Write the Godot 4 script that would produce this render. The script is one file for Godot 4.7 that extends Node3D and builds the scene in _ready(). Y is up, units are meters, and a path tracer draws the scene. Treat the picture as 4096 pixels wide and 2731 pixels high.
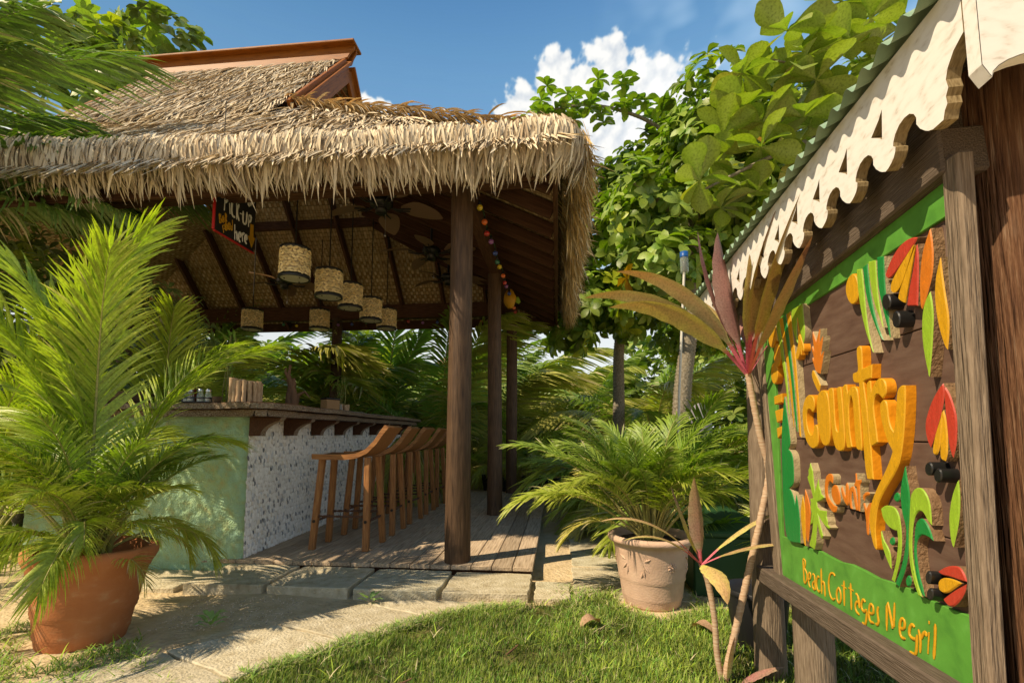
extends Node3D

var M := {}
var rng := RandomNumberGenerator.new()
const YAW := 5.5      # the pavilion's turn, degrees
const POST := Vector3(-0.408, 0.0, -3.65)


class MB:
	var v := PackedVector3Array()
	var n := PackedVector3Array()
	var c := PackedColorArray()
	var i := PackedInt32Array()
	var tint := Color(1, 1, 1)

	func vert(p: Vector3, nn: Vector3) -> int:
		v.push_back(p)
		n.push_back(nn)
		c.push_back(tint)
		return v.size() - 1

	func tri(a: Vector3, b: Vector3, d: Vector3) -> void:
		var nn := (b - a).cross(d - a).normalized()
		var k := vert(a, nn)
		vert(b, nn)
		vert(d, nn)
		i.append_array([k, k + 2, k + 1])

	func quad(a: Vector3, b: Vector3, d: Vector3, e: Vector3) -> void:
		var nn := (d - a).cross(e - b).normalized()
		var k := vert(a, nn)
		vert(b, nn)
		vert(d, nn)
		vert(e, nn)
		i.append_array([k, k + 2, k + 1, k, k + 3, k + 2])

	# a box with chamfered edges
	func box(at: Vector3, size: Vector3, bev := 0.0, basis := Basis()) -> void:
		var h := size * 0.5
		var g: float = minf(bev, minf(h.x, minf(h.y, h.z)) * 0.9)
		var q := [[], [], [], [], [], []]
		var axes := [Vector3.RIGHT, Vector3.UP, Vector3.BACK]
		for f in 6:
			var a: int = f / 2
			var s: float = 1.0 if f % 2 == 0 else -1.0
			var b := (a + 1) % 3
			var d := (a + 2) % 3
			for k in [[-1, -1], [1, -1], [1, 1], [-1, 1]]:
				var p: Vector3 = axes[a] * h[a] * s + axes[b] * (h[b] - g) * float(k[0]) * s + axes[d] * (h[d] - g) * float(k[1])
				q[f].append(at + basis * p)
			quad(q[f][0], q[f][1], q[f][2], q[f][3])
		if g <= 0.0:
			return
		for a in 3:
			var b := (a + 1) % 3
			var d := (a + 2) % 3
			for s in [-1.0, 1.0]:
				for t in [-1.0, 1.0]:
					var pts := []
					for w in [[b, s, d, t], [d, t, b, s]]:
						for e in [-1.0, 1.0]:
							var p: Vector3 = axes[w[0]] * h[w[0]] * w[1] + axes[w[2]] * (h[w[2]] - g) * w[3] + axes[a] * (h[a] - g) * e
							pts.append(at + basis * p)
					var out: Vector3 = basis * (axes[b] * s + axes[d] * t)
					if (pts[1] - pts[0]).cross(pts[2] - pts[0]).dot(out) > 0:
						quad(pts[0], pts[1], pts[3], pts[2])
					else:
						quad(pts[0], pts[2], pts[3], pts[1])
		for sx in [-1.0, 1.0]:
			for sy in [-1.0, 1.0]:
				for sz in [-1.0, 1.0]:
					var a3 := at + basis * Vector3(h.x * sx, (h.y - g) * sy, (h.z - g) * sz)
					var b3 := at + basis * Vector3((h.x - g) * sx, h.y * sy, (h.z - g) * sz)
					var c3 := at + basis * Vector3((h.x - g) * sx, (h.y - g) * sy, h.z * sz)
					if sx * sy * sz > 0:
						tri(a3, b3, c3)
					else:
						tri(a3, c3, b3)

	# a beam between two points; size.x across, size.y along up
	func beam(a: Vector3, b: Vector3, wide: float, high: float, bev := 0.004, up := Vector3.UP) -> void:
		var z := (b - a).normalized()
		var x := up.cross(z).normalized()
		box((a + b) * 0.5, Vector3(wide, high, a.distance_to(b)), bev, Basis(x, z.cross(x), z))

	func tube(p: Array, r: Array, sides := 8, cap := true, flat := 1.0) -> void:
		var z := Vector3()
		var x := Vector3()
		var first := v.size()
		for k in p.size():
			var nz: Vector3 = ((p[mini(k + 1, p.size() - 1)] - p[maxi(k - 1, 0)]) as Vector3).normalized()
			if k == 0:
				x = nz.cross(Vector3.UP if absf(nz.y) < 0.9 else Vector3.RIGHT).normalized()
			else:
				x = (x - nz * x.dot(nz)).normalized()
			z = nz
			var y := z.cross(x)
			var rr: float = r[mini(k, r.size() - 1)]
			for s in sides:
				var an := TAU * s / sides
				var d := x * cos(an) + y * sin(an) * flat
				vert(p[k] + d * rr, (x * cos(an) + y * sin(an)).normalized())
		for k in p.size() - 1:
			for s in sides:
				var a := first + k * sides + s
				var b := first + k * sides + (s + 1) % sides
				i.append_array([a, a + sides, b, b, a + sides, b + sides])
		if cap:
			for e in [0, p.size() - 1]:
				var nn: Vector3 = z if e else ((p[0] - p[1]) as Vector3).normalized()
				var k := vert(p[e], nn)
				for s in sides:
					vert(v[first + e * sides + s], nn)
				for s in sides:
					var s2 := (s + 1) % sides
					i.append_array([k, k + 1 + s2, k + 1 + s] if e else [k, k + 1 + s, k + 1 + s2])

	# profile: x radius, y height; from bottom to top for an outside
	func lathe(prof: Array, seg := 32, at := Vector3(), wob := 0.0) -> void:
		var first := v.size()
		var m := prof.size()
		for k in m:
			var d: Vector2 = prof[mini(k + 1, m - 1)] - prof[maxi(k - 1, 0)]
			var nn := Vector2(d.y, -d.x).normalized()
			for s in seg:
				var an := TAU * s / seg
				var rr: float = prof[k].x * (1.0 + wob * sin(an * 3.0 + k))
				vert(at + Vector3(cos(an) * rr, prof[k].y, sin(an) * rr), Vector3(cos(an) * nn.x, nn.y, sin(an) * nn.x))
		for k in m - 1:
			for s in seg:
				var a := first + k * seg + s
				var b := first + k * seg + (s + 1) % seg
				i.append_array([a, b, a + seg, b, b + seg, a + seg])

	# a sheet of rows of points (all rows alike), smooth
	func sheet(rows: Array) -> void:
		var first := v.size()
		var h := rows.size()
		var w: int = rows[0].size()
		for y in h:
			for x in w:
				var dx: Vector3 = rows[y][mini(x + 1, w - 1)] - rows[y][maxi(x - 1, 0)]
				var dy: Vector3 = rows[mini(y + 1, h - 1)][x] - rows[maxi(y - 1, 0)][x]
				vert(rows[y][x], dx.cross(dy).normalized())
		for y in h - 1:
			for x in w - 1:
				var a := first + y * w + x
				i.append_array([a, a + w, a + 1, a + 1, a + w, a + w + 1])

	# a leaf-like strip round a middle line; fold lifts the margins
	func leaf(p: Array, wide: Array, side: Vector3, fold := 0.0, cols := [], rib := Color(0, 0, 0, 0)) -> void:
		var first := v.size()
		var m := p.size()
		var per := 3 if fold != 0.0 else 2
		for k in m:
			var t: Vector3 = ((p[mini(k + 1, m - 1)] - p[maxi(k - 1, 0)]) as Vector3).normalized()
			var x := (side - t * side.dot(t)).normalized()
			var nn := x.cross(t)
			var w: float = wide[mini(k, wide.size() - 1)]
			if cols.size():
				tint = cols[mini(k, cols.size() - 1)]
			var own := tint
			if per == 3:
				vert(p[k] - x * w + nn * w * fold, (nn + x * fold).normalized())
				if rib.a > 0.0:
					tint = rib
				vert(p[k], nn)
				tint = own
				vert(p[k] + x * w + nn * w * fold, (nn - x * fold).normalized())
			else:
				vert(p[k] - x * w, nn)
				vert(p[k] + x * w, nn)
		for k in m - 1:
			for s in per - 1:
				var a := first + k * per + s
				i.append_array([a, a + per, a + 1, a + 1, a + per, a + per + 1])

	# flat outline (x, y), front face at z1 with a chamfer, walls back to z0
	func prism(poly: PackedVector2Array, z0: float, z1: float, bev := 0.0, walls: MB = null, back := false) -> void:
		if Geometry2D.is_polygon_clockwise(poly):
			poly.reverse()
		var m := poly.size()
		var ins := PackedVector2Array()
		for k in m:
			var a := (poly[k] - poly[(k + m - 1) % m]).normalized()
			var b := (poly[(k + 1) % m] - poly[k]).normalized()
			var o := Vector2(-a.y - b.y, a.x + b.x)
			var l := o.length()
			ins.push_back(poly[k] + (o / l * minf(bev / maxf(l * 0.5, 0.35), bev * 2.0) if l > 0.01 else Vector2()))
		var tr := Geometry2D.triangulate_polygon(ins if bev > 0.0 else poly)
		if tr.is_empty():
			ins = poly
			tr = Geometry2D.triangulate_polygon(poly)
		for k in range(0, tr.size(), 3):
			var q := [ins[tr[k]], ins[tr[k + 1]], ins[tr[k + 2]]]
			if (q[1] - q[0]).cross(q[2] - q[0]) < 0:
				q = [q[0], q[2], q[1]]
			tri(Vector3(q[0].x, q[0].y, z1), Vector3(q[1].x, q[1].y, z1), Vector3(q[2].x, q[2].y, z1))
			if back:
				tri(Vector3(q[0].x, q[0].y, z0), Vector3(q[2].x, q[2].y, z0), Vector3(q[1].x, q[1].y, z0))
		var ws: MB = walls if walls else self
		for k in m:
			var a := poly[k]
			var b := poly[(k + 1) % m]
			if bev > 0.0:
				var c0 := ins[k]
				var d0 := ins[(k + 1) % m]
				quad(Vector3(a.x, a.y, z1 - bev), Vector3(b.x, b.y, z1 - bev), Vector3(d0.x, d0.y, z1), Vector3(c0.x, c0.y, z1))
			ws.quad(Vector3(a.x, a.y, z0), Vector3(b.x, b.y, z0), Vector3(b.x, b.y, z1 - bev), Vector3(a.x, a.y, z1 - bev))

	func mesh(mat: Material, onto: ArrayMesh = null) -> ArrayMesh:
		var am := onto if onto else ArrayMesh.new()
		if v.is_empty():
			return am
		var arr := []
		arr.resize(Mesh.ARRAY_MAX)
		arr[Mesh.ARRAY_VERTEX] = v
		arr[Mesh.ARRAY_NORMAL] = n
		arr[Mesh.ARRAY_COLOR] = c
		arr[Mesh.ARRAY_INDEX] = i
		am.add_surface_from_arrays(Mesh.PRIMITIVE_TRIANGLES, arr)
		am.surface_set_material(am.get_surface_count() - 1, mat)
		return am


# copies of a mesh, filled row by row
class Many:
	var buf := PackedFloat32Array()
	var count := 0

	func add(b: Basis, o: Vector3, col := Color(1, 1, 1)) -> void:
		buf.append_array([b.x.x, b.y.x, b.z.x, o.x, b.x.y, b.y.y, b.z.y, o.y, b.x.z, b.y.z, b.z.z, o.z, col.r, col.g, col.b, 1.0])
		count += 1

	func node(mesh: Mesh, called: String, parent: Node) -> MultiMeshInstance3D:
		var mm := MultiMesh.new()
		mm.transform_format = MultiMesh.TRANSFORM_3D
		mm.use_colors = true
		mm.mesh = mesh
		mm.instance_count = count
		mm.buffer = buf
		var o := MultiMeshInstance3D.new()
		o.multimesh = mm
		o.name = called
		o.set_meta("kind", "stuff")
		parent.add_child(o, true)
		return o


var taken := {}


func numbered(called: String, parent: Node) -> String:
	var key := str(parent.get_instance_id()) + called
	taken[key] = taken.get(key, -1) + 1
	return called if taken[key] == 0 else "%s_%03d" % [called, taken[key]]


func thing(called: String, label: String, category: String, at := Vector3(), turn := 0.0, group := "") -> Node3D:
	var o := Node3D.new()
	o.name = numbered(called, self)
	add_child(o)
	o.position = at
	o.rotation.y = deg_to_rad(turn)
	o.set_meta("label", label)
	o.set_meta("category", category)
	if group:
		o.set_meta("group", group)
	return o


func part(called: String, mesh: Mesh, parent: Node, xf := Transform3D()) -> MeshInstance3D:
	var o := MeshInstance3D.new()
	o.name = numbered(called, parent)
	o.mesh = mesh
	o.transform = xf
	parent.add_child(o)
	return o


func structure(called: String, mesh: Mesh) -> MeshInstance3D:
	var o := part(called, mesh, self)
	o.set_meta("kind", "structure")
	return o


func copy_of(src: Node3D, label: String, at: Vector3, turn: float) -> Node3D:
	var o: Node3D = src.duplicate()
	o.name = numbered(String(src.name), self)
	add_child(o)
	o.position = at
	o.rotation.y = deg_to_rad(turn)
	o.set_meta("label", label)
	return o


func lin(r: float, g: float, b: float) -> Color:
	return Color(r, g, b).linear_to_srgb()


func noise_tex(sd: int, freq: float, ramp: Array, oct := 4, size := 512, kind := FastNoiseLite.TYPE_SIMPLEX_SMOOTH, cell := FastNoiseLite.RETURN_DISTANCE) -> NoiseTexture2D:
	var f := FastNoiseLite.new()
	f.seed = sd
	f.frequency = freq
	f.noise_type = kind
	f.cellular_return_type = cell
	f.fractal_octaves = oct
	var t := NoiseTexture2D.new()
	t.width = size
	t.height = size
	t.seamless = true
	t.noise = f
	if ramp.size():
		var g := Gradient.new()
		var offs := PackedFloat32Array()
		var cols := PackedColorArray()
		for k in ramp.size():
			offs.push_back(float(k) / (ramp.size() - 1))
			cols.push_back(ramp[k])
		g.offsets = offs
		g.colors = cols
		t.color_ramp = g
	return t


func material(called: String, col: Color, rough := 0.8, o := {}) -> StandardMaterial3D:
	var m := StandardMaterial3D.new()
	m.resource_name = called
	m.albedo_color = col
	m.roughness = rough
	m.metallic_specular = o.get("spec", 0.4)
	m.metallic = o.get("metal", 0.0)
	m.cull_mode = BaseMaterial3D.CULL_DISABLED if o.get("thin", false) else BaseMaterial3D.CULL_BACK
	if o.has("tex"):
		m.albedo_texture = o.tex
	if o.has("bump"):
		m.heightmap_enabled = true
		m.heightmap_texture = o.bump
		m.heightmap_scale = o.get("cm", 0.3)
	if o.has("tex") or o.has("bump"):
		m.uv1_triplanar = true
		m.uv1_world_triplanar = o.get("world", false)
		m.uv1_scale = o.get("scale", Vector3.ONE)
		m.uv1_offset = o.get("off", Vector3())
	if o.get("vc", false):
		m.vertex_color_use_as_albedo = true
	if o.has("back"):
		m.backlight_enabled = true
		m.backlight = o.back
	return m


func R(a: float, b: float) -> float:
	return rng.randf_range(a, b)


func ground_y(x: float, d: float) -> float:
	return 0.008 * sin(x * 5.1 + d * 3.0) + 0.006 * sin(d * 7.3 - x * 2.2) - 0.006


func W(x: float, y: float, d: float) -> Vector3:
	return Vector3(x, y, -d)


func outline(a: Array) -> PackedVector2Array:
	var p := PackedVector2Array()
	for k in range(0, a.size(), 2):
		p.push_back(Vector2(a[k], a[k + 1]))
	return p


# cuts corners, but keeps the sharp ones
func smoothed(p: PackedVector2Array, times := 2) -> PackedVector2Array:
	for r in times:
		var q := PackedVector2Array()
		var m := p.size()
		for k in m:
			var a := p[(k + m - 1) % m]
			var b := p[k]
			var d := p[(k + 1) % m]
			if absf((b - a).angle_to(d - b)) > 1.15:
				q.push_back(b)
			else:
				q.push_back(b.lerp(a, 0.25))
				q.push_back(b.lerp(d, 0.25))
		p = q
	return p


func _ready() -> void:
	rng.seed = 77
	# --- camera, sky, sun, exposure
	var cam := Camera3D.new()
	cam.name = "camera"
	add_child(cam)
	cam.position = Vector3(0, 1.05, 0)
	cam.rotation_degrees = Vector3(5.0, 0, 0)
	cam.projection = Camera3D.PROJECTION_FRUSTUM
	cam.near = 0.05
	cam.far = 600.0
	cam.size = 0.05 * 1568.0 / 1080.0
	cam.frustum_offset = Vector2(0, 0.05 * 116.5 / 1080.0)
	cam.current = true
	var env := Environment.new()
	env.background_mode = Environment.BG_SKY
	env.sky = Sky.new()
	var pano := PanoramaSkyMaterial.new()
	pano.panorama = sky_picture()
	env.sky.sky_material = pano
	env.background_energy_multiplier = 1.0
	env.tonemap_mode = Environment.TONE_MAPPER_LINEAR
	env.tonemap_exposure = 1.35
	env.sdfgi_enabled = true
	env.ssao_enabled = true
	env.ssil_enabled = true
	var we := WorldEnvironment.new()
	we.name = "environment"
	we.environment = env
	add_child(we)
	var sun := DirectionalLight3D.new()
	sun.name = "sun"
	sun.light_energy = 1.6
	sun.light_color = Color(1.0, 0.915, 0.775)
	sun.light_angular_distance = 0.5
	sun.shadow_enabled = true
	add_child(sun)
	# from the left, behind the camera, 47 degrees high
	sun.look_at_from_position(Vector3(), Vector3(0.60, -0.73, -0.325))
	make_materials()
	ground()
	paving()
	deck()
	pavilion()
	bar()
	sign_board()
	stools()
	lanterns()
	fans()
	string_lights()
	order_sign()
	counter_things()
	pots()
	cordyline()
	background()
	small_things()


func sky_picture() -> ImageTexture:
	var lo := Image.create(16, 512, false, Image.FORMAT_RGB8)
	for y in 512:
		var el := 90.0 - (y + 0.5) / 512.0 * 180.0
		var t := clampf(el / 75.0, 0.0, 1.0)
		var col := Color(0.86, 0.87, 0.86).lerp(Color(0.39, 0.57, 0.73), smoothstep(0.10, 0.44, t)).lerp(Color(0.10, 0.31, 0.53), smoothstep(0.42, 0.82, t))
		if el < 0.0:
			col = Color(0.5, 0.48, 0.42)
		for x in 16:
			# a little deeper away from the brighter, hazier right
			var k := 0.5 + 0.5 * cos((x + 0.5) / 16.0 * TAU - TAU * 0.16)
			lo.set_pixel(x, y, col.lerp(Color(0.72, 0.80, 0.87), 0.14 * k if el > 0.0 else 0.0).darkened(0.10 * (1.0 - k)))
	# wraps round: widen, resize, cut
	var wide := Image.create(24, 512, false, Image.FORMAT_RGB8)
	for k in 24:
		wide.blit_rect(lo, Rect2i(posmod(k - 4, 16), 0, 1, 512), Vector2i(k, 0))
	wide.resize(6144, 2048, Image.INTERPOLATE_CUBIC)
	lo = wide.get_region(Rect2i(1024, 0, 4096, 2048))
	var f := FastNoiseLite.new()
	f.seed = 5
	f.frequency = 0.055
	f.fractal_octaves = 5
	f.noise_type = FastNoiseLite.TYPE_SIMPLEX_SMOOTH
	var soft := FastNoiseLite.new()
	soft.seed = 9
	soft.frequency = 0.03
	soft.fractal_octaves = 3
	# towering clouds: azimuth, elevation, radius of each puff (degrees)
	var banks := [
		[[12.5, 40.0, 1.8], [11.6, 37.8, 3.2], [5.6, 39.7, 1.6], [6.4, 37.6, 2.7], [16.7, 37.5, 2.2], [1.4, 36.6, 1.9], [-0.1, 35.6, 1.6], [9.1, 35.3, 4.5], [15.0, 34.7, 4.0], [19.0, 37.7, 1.4], [19.2, 34.9, 3.5], [3.6, 34.0, 3.3], [12.3, 31.0, 6.6], [20.5, 30.8, 6.4], [24.4, 31.6, 4.4]],
		[[-20.3, 34.9, 1.4], [-18.0, 34.6, 1.3], [-21.7, 34.1, 1.5], [-16.2, 34.2, 1.6], [-19.2, 32.6, 2.8], [-15.1, 33.1, 2.0]],
		[[62.0, 30.0, 5.0], [68.0, 27.0, 5.5], [57.0, 26.0, 4.0]], [[-75.0, 24.0, 5.0], [-68.0, 21.0, 5.0], [-82.0, 21.0, 4.0]],
		[[128.0, 32.0, 5.5], [136.0, 28.0, 6.0], [121.0, 28.0, 4.5]], [[-128.0, 27.0, 5.5], [-137.0, 24.0, 5.0], [-119.0, 22.0, 6.0]], [[176.0, 24.0, 6.0], [167.0, 21.0, 5.0]],
		[[96.0, 22.0, 5.0], [103.0, 24.0, 5.5], [89.0, 20.0, 4.5]], [[-101.0, 34.0, 6.0], [-93.0, 31.0, 5.0], [-109.0, 30.0, 6.0]], [[-48.0, 22.0, 4.5], [-41.0, 20.0, 4.0]], [[-155.0, 36.0, 6.0], [-163.0, 33.0, 6.0], [-148.0, 32.0, 5.0]], [[150.0, 42.0, 5.0], [157.0, 40.0, 4.0]]]
	for bank in banks:
		var a0 := 999.0
		var a1 := -999.0
		var e0 := 99.0
		var e1 := -99.0
		for p in bank:
			a0 = minf(a0, p[0] - p[2] * 1.6)
			a1 = maxf(a1, p[0] + p[2] * 1.6)
			e0 = minf(e0, p[1] - p[2] * 1.6)
			e1 = maxf(e1, p[1] + p[2] * 1.6)
		for py in range(int((90.0 - e1) / 180.0 * 2048.0), int((90.0 - e0) / 180.0 * 2048.0)):
			var el := 90.0 - (py + 0.5) / 2048.0 * 180.0
			var sq := cos(deg_to_rad(el))
			for px in range(int(a0 / 360.0 * 4096.0), int(a1 / 360.0 * 4096.0)):
				var az := (px + 0.5) / 4096.0 * 360.0
				var best := -9.0
				var lit := 0.0
				for p in bank:
					var dx: float = (az - p[0]) * sq
					var dy: float = el - p[1]
					var q: float = 1.0 - sqrt(dx * dx + dy * dy) / p[2]
					if q > best - 0.6:
						best = maxf(best, q)
					lit = maxf(lit, clampf((q + 0.2) * 2.0, 0.0, 1.0) * (0.5 + 0.5 * (dy - dx * 0.5) / p[2]))
				if best < -0.75:
					continue
				var nz := f.get_noise_2d(az * sq * 9.5, el * 9.5)
				var al := smoothstep(-0.14, 0.20, best + nz * 0.62)
				if al <= 0.0:
					continue
				var sh := clampf(0.30 + 0.75 * lit + 0.75 * nz, 0.0, 1.0)
				var col := Color(0.66, 0.70, 0.75).lerp(Color(0.89, 0.885, 0.87), sh)
				var x2 := posmod(px, 4096)
				lo.set_pixel(x2, py, lo.get_pixel(x2, py).lerp(col, al * (0.985 if el > 22.0 else 0.985 * smoothstep(8.0, 22.0, el))))
	# thin high veil towards the upper right
	for py in range(420, 760):
		var el := 90.0 - (py + 0.5) / 2048.0 * 180.0
		for px in range(102, 852):
			var az := (px + 0.5) / 4096.0 * 360.0
			var w := clampf(0.34 * soft.get_noise_2d(az * 3.0, el * 6.0) + 0.13, 0.0, 1.0)
			w *= smoothstep(0.0, 150.0, px - 102.0) * smoothstep(0.0, 150.0, 852.0 - px) * smoothstep(0.0, 90.0, py - 420.0) * smoothstep(0.0, 90.0, 760.0 - py)
			lo.set_pixel(px, py, lo.get_pixel(px, py).lerp(Color(0.93, 0.95, 0.97), w))
	return ImageTexture.create_from_image(lo)


func make_materials() -> void:
	var fine := noise_tex(1, 0.02, [])
	var grain := noise_tex(2, 0.012, [], 5)
	var speck := noise_tex(3, 0.06, [], 3)
	var cells := noise_tex(4, 0.05, [], 2, 512, FastNoiseLite.TYPE_CELLULAR)
	M.noise = fine
	var mottle := noise_tex(13, 0.02, [Color(0.62, 0.60, 0.5), Color(0.88, 0.88, 0.85), Color(1, 1, 1), Color(1.0, 0.97, 0.8)], 5)
	M.sand = material("sand", Color.WHITE, 0.95, {"tex": noise_tex(11, 0.012, [lin(0.40, 0.30, 0.17), lin(0.52, 0.405, 0.245), lin(0.57, 0.45, 0.285), lin(0.62, 0.50, 0.33)], 6), "bump": speck, "cm": 0.9, "world": true, "scale": Vector3(0.9, 0.9, 0.9), "spec": 0.2})
	M.soil = material("soil under grass", Color.WHITE, 0.95, {"tex": noise_tex(12, 0.02, [lin(0.06, 0.075, 0.016), lin(0.10, 0.11, 0.03), lin(0.22, 0.17, 0.08)], 5), "bump": speck, "cm": 1.0, "world": true, "scale": Vector3(1.2, 1.2, 1.2), "spec": 0.2})
	M.stone = []
	for k in 3:
		M.stone.append(material("paving stone", [lin(0.9, 0.9, 0.9), lin(1, 1, 1), lin(0.94, 0.98, 1.0)][k], 0.9, {"tex": noise_tex(20 + k, 0.011, [lin(0.34, 0.28, 0.18), lin(0.48, 0.42, 0.29), lin(0.53, 0.47, 0.34), lin(0.66, 0.60, 0.46)], 6), "bump": speck, "cm": 0.5, "scale": Vector3(1.6, 1.6, 1.6), "off": Vector3(k * 0.3, 0, k * 0.21), "spec": 0.2}))
	M.plank = []
	for k in 4:
		var a := [1.05, 1.3, 1.2, 1.45][k] as float
		M.plank.append(material("weathered deck plank", Color.WHITE, 0.85, {"tex": noise_tex(30 + k, 0.014, [lin(0.17 * a, 0.12 * a, 0.08 * a), lin(0.30 * a, 0.23 * a, 0.16 * a), lin(0.36 * a, 0.28 * a, 0.20 * a), lin(0.44 * a, 0.36 * a, 0.26 * a)], 5), "bump": grain, "cm": 0.25, "scale": Vector3(7, 7, 0.45), "off": Vector3(k * 0.37, 0, 0), "spec": 0.25}))
	M.post = material("brown stained log", Color.WHITE, 0.62, {"tex": noise_tex(40, 0.016, [lin(0.025, 0.014, 0.008), lin(0.068, 0.038, 0.020), lin(0.098, 0.056, 0.030), lin(0.155, 0.095, 0.054)], 6), "bump": grain, "cm": 0.5, "scale": Vector3(6, 0.5, 6), "spec": 0.4})
	M.beam = material("dark red brown timber", Color.WHITE, 0.7, {"tex": noise_tex(41, 0.018, [lin(0.05, 0.022, 0.012), lin(0.085, 0.04, 0.022), lin(0.12, 0.06, 0.034)], 4), "bump": grain, "cm": 0.15, "scale": Vector3(6, 6, 0.6), "spec": 0.3})
	M.orange_wood = material("orange stained timber", Color.WHITE, 0.55, {"tex": noise_tex(42, 0.013, [lin(0.12, 0.032, 0.004), lin(0.225, 0.072, 0.006), lin(0.28, 0.092, 0.008), lin(0.20, 0.06, 0.005)], 6), "bump": grain, "cm": 0.1, "scale": Vector3(0.5, 5, 5), "spec": 0.4})
	M.thatch = material("thatch leaf", Color.WHITE, 0.8, {"vc": true, "thin": true, "spec": 0.3})
	M.thatch_bed = material("thatch underlayer", lin(0.22, 0.15, 0.085), 0.95, {"bump": speck, "cm": 2.0, "scale": Vector3(2, 2, 2)})
	M.mat = material("woven palm matting", Color.WHITE, 0.8, {"tex": weave_tex(), "scale": Vector3(0.55, 0.55, 0.55), "spec": 0.25})
	M.pebble = material("pebble", Color.WHITE, 0.45, {"vc": true, "spec": 0.4})
	M.grout = material("pale grout", lin(0.66, 0.62, 0.56), 0.95, {"bump": speck, "cm": 0.2, "scale": Vector3(3, 3, 3)})
	M.stucco = material("sea green stucco", Color.WHITE, 0.9, {"tex": noise_tex(50, 0.009, [lin(0.40, 0.40, 0.20), lin(0.34, 0.48, 0.28), lin(0.34, 0.52, 0.36), lin(0.38, 0.60, 0.46)], 5), "bump": noise_tex(51, 0.045, [], 4), "cm": 0.7, "scale": Vector3(2.2, 2.2, 2.2), "spec": 0.2})
	M.bark = material("live edge bark", Color.WHITE, 0.9, {"tex": noise_tex(52, 0.03, [lin(0.07, 0.045, 0.03), lin(0.30, 0.21, 0.14), lin(0.46, 0.37, 0.28), lin(0.70, 0.62, 0.52)], 5), "bump": speck, "cm": 1.6, "scale": Vector3(3.4, 5, 3.4), "spec": 0.2})
	M.top_wood = material("counter top wood", lin(0.12, 0.06, 0.032), 0.35, {"bump": grain, "cm": 0.1, "scale": Vector3(4, 4, 0.5)})
	M.stool = []
	for k in 2:
		M.stool.append(material("teak", Color.WHITE, 0.5, {"tex": noise_tex(54 + k, 0.015, [lin(0.13, 0.048, 0.015), lin(0.26, 0.11, 0.034), lin(0.33, 0.145, 0.046), lin(0.42, 0.21, 0.075)], 5), "bump": grain, "cm": 0.12, "scale": [Vector3(7, 0.7, 7), Vector3(0.7, 7, 7)][k], "spec": 0.45}))
	M.iron = material("dark iron", lin(0.03, 0.025, 0.022), 0.5, {"metal": 0.4})
	M.rust = material("rusty twisted iron", lin(0.10, 0.05, 0.03), 0.7)
	M.black = material("black paint", lin(0.012, 0.012, 0.012), 0.35, {"spec": 0.5})
	M.cord = material("black cord", lin(0.02, 0.018, 0.016), 0.6)
	M.hyacinth = material("woven water hyacinth", Color.WHITE, 0.6, {"vc": true, "spec": 0.4})
	M.glass_white = material("frosted glass", lin(0.62, 0.62, 0.52), 0.4)
	M.terracotta = material("terracotta", Color.WHITE, 0.75, {"tex": noise_tex(60, 0.008, [lin(0.44, 0.20, 0.09), lin(0.40, 0.15, 0.058), lin(0.42, 0.16, 0.062), lin(0.45, 0.185, 0.08), lin(0.52, 0.34, 0.19)], 6), "bump": speck, "cm": 0.12, "scale": Vector3(1.6, 2.4, 1.6), "spec": 0.3})
	M.clay = material("pinkish resin pot", Color.WHITE, 0.7, {"tex": noise_tex(61, 0.01, [lin(0.46, 0.31, 0.22), lin(0.55, 0.38, 0.28), lin(0.60, 0.43, 0.32)], 5), "bump": speck, "cm": 0.15, "scale": Vector3(2, 2, 2), "spec": 0.3})
	M.earth = material("potting soil", lin(0.035, 0.022, 0.014), 0.95, {"bump": speck, "cm": 2.0, "scale": Vector3(4, 4, 4)})
	M.leaf = material("leaf", Color.WHITE, 0.38, {"vc": true, "thin": true, "back": Color(0.80, 0.90, 0.34), "spec": 0.5, "tex": mottle, "scale": Vector3(5, 5, 5), "bump": speck, "cm": 0.12})
	M.dull_leaf = material("matt leaf", Color.WHITE, 0.6, {"vc": true, "thin": true, "back": Color(0.62, 0.62, 0.35), "spec": 0.35, "tex": mottle, "scale": Vector3(9, 9, 9), "bump": speck, "cm": 0.1})
	M.grass = material("grass blade", Color.WHITE, 0.55, {"vc": true, "thin": true, "back": Color(0.5, 0.6, 0.2), "spec": 0.3})
	M.stem = material("green stem", lin(0.20, 0.19, 0.045), 0.5)
	M.trunk = material("grey tree bark", Color.WHITE, 0.9, {"tex": noise_tex(62, 0.02, [lin(0.10, 0.08, 0.05), lin(0.22, 0.19, 0.14), lin(0.36, 0.32, 0.26)], 5), "bump": grain, "cm": 1.0, "scale": Vector3(3, 2, 3), "spec": 0.2})
	M.palm_trunk = material("palm trunk", Color.WHITE, 0.9, {"tex": noise_tex(63, 0.02, [lin(0.09, 0.06, 0.04), lin(0.20, 0.15, 0.10), lin(0.28, 0.22, 0.15)], 4), "bump": grain, "cm": 1.0, "scale": Vector3(1, 8, 1), "spec": 0.2})
	M.cane = material("ringed pale cane", Color.WHITE, 0.8, {"tex": noise_tex(64, 0.02, [lin(0.30, 0.17, 0.10), lin(0.46, 0.32, 0.21), lin(0.60, 0.50, 0.38)], 4), "scale": Vector3(1.2, 14, 1.2), "spec": 0.25})
	M.grey_wood = material("weathered grey timber", Color.WHITE, 0.85, {"tex": noise_tex(65, 0.02, [lin(0.07, 0.052, 0.038), lin(0.105, 0.08, 0.06), lin(0.13, 0.10, 0.077), lin(0.19, 0.155, 0.122)], 6), "bump": grain, "cm": 0.25, "scale": Vector3(1.2, 26, 26), "spec": 0.2})
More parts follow.
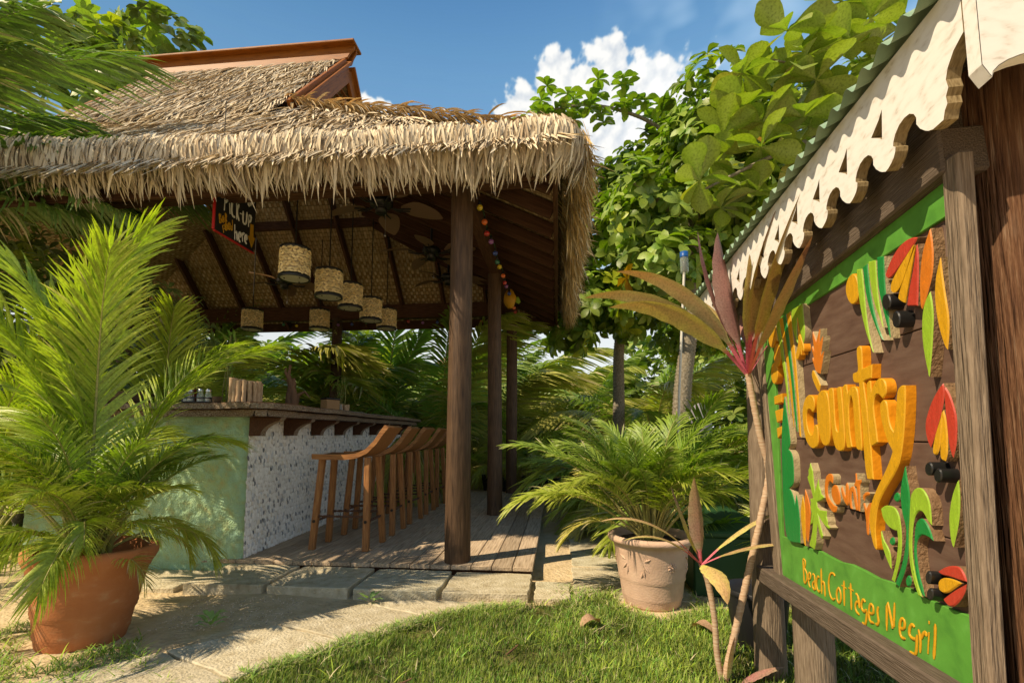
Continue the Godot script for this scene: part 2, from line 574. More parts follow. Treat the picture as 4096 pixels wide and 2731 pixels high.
	M.grey_upright = material("weathered grey upright", Color.WHITE, 0.85, {"tex": noise_tex(66, 0.02, [lin(0.09, 0.065, 0.045), lin(0.18, 0.135, 0.095), lin(0.235, 0.18, 0.13), lin(0.33, 0.27, 0.20)], 6), "bump": grain, "cm": 0.5, "scale": Vector3(20, 1.0, 20), "spec": 0.2})
	M.dark_upright = material("dark split timber post", Color.WHITE, 0.7, {"tex": noise_tex(67, 0.013, [lin(0.03, 0.014, 0.008), lin(0.10, 0.045, 0.022), lin(0.15, 0.075, 0.038), lin(0.30, 0.20, 0.13)], 6), "bump": grain, "cm": 1.0, "scale": Vector3(18, 0.8, 18), "spec": 0.3})
	M.panel = []
	for k in 2:
		M.panel.append(material("brown painted panel", Color.WHITE, 0.62, {"tex": noise_tex(68 + k, 0.01, [lin(0.085, 0.048, 0.034), lin(0.105, 0.062, 0.045), lin(0.12, 0.074, 0.054), lin(0.135, 0.086, 0.064)], 5), "bump": grain, "cm": 0.06, "scale": Vector3(1.5, 6, 6), "off": Vector3(0, k * 0.4, 0), "spec": 0.35}))
	M.frame_green = material("green painted board", Color.WHITE, 0.5, {"tex": noise_tex(70, 0.008, [lin(0.06, 0.20, 0.028), lin(0.085, 0.26, 0.035), lin(0.095, 0.29, 0.04), lin(0.12, 0.34, 0.06)], 5), "bump": fine, "cm": 0.04, "scale": Vector3(2.5, 2.5, 2.5), "spec": 0.4})
	M.white_board = material("old white painted board", Color.WHITE, 0.7, {"tex": noise_tex(71, 0.016, [lin(0.46, 0.41, 0.35), lin(0.66, 0.63, 0.58), lin(0.72, 0.695, 0.655), lin(0.73, 0.71, 0.67), lin(0.75, 0.73, 0.69)], 6), "scale": Vector3(2.2, 5, 5), "spec": 0.3})
	M.raw_edge = material("weathered sawn edge", Color.WHITE, 0.9, {"tex": noise_tex(72, 0.02, [lin(0.10, 0.07, 0.035), lin(0.24, 0.18, 0.095), lin(0.34, 0.27, 0.16)], 4), "scale": Vector3(5, 5, 16), "spec": 0.2})
	M.metal_green = material("green corrugated sheet", Color.WHITE, 0.5, {"tex": noise_tex(73, 0.01, [lin(0.14, 0.23, 0.14), lin(0.22, 0.32, 0.21), lin(0.36, 0.45, 0.30)], 4), "scale": Vector3(2, 2, 2), "thin": true, "spec": 0.4})
	for q in [["yellow", lin(0.82, 0.42, 0.008)], ["orange", lin(0.80, 0.22, 0.012)], ["red", lin(0.62, 0.052, 0.026)], ["lime", lin(0.36, 0.62, 0.03)], ["green", lin(0.008, 0.28, 0.045)]]:
		M[q[0]] = material(q[0] + " gloss paint", Color.WHITE, 0.46, {"tex": worn_tex(q[1], q[0] == "green"), "scale": Vector3(7, 2.6, 5), "bump": grain, "cm": 0.12, "spec": 0.45})
	M.yellow_side = material("deep yellow paint", lin(0.62, 0.24, 0.006), 0.4, {"bump": fine, "cm": 0.1, "scale": Vector3(5, 5, 5), "spec": 0.5})
	M.tan = material("bare tan wood", Color.WHITE, 0.85, {"tex": noise_tex(75, 0.02, [lin(0.26, 0.20, 0.105), lin(0.36, 0.29, 0.165), lin(0.42, 0.34, 0.20)], 4), "bump": speck, "cm": 0.15, "scale": Vector3(4, 4, 4)})
	M.brown = material("bare brown wood", Color.WHITE, 0.85, {"tex": noise_tex(76, 0.02, [lin(0.12, 0.065, 0.03), lin(0.21, 0.125, 0.065), lin(0.29, 0.19, 0.11)], 4), "bump": speck, "cm": 0.2, "scale": Vector3(4, 4, 4)})
	M.white = material("white paint", lin(0.78, 0.77, 0.74), 0.6)
	M.board_black = material("blackboard paint", lin(0.018, 0.017, 0.016), 0.6)
	M.red_trim = material("red paint", lin(0.45, 0.02, 0.02), 0.5)
	M.bamboo_stick = material("peeled stick", Color.WHITE, 0.7, {"tex": noise_tex(77, 0.02, [lin(0.33, 0.20, 0.11), lin(0.50, 0.34, 0.20), lin(0.60, 0.44, 0.28)], 4), "scale": Vector3(4, 2, 4)})
	M.drift = material("driftwood", lin(0.16, 0.085, 0.045), 0.8, {"bump": grain, "cm": 0.6, "scale": Vector3(5, 2, 5)})
	M.clear = material("clear glass", Color(0.9, 0.95, 0.92, 0.18), 0.05)
	M.clear.transparency = BaseMaterial3D.TRANSPARENCY_ALPHA
	M.steel = material("brushed steel", lin(0.6, 0.6, 0.6), 0.3, {"metal": 1.0})
	M.salt = material("salt", lin(0.7, 0.66, 0.58), 0.8)
	M.sauce = material("red brown sauce", lin(0.16, 0.03, 0.015), 0.3)
	M.wood_grain_box = material("wood grain plastic", lin(0.36, 0.20, 0.085), 0.5)
	M.fan_blade = material("brown woven fan blade", lin(0.20, 0.13, 0.085), 0.6, {"thin": true, "back": Color(0.4, 0.3, 0.2)})
	M.plastic_black = material("black plastic pot", lin(0.014, 0.014, 0.016), 0.5)
	M.hut = material("far thatch", Color.WHITE, 0.95, {"tex": noise_tex(78, 0.03, [lin(0.14, 0.085, 0.045), lin(0.28, 0.19, 0.11), lin(0.36, 0.26, 0.16)], 4), "bump": speck, "cm": 3.0, "scale": Vector3(1, 3, 1)})
	M.roof_red = material("red roof sheet", lin(0.42, 0.13, 0.085), 0.7)
	M.planter = material("dark green planter", lin(0.02, 0.065, 0.022), 0.5)
	M.grey_plastic = material("glossy grey plastic", lin(0.20, 0.19, 0.22), 0.55)
	M.blue = material("blue plastic cap", lin(0.01, 0.08, 0.30), 0.4)
	M.pipe = material("white pipe", lin(0.60, 0.58, 0.52), 0.5)
	M.wicker = material("wicker", Color.WHITE, 0.8, {"tex": noise_tex(79, 0.06, [lin(0.10, 0.06, 0.03), lin(0.36, 0.24, 0.13)], 2), "bump": cells, "cm": 1.0, "scale": Vector3(8, 20, 8)})
	M.bulbs = []
	for q in [lin(0.75, 0.55, 0.02), lin(0.80, 0.15, 0.01), lin(0.55, 0.015, 0.02), lin(0.30, 0.09, 0.40), lin(0.02, 0.06, 0.40), lin(0.01, 0.16, 0.09)]:
		M.bulbs.append(material("coloured bulb glass", q, 0.08, {"spec": 0.8, "back": Color(0.6, 0.6, 0.6)}))


func worn_tex(base: Color, chips: bool) -> NoiseTexture2D:
	var b := base
	var ramp := []
	for k in 12:
		ramp.append(b.darkened(0.26 * absf(sin(k * 1.7))).lerp(lin(0.4, 0.3, 0.2), 0.05 * (k % 3)))
	ramp[0] = b.darkened(0.5)
	ramp[1] = b.darkened(0.3)
	if chips:
		ramp[11] = b.lightened(0.6)
	return noise_tex(80 + int(base.r * 50), 0.016, ramp, 7)


# over-and-under weave of light and dark leaf strips, 16 x 16 strips to the tile
func weave_tex() -> ImageTexture:
	var im := Image.create(512, 512, false, Image.FORMAT_RGB8)
	var g := RandomNumberGenerator.new()
	g.seed = 3
	var lon := []
	var tra := []
	for k in 40:
		var t := g.randf()
		lon.append(lin(0.55, 0.39, 0.20).lerp(lin(0.80, 0.66, 0.44), t))
		tra.append(lin(0.26, 0.145, 0.06).lerp(lin(0.60, 0.42, 0.23), g.randf()))
	for y in 40:
		for x in 40:
			var over := (x + y) % 2 == 0
			var col: Color = lon[x] if over else tra[y]
			col = col.lerp(lin(0.42, 0.29, 0.15), 0.2).darkened(g.randf() * 0.22)
			var x0 := int(x * 12.8)
			var y0 := int(y * 12.8)
			im.fill_rect(Rect2i(x0, y0, 13, 13), col.darkened(0.35))
			im.fill_rect(Rect2i(x0 + 1, y0 + 1, 11, 11), col)
	return ImageTexture.create_from_image(im)


func ground() -> void:
	var xs := []
	var ds := []
	for a in [-150.0, -60.0, -25.0, -14.0, -9.0, -6.5]:
		xs.append(a)
	for k in 115:
		xs.append(-5.0 + k * 0.08)
	for a in [5.0, 7.0, 12.0, 25.0, 60.0, 150.0]:
		xs.append(a)
	for a in [-30.0, -8.0, -2.0, 0.0]:
		ds.append(a)
	for k in 90:
		ds.append(0.6 + k * 0.08)
	for a in [8.5, 10.0, 13.0, 18.0, 30.0, 70.0, 200.0, 400.0]:
		ds.append(a)
	var rows := []
	for d in ds:
		var row := []
		for x in xs:
			row.append(W(x, ground_y(x, d), d))
		rows.append(row)
	var mb := MB.new()
	mb.sheet(rows)
	structure("sand_ground", mb.mesh(M.sand))
	# the lawn: its soil, its turf and the longer blades
	var edge := PackedVector2Array([Vector2(-1.25, 1.9), Vector2(-1.16, 2.086), Vector2(-0.868, 2.355), Vector2(-0.64, 2.60), Vector2(-0.366, 2.80), Vector2(0.063, 2.92), Vector2(0.42, 3.05), Vector2(0.60, 3.12), Vector2(0.66, 2.82), Vector2(0.85, 2.70), Vector2(1.15, 2.85), Vector2(2.3, 2.9), Vector2(2.3, 1.0), Vector2(-1.25, 1.0)])
	var so := MB.new()
	for a in 60:
		for b in 36:
			var x := -1.3 + a * 0.06
			var d := 1.0 + b * 0.06
			if Geometry2D.is_point_in_polygon(Vector2(x + 0.03, d + 0.03), edge):
				so.quad(W(x, ground_y(x, d) + 0.005, d), W(x + 0.06, ground_y(x + 0.06, d) + 0.005, d), W(x + 0.06, ground_y(x + 0.06, d + 0.06) + 0.005, d + 0.06), W(x, ground_y(x, d + 0.06) + 0.005, d + 0.06))
	structure("lawn_soil", so.mesh(M.soil))
	var turf := Many.new()
	var tuft := MB.new()
	for k in 22:
		var p := Vector3(R(-0.035, 0.035), 0, R(-0.035, 0.035))
		var dir := Vector3(R(-1, 1), R(0.9, 2.0), R(-1, 1)).normalized()
		var l := R(0.012, 0.03)
		tuft.tint = lin(R(0.025, 0.075), R(0.075, 0.145), R(0.002, 0.009)) if k % 10 else lin(0.17, 0.13, 0.04)
		tuft.leaf([p, p + dir * l, p + dir * l * 1.9 + Vector3(0, -l * 0.35, 0)], [0.0016, 0.0013, 0.0002], Vector3(dir.z, 0.05, -dir.x))
	var tm := tuft.mesh(M.grass)
	var patch := FastNoiseLite.new()
	patch.seed = 21
	patch.frequency = 1.6
	for k in 13000:
		var x := R(-1.25, 1.95)
		var d := R(1.35, 3.12)
		if not Geometry2D.is_point_in_polygon(Vector2(x, d), edge):
			continue
		var q := patch.get_noise_2d(x, d)
		if q < (-0.12 if x > 0.2 else -0.26) and k % 4:
			continue
		var s := R(0.7, 1.3) * (0.85 if x < 0.3 else 1.15)
		var g := R(0.5, 1.0) * (1.0 + q * 0.9)
		turf.add(Basis(Vector3.UP, R(0, TAU)).scaled(Vector3(s, s * R(0.8, 1.3), s)), W(x, ground_y(x, d) + 0.004, d), Color(g, g, g))
	turf.node(tm, "lawn_grass", self).set_meta("label", "short green lawn in the foreground before the sign board")
	var longer := []
	for v in 3:
		var lb := MB.new()
		for k in 9:
			var p := Vector3(R(-0.02, 0.02), 0, R(-0.02, 0.02))
			var an := R(0, TAU)
			var dir := Vector3(cos(an) * R(0.2, 0.8), 1, sin(an) * R(0.2, 0.8)).normalized()
			var l := R(0.035, 0.10)
			var pts := []
			for q in 5:
				var t := q / 4.0
				pts.append(p + dir * l * t + Vector3(cos(an), -0.9, sin(an)) * l * 0.42 * t * t)
			lb.tint = lin(R(0.045, 0.12), R(0.125, 0.23), R(0.004, 0.015)) if k % 7 else lin(0.26, 0.20, 0.07)
			lb.leaf(pts, [0.0022, 0.0028, 0.0024, 0.0015, 0.0002], Vector3(-sin(an), 0, cos(an)))
		longer.append(lb.mesh(M.grass))
	var many := [Many.new(), Many.new(), Many.new()]
	for k in 1500:
		var x := R(-1.2, 2.1)
		var d := R(1.5, 3.2)
		if k % 3 == 0:
			x = R(0.25, 1.1)
			d = R(2.6, 3.3)
		if Vector2(x - 0.876, d - 3.02).length() < 0.22:
			continue
		if not Geometry2D.is_point_in_polygon(Vector2(x, d), edge) and not (x > 0.3 and x < 1.2 and d < 3.3 and d > 2.5):
			continue
		if x < 0.3 and k % 4:
			continue
		var s := R(0.6, 1.25)
		many[k % 3].add(Basis(Vector3.UP, R(0, TAU)).scaled(Vector3(s, s, s)), W(x, ground_y(x, d), d), Color(1, 1, 1) * R(0.75, 1.15))
	for k in 1500:   # round the big terracotta pot and along the lawn's rim
		var x := R(-2.75, -1.35)
		var d := R(1.7, 2.75)
		if k % 3 == 0:
			var t := R(0, 4.0)
			var a := edge[1 + int(t)]
			var b := edge[2 + int(t)]
			var e := a.lerp(b, t - floor(t)) + Vector2(R(-0.05, 0.05), R(-0.05, 0.05))
			x = e.x
			d = e.y
		elif Vector2(x + 2.21, d - 2.5).length() < 0.235 or x + (d - 2.0) * 1.1 > -1.35 or patch.get_noise_2d(x * 2.0, d * 2.0) < -0.12:
			continue
		var s := R(0.5, 1.1)
		many[k % 3].add(Basis(Vector3.UP, R(0, TAU)).scaled(Vector3(s, s, s)), W(x, ground_y(x, d), d), Color(1, 1, 1) * R(0.7, 1.1))
	for k in 3:
		var o: MultiMeshInstance3D = many[k].node(longer[k], "grass_tufts" if k == 0 else "grass_tufts_00%d" % k, self)
		o.set_meta("label", "scattered longer grass tufts on the sand and lawn")


func slab_mesh(p: PackedVector2Array, y0: float, y1: float, mat: Material) -> ArrayMesh:
	# outline in (x, depth); uneven, chipped rim
	var q := PackedVector2Array()
	for k in p.size():
		var a := p[k]
		var b := p[(k + 1) % p.size()]
		for s in 7:
			var e := a.lerp(b, s / 7.0)
			q.push_back(e + (Vector2(R(-1, 1), R(-1, 1)) * 0.006 if s else (a.lerp(b, 0.04) - a).rotated(0.7) * 0.4))
	var mb := MB.new()
	mb.prism(q, y0, y1, 0.005)
	for k in mb.v.size():
		mb.v[k] = Vector3(mb.v[k].x, mb.v[k].z, -mb.v[k].y)
		mb.n[k] = Vector3(mb.n[k].x, mb.n[k].z, -mb.n[k].y)
	return mb.mesh(mat)


func paving() -> void:
	var root := Node3D.new()
	root.name = "stone_path"
	add_child(root)
	root.set_meta("kind", "structure")
	var a := deg_to_rad(YAW)
	var u := Vector2(cos(a), -sin(a))
	var v := Vector2(sin(a), cos(a))
	var o := Vector2(POST.x, -POST.z)
	var polys := []
	for k in 4:
		var u0 := -1.74 + k * 0.58
		polys.append([[Vector2(u0 + 0.01, -0.61 + 0.012 * k), Vector2(u0 + 0.565, -0.60 + 0.012 * k), Vector2(u0 + 0.57, -0.132), Vector2(u0 + 0.015, -0.132)], 0.064 - 0.005 * k])
	polys.append([[Vector2(0.60, -0.55), Vector2(0.83, -0.53), Vector2(0.83, -0.37), Vector2(0.60, -0.36)], 0.022])
	polys.append([[Vector2(0.60, -0.345), Vector2(0.83, -0.355), Vector2(0.84, -0.20), Vector2(0.60, -0.19)], 0.018])
	var dd := [-0.50, -0.16, 0.22, 0.60, 1.0, 1.6, 2.2, 2.8, 3.4, 4.1, 4.8, 5.5]
	for k in 11:
		polys.append([[Vector2(0.86, dd[k] + 0.015), Vector2(1.62, dd[k] + 0.015), Vector2(1.62, dd[k + 1] - 0.015), Vector2(0.86 + R(-0.02, 0.02), dd[k + 1] - 0.015)], 0.014 + R(-0.003, 0.003)])
	for k in polys.size():
		var p := PackedVector2Array()
		for q in polys[k][0]:
			p.push_back(o + u * q.x + v * q.y)
		part("paving_stone", slab_mesh(p, -0.05, polys[k][1], M.stone[k % 3]), root)
	for q in [[-1.655, 2.341, -1.275, 2.648, -0.793, 2.425, -1.185, 2.095], [-1.262, 2.658, -0.913, 2.968, -0.452, 2.750, -0.778, 2.436], [-0.90, 2.978, -0.60, 3.03, -0.11, 2.99, -0.436, 2.757], [-1.668, 2.33, -1.20, 2.085, -1.62, 1.70, -2.1, 1.96], [-2.85, 3.30, -2.27, 3.25, -2.25, 3.66, -2.85, 3.69]]:
		part("paving_stone", slab_mesh(outline(q), -0.05, 0.018, M.stone[rng.randi() % 2]), root)


func local_root(called: String) -> Node3D:
	var root := Node3D.new()
	root.name = called
	add_child(root)
	root.set_meta("kind", "structure")
	root.position = POST
	root.rotation.y = deg_to_rad(-YAW)
	return root


func deck() -> void:
	var root := local_root("deck")
	var w := 0.152
	for k in 17:
		var u := 0.50 - k * w
		var cuts := [-0.125]
		if k % 4 == 1:
			cuts.append(0.34)
		elif k % 4 == 2:
			cuts.append(0.12)
		elif k % 4 == 0:
			cuts.append(0.36)
		cuts.append([1.9, 2.6, 1.4, 2.2, 3.0][k % 5])
		cuts.append(4.28)
		for c in cuts.size() - 1:
			var mb := MB.new()
			var l: float = cuts[c + 1] - cuts[c] - 0.006
			mb.box(Vector3(), Vector3(w - 0.006, 0.03, l), 0.004)
			part("plank", mb.mesh(M.plank[rng.randi() % 4]), root, Transform3D(Basis(Vector3.UP, R(-0.0008, 0.0008)), Vector3(u, 0.074 + R(-0.0015, 0.0015), -(cuts[c] + 0.003 + l * 0.5))))
	var j := MB.new()
	j.box(Vector3(-0.70, 0.022, -2.08), Vector3(2.5, 0.06, 4.3))
	part("deck_base", j.mesh(M.beam), root)


func L(u: float, y: float, v: float) -> Vector3:
	return Vector3(u, y, -v)


func log_mesh(h: float, r0: float, r1: float, mat: Material, wob := 0.006) -> ArrayMesh:
	var mb := MB.new()
	var rows := 18
	var seg := 28
	var g := []
	var ph := R(0, 9)
	for k in rows + 1:
		var row := []
		var t := float(k) / rows
		for s in seg + 1:
			var an := -TAU * s / seg
			var r := lerpf(r0, r1, t) + wob * (sin(an * 2.0 + ph + t * 3.0) * 0.6 + sin(an * 5.0 + t * 2.0 + ph * 2.0) * 0.35 + sin(an * 11.0 + ph) * 0.22)
			row.append(Vector3(cos(an) * r + wob * sin(t * 4.0 + ph), t * h, sin(an) * r + wob * cos(t * 3.0 + ph)))
		g.append(row)
	mb.sheet(g)
	var top := []
	for s in seg:
		mb.tri(Vector3(0, h, 0), g[rows][s], g[rows][s + 1])
	return mb.mesh(mat)


# the roof: eave rectangle, foot of the raised ridge roof
const EU0 := -7.5
const EU1 := 0.756
const EV0 := -0.30
const EV1 := 4.45
const TU0 := -4.62
const TU1 := -2.02
const TV0 := 0.95
const TV1 := 3.19
const EH := 3.03       # mat height at the eave
const TH := 4.36       # mat height at the foot of the ridge roof
const RH := 5.80       # under the ridge


func pavilion() -> void:
	var t := thing("thatched_pavilion", "open bar pavilion with shaggy thatched roof, orange ridge boards and dark log posts", "pavilion", POST, -YAW)
	# posts
	for q in [[0.0, 0.0, 0.094, 3.0], [0.0, 2.06, 0.088, 3.02], [0.0, 4.14, 0.088, 3.05], [-3.05, 4.14, 0.088, 3.05]]:
		part("post", log_mesh(q[3] - 0.09, q[2] * 1.02, q[2] * 0.96, M.post), t, Transform3D(Basis(Vector3.UP, R(0, 6)), L(q[0], 0.085, q[1])))
	# plates over the posts, fascias, purlins
	var beams := [
		[L(0.0, 3.10, EV0), L(0.0, 3.10, EV1), 0.10, 0.20], [L(EU0, 3.14, 4.14), L(0.1, 3.14, 4.14), 0.10, 0.24], [L(EU0, 3.14, 0.02), L(EU1 - 0.06, 3.14, 0.02), 0.10, 0.22],
		[L(EU0, 2.985, EV1), L(EU1 + 0.02, 2.985, EV1), 0.04, 0.17], [L(EU0, 2.985, EV0), L(EU1 + 0.02, 2.985, EV0), 0.04, 0.17], [L(EU1, 2.985, EV0 + 0.02), L(EU1, 2.985, EV1 - 0.02), 0.04, 0.17],
		[L(TU0, TH - 0.05, TV1), L(TU1, TH - 0.05, TV1), 0.07, 0.13], [L(TU0, TH - 0.05, TV0), L(TU1, TH - 0.05, TV0), 0.07, 0.13], [L(TU1, TH - 0.05, TV0 + 0.04), L(TU1, TH - 0.05, TV1 - 0.04), 0.07, 0.13]]
	for q in beams:
		var mb := MB.new()
		var a: Vector3 = q[0]
		var b: Vector3 = q[1]
		var l := a.distance_to(b)
		mb.box(Vector3(), Vector3(q[2], q[3], l), 0.006)
		var z := (b - a) / l
		var x := Vector3.UP.cross(z).normalized()
		part("beam", mb.mesh(M.beam), t, Transform3D(Basis(x, z.cross(x), z), (a + b) * 0.5))
	var rafter := func_rafter()
	var rl := []
	for k in 11:   # front and back slopes
		var u := 0.30 - k * 0.73
		var top_t := 1.0
		if u > TU1:
			top_t = clampf((EU1 - u) / (EU1 - TU1), 0.02, 1.0)
		for s in 2:
			var e := L(u, EH - 0.03, EV0 if s == 0 else EV1)
			var p := L(u, TH - 0.03, TV0 if s == 0 else TV1)
			rl.append([e, e.lerp(p, top_t)])
			if u < TU1 - 0.05 and u > TU0:
				rl.append([p, L(u, RH - 0.03, 2.07)])
	for k in 11:   # the right-hand slope
		var v := EV0 + 0.22 + k * 0.41
		var top_t := 1.0
		if v < TV0:
			top_t = (v - EV0) / (TV0 - EV0)
		elif v > TV1:
			top_t = (EV1 - v) / (EV1 - TV1)
		var e := L(EU1, EH - 0.03, v)
		rl.append([e, e.lerp(L(TU1, TH - 0.03, v), top_t)])
	for q in [[L(EU1, EH - 0.04, EV0), L(TU1, TH - 0.04, TV0)], [L(EU1, EH - 0.04, EV1), L(TU1, TH - 0.04, TV1)]]:
		rl.append([q[0], q[1]])
	for q in rl:
		var a: Vector3 = q[0]
		var b: Vector3 = q[1]
		var l := a.distance_to(b)
		if l < 0.1:
			continue
		var z := (b - a) / l
		var x := Vector3.UP.cross(z).normalized()
		part("rafter", rafter, t, Transform3D(Basis(x, z.cross(x), z * l), (a + b) * 0.5 - z.cross(x) * 0.05))
	# woven mats under the thatch, one panel to each slope
	var slopes := [
		[L(EU0, EH, EV0), L(EU1, EH, EV0), L(TU1, TH, TV0), L(TU0 - 1.5, TH, TV0)], [L(EU1, EH, EV1), L(EU0, EH, EV1), L(TU0 - 1.5, TH, TV1), L(TU1, TH, TV1)], [L(EU1, EH, EV0), L(EU1, EH, EV1), L(TU1, TH, TV1), L(TU1, TH, TV0)],
		[L(TU0, TH, TV0), L(TU1, TH, TV0), L(TU1, RH, 2.07), L(TU0, RH, 2.07)], [L(TU1, TH, TV1), L(TU0, TH, TV1), L(TU0, RH, 2.07), L(TU1, RH, 2.07)], [L(EU0, EH, EV1), L(EU0, EH, EV0), L(TU0, TH, TV0), L(TU0, TH, TV1)]]
	for q in slopes:
		var mb := MB.new()
		var up: Vector3 = ((q[1] - q[0]) as Vector3).cross(q[3] - q[0]).normalized()
		for k in 2:   # the mat and the solid bed of thatch on it
			var lift := 0.0 if k == 0 else 0.14
			var b := MB.new()
			var off := up * lift
			var p := []
			for w in q:
				p.append(w + off)
			if k == 0:
				b.quad(p[0], p[3], p[2], p[1])
				b.quad(p[0] + up * 0.008, p[1] + up * 0.008, p[2] + up * 0.008, p[3] + up * 0.008)
				part("woven_mat", b.mesh(M.mat), t)
			else:
				b.quad(p[0], p[1], p[2], p[3])
				b.quad(p[0] - up * 0.11, p[3] - up * 0.11, p[2] - up * 0.11, p[1] - up * 0.11)
				part("thatch_bed", b.mesh(M.thatch_bed), t)
	thatch(t)
	ridge(t)


func func_rafter() -> ArrayMesh:
	var mb := MB.new()
	mb.box(Vector3(), Vector3(0.045, 0.13, 1.0), 0.004)
	return mb.mesh(M.beam)


func ridge(t: Node3D) -> void:
	# ridge board: a moulded plank each side with curled ends
	var a := -4.98
	var b := -1.90
	var prof := outline([a, 6.22, a, 6.16, a + 0.06, 6.09, a + 0.08, 6.02, a + 0.18, 5.99, a + 0.27, 6.01, a + 0.32, 5.93, a + 0.34, 5.82, b - 0.36, 5.82, b - 0.34, 5.93, b - 0.28, 6.01, b - 0.18, 5.99, b - 0.08, 6.02, b - 0.05, 6.09, b, 6.16, b, 6.22])
	for s in [-1.0, 1.0]:
		var mb := MB.new()
		mb.prism(prof.duplicate(), -0.015, 0.015, 0.003, null, true)
		var tilt := Basis(Vector3.RIGHT, -s * 0.16)
		part("ridge_board", mb.mesh(M.orange_wood), t, Transform3D(tilt, L(0, 6.01 - 6.01 * cos(0.16), 2.07 - s * 0.06) + Vector3(0, 0, -s * 6.01 * sin(-0.16))))
	var cap := MB.new()
	cap.box(L((a + b) * 0.5, 6.225, 2.07), Vector3(b - a + 0.05, 0.035, 0.26), 0.008)
	part("ridge_cap", cap.mesh(M.orange_wood), t)
	for s in [-1.0, 1.0]:
		var fil := MB.new()
		fil.box(L((a + b) * 0.5, 5.86, 2.07 + s * 0.135), Vector3(b - a - 0.66, 0.06, 0.03), 0.006)
		part("ridge_moulding", fil.mesh(M.orange_wood), t)
	# barge boards on both gables, and the louvred right gable
	for e in [TU1 + 0.02, TU0 - 0.05]:
		for s in [-1.0, 1.0]:
			var foot := L(e, TH + 0.06, 2.07 + s * 1.22)
			var top := L(e, 5.89, 2.07 + s * 0.02)
			var z := (top - foot).normalized()
			var x := Vector3.RIGHT
			var bb := MB.new()
			var l := foot.distance_to(top)
			bb.box(Vector3(), Vector3(l, 0.25, 0.05), 0.006)
			# length along local x so that the grain follows the board
			part("barge_board", bb.mesh(M.orange_wood), t, Transform3D(Basis(z, x.cross(z).normalized(), x).orthonormalized(), (foot + top) * 0.5))
			var sb := MB.new()
			sb.box(Vector3(), Vector3(l * 0.97, 0.035, 0.10), 0.006)
			part("barge_moulding", sb.mesh(M.orange_wood), t, Transform3D(Basis(z, x.cross(z).normalized(), x).orthonormalized(), (foot + top) * 0.5 + Vector3(0.03, 0.10, 0)))
	for k in 9:
		var y := TH + 0.18 + k * 0.15
		var half := 1.22 * (5.72 - y) / (5.72 - TH)
		if half < 0.1:
			continue
		var lv := MB.new()
		lv.box(Vector3(), Vector3(half * 2.0, 0.012, 0.10), 0.003)
		part("louvre", lv.mesh(M.orange_wood), t, Transform3D(Basis(Vector3.UP, PI / 2.0) * Basis(Vector3.RIGHT, 0.7), L(TU1 - 0.05, y, 2.07)))
	for s in [-0.42, 0.0, 0.42]:
		var st := MB.new()
		st.box(L(TU1 - 0.02, (TH + 5.5 - absf(s)) * 0.5, 2.07 + s), Vector3(0.04, 5.5 - absf(s) - TH, 0.07), 0.004)
		part("gable_stile", st.mesh(M.orange_wood), t)


func thatch_col(g: float) -> Color:
	var t := rng.randf()
	var c := lin(0.36, 0.235, 0.10).lerp(lin(0.68, 0.49, 0.25), t * t)
	if t < 0.2:
		c = lin(0.17, 0.095, 0.038)
	return c * R(0.8, 1.05) * g


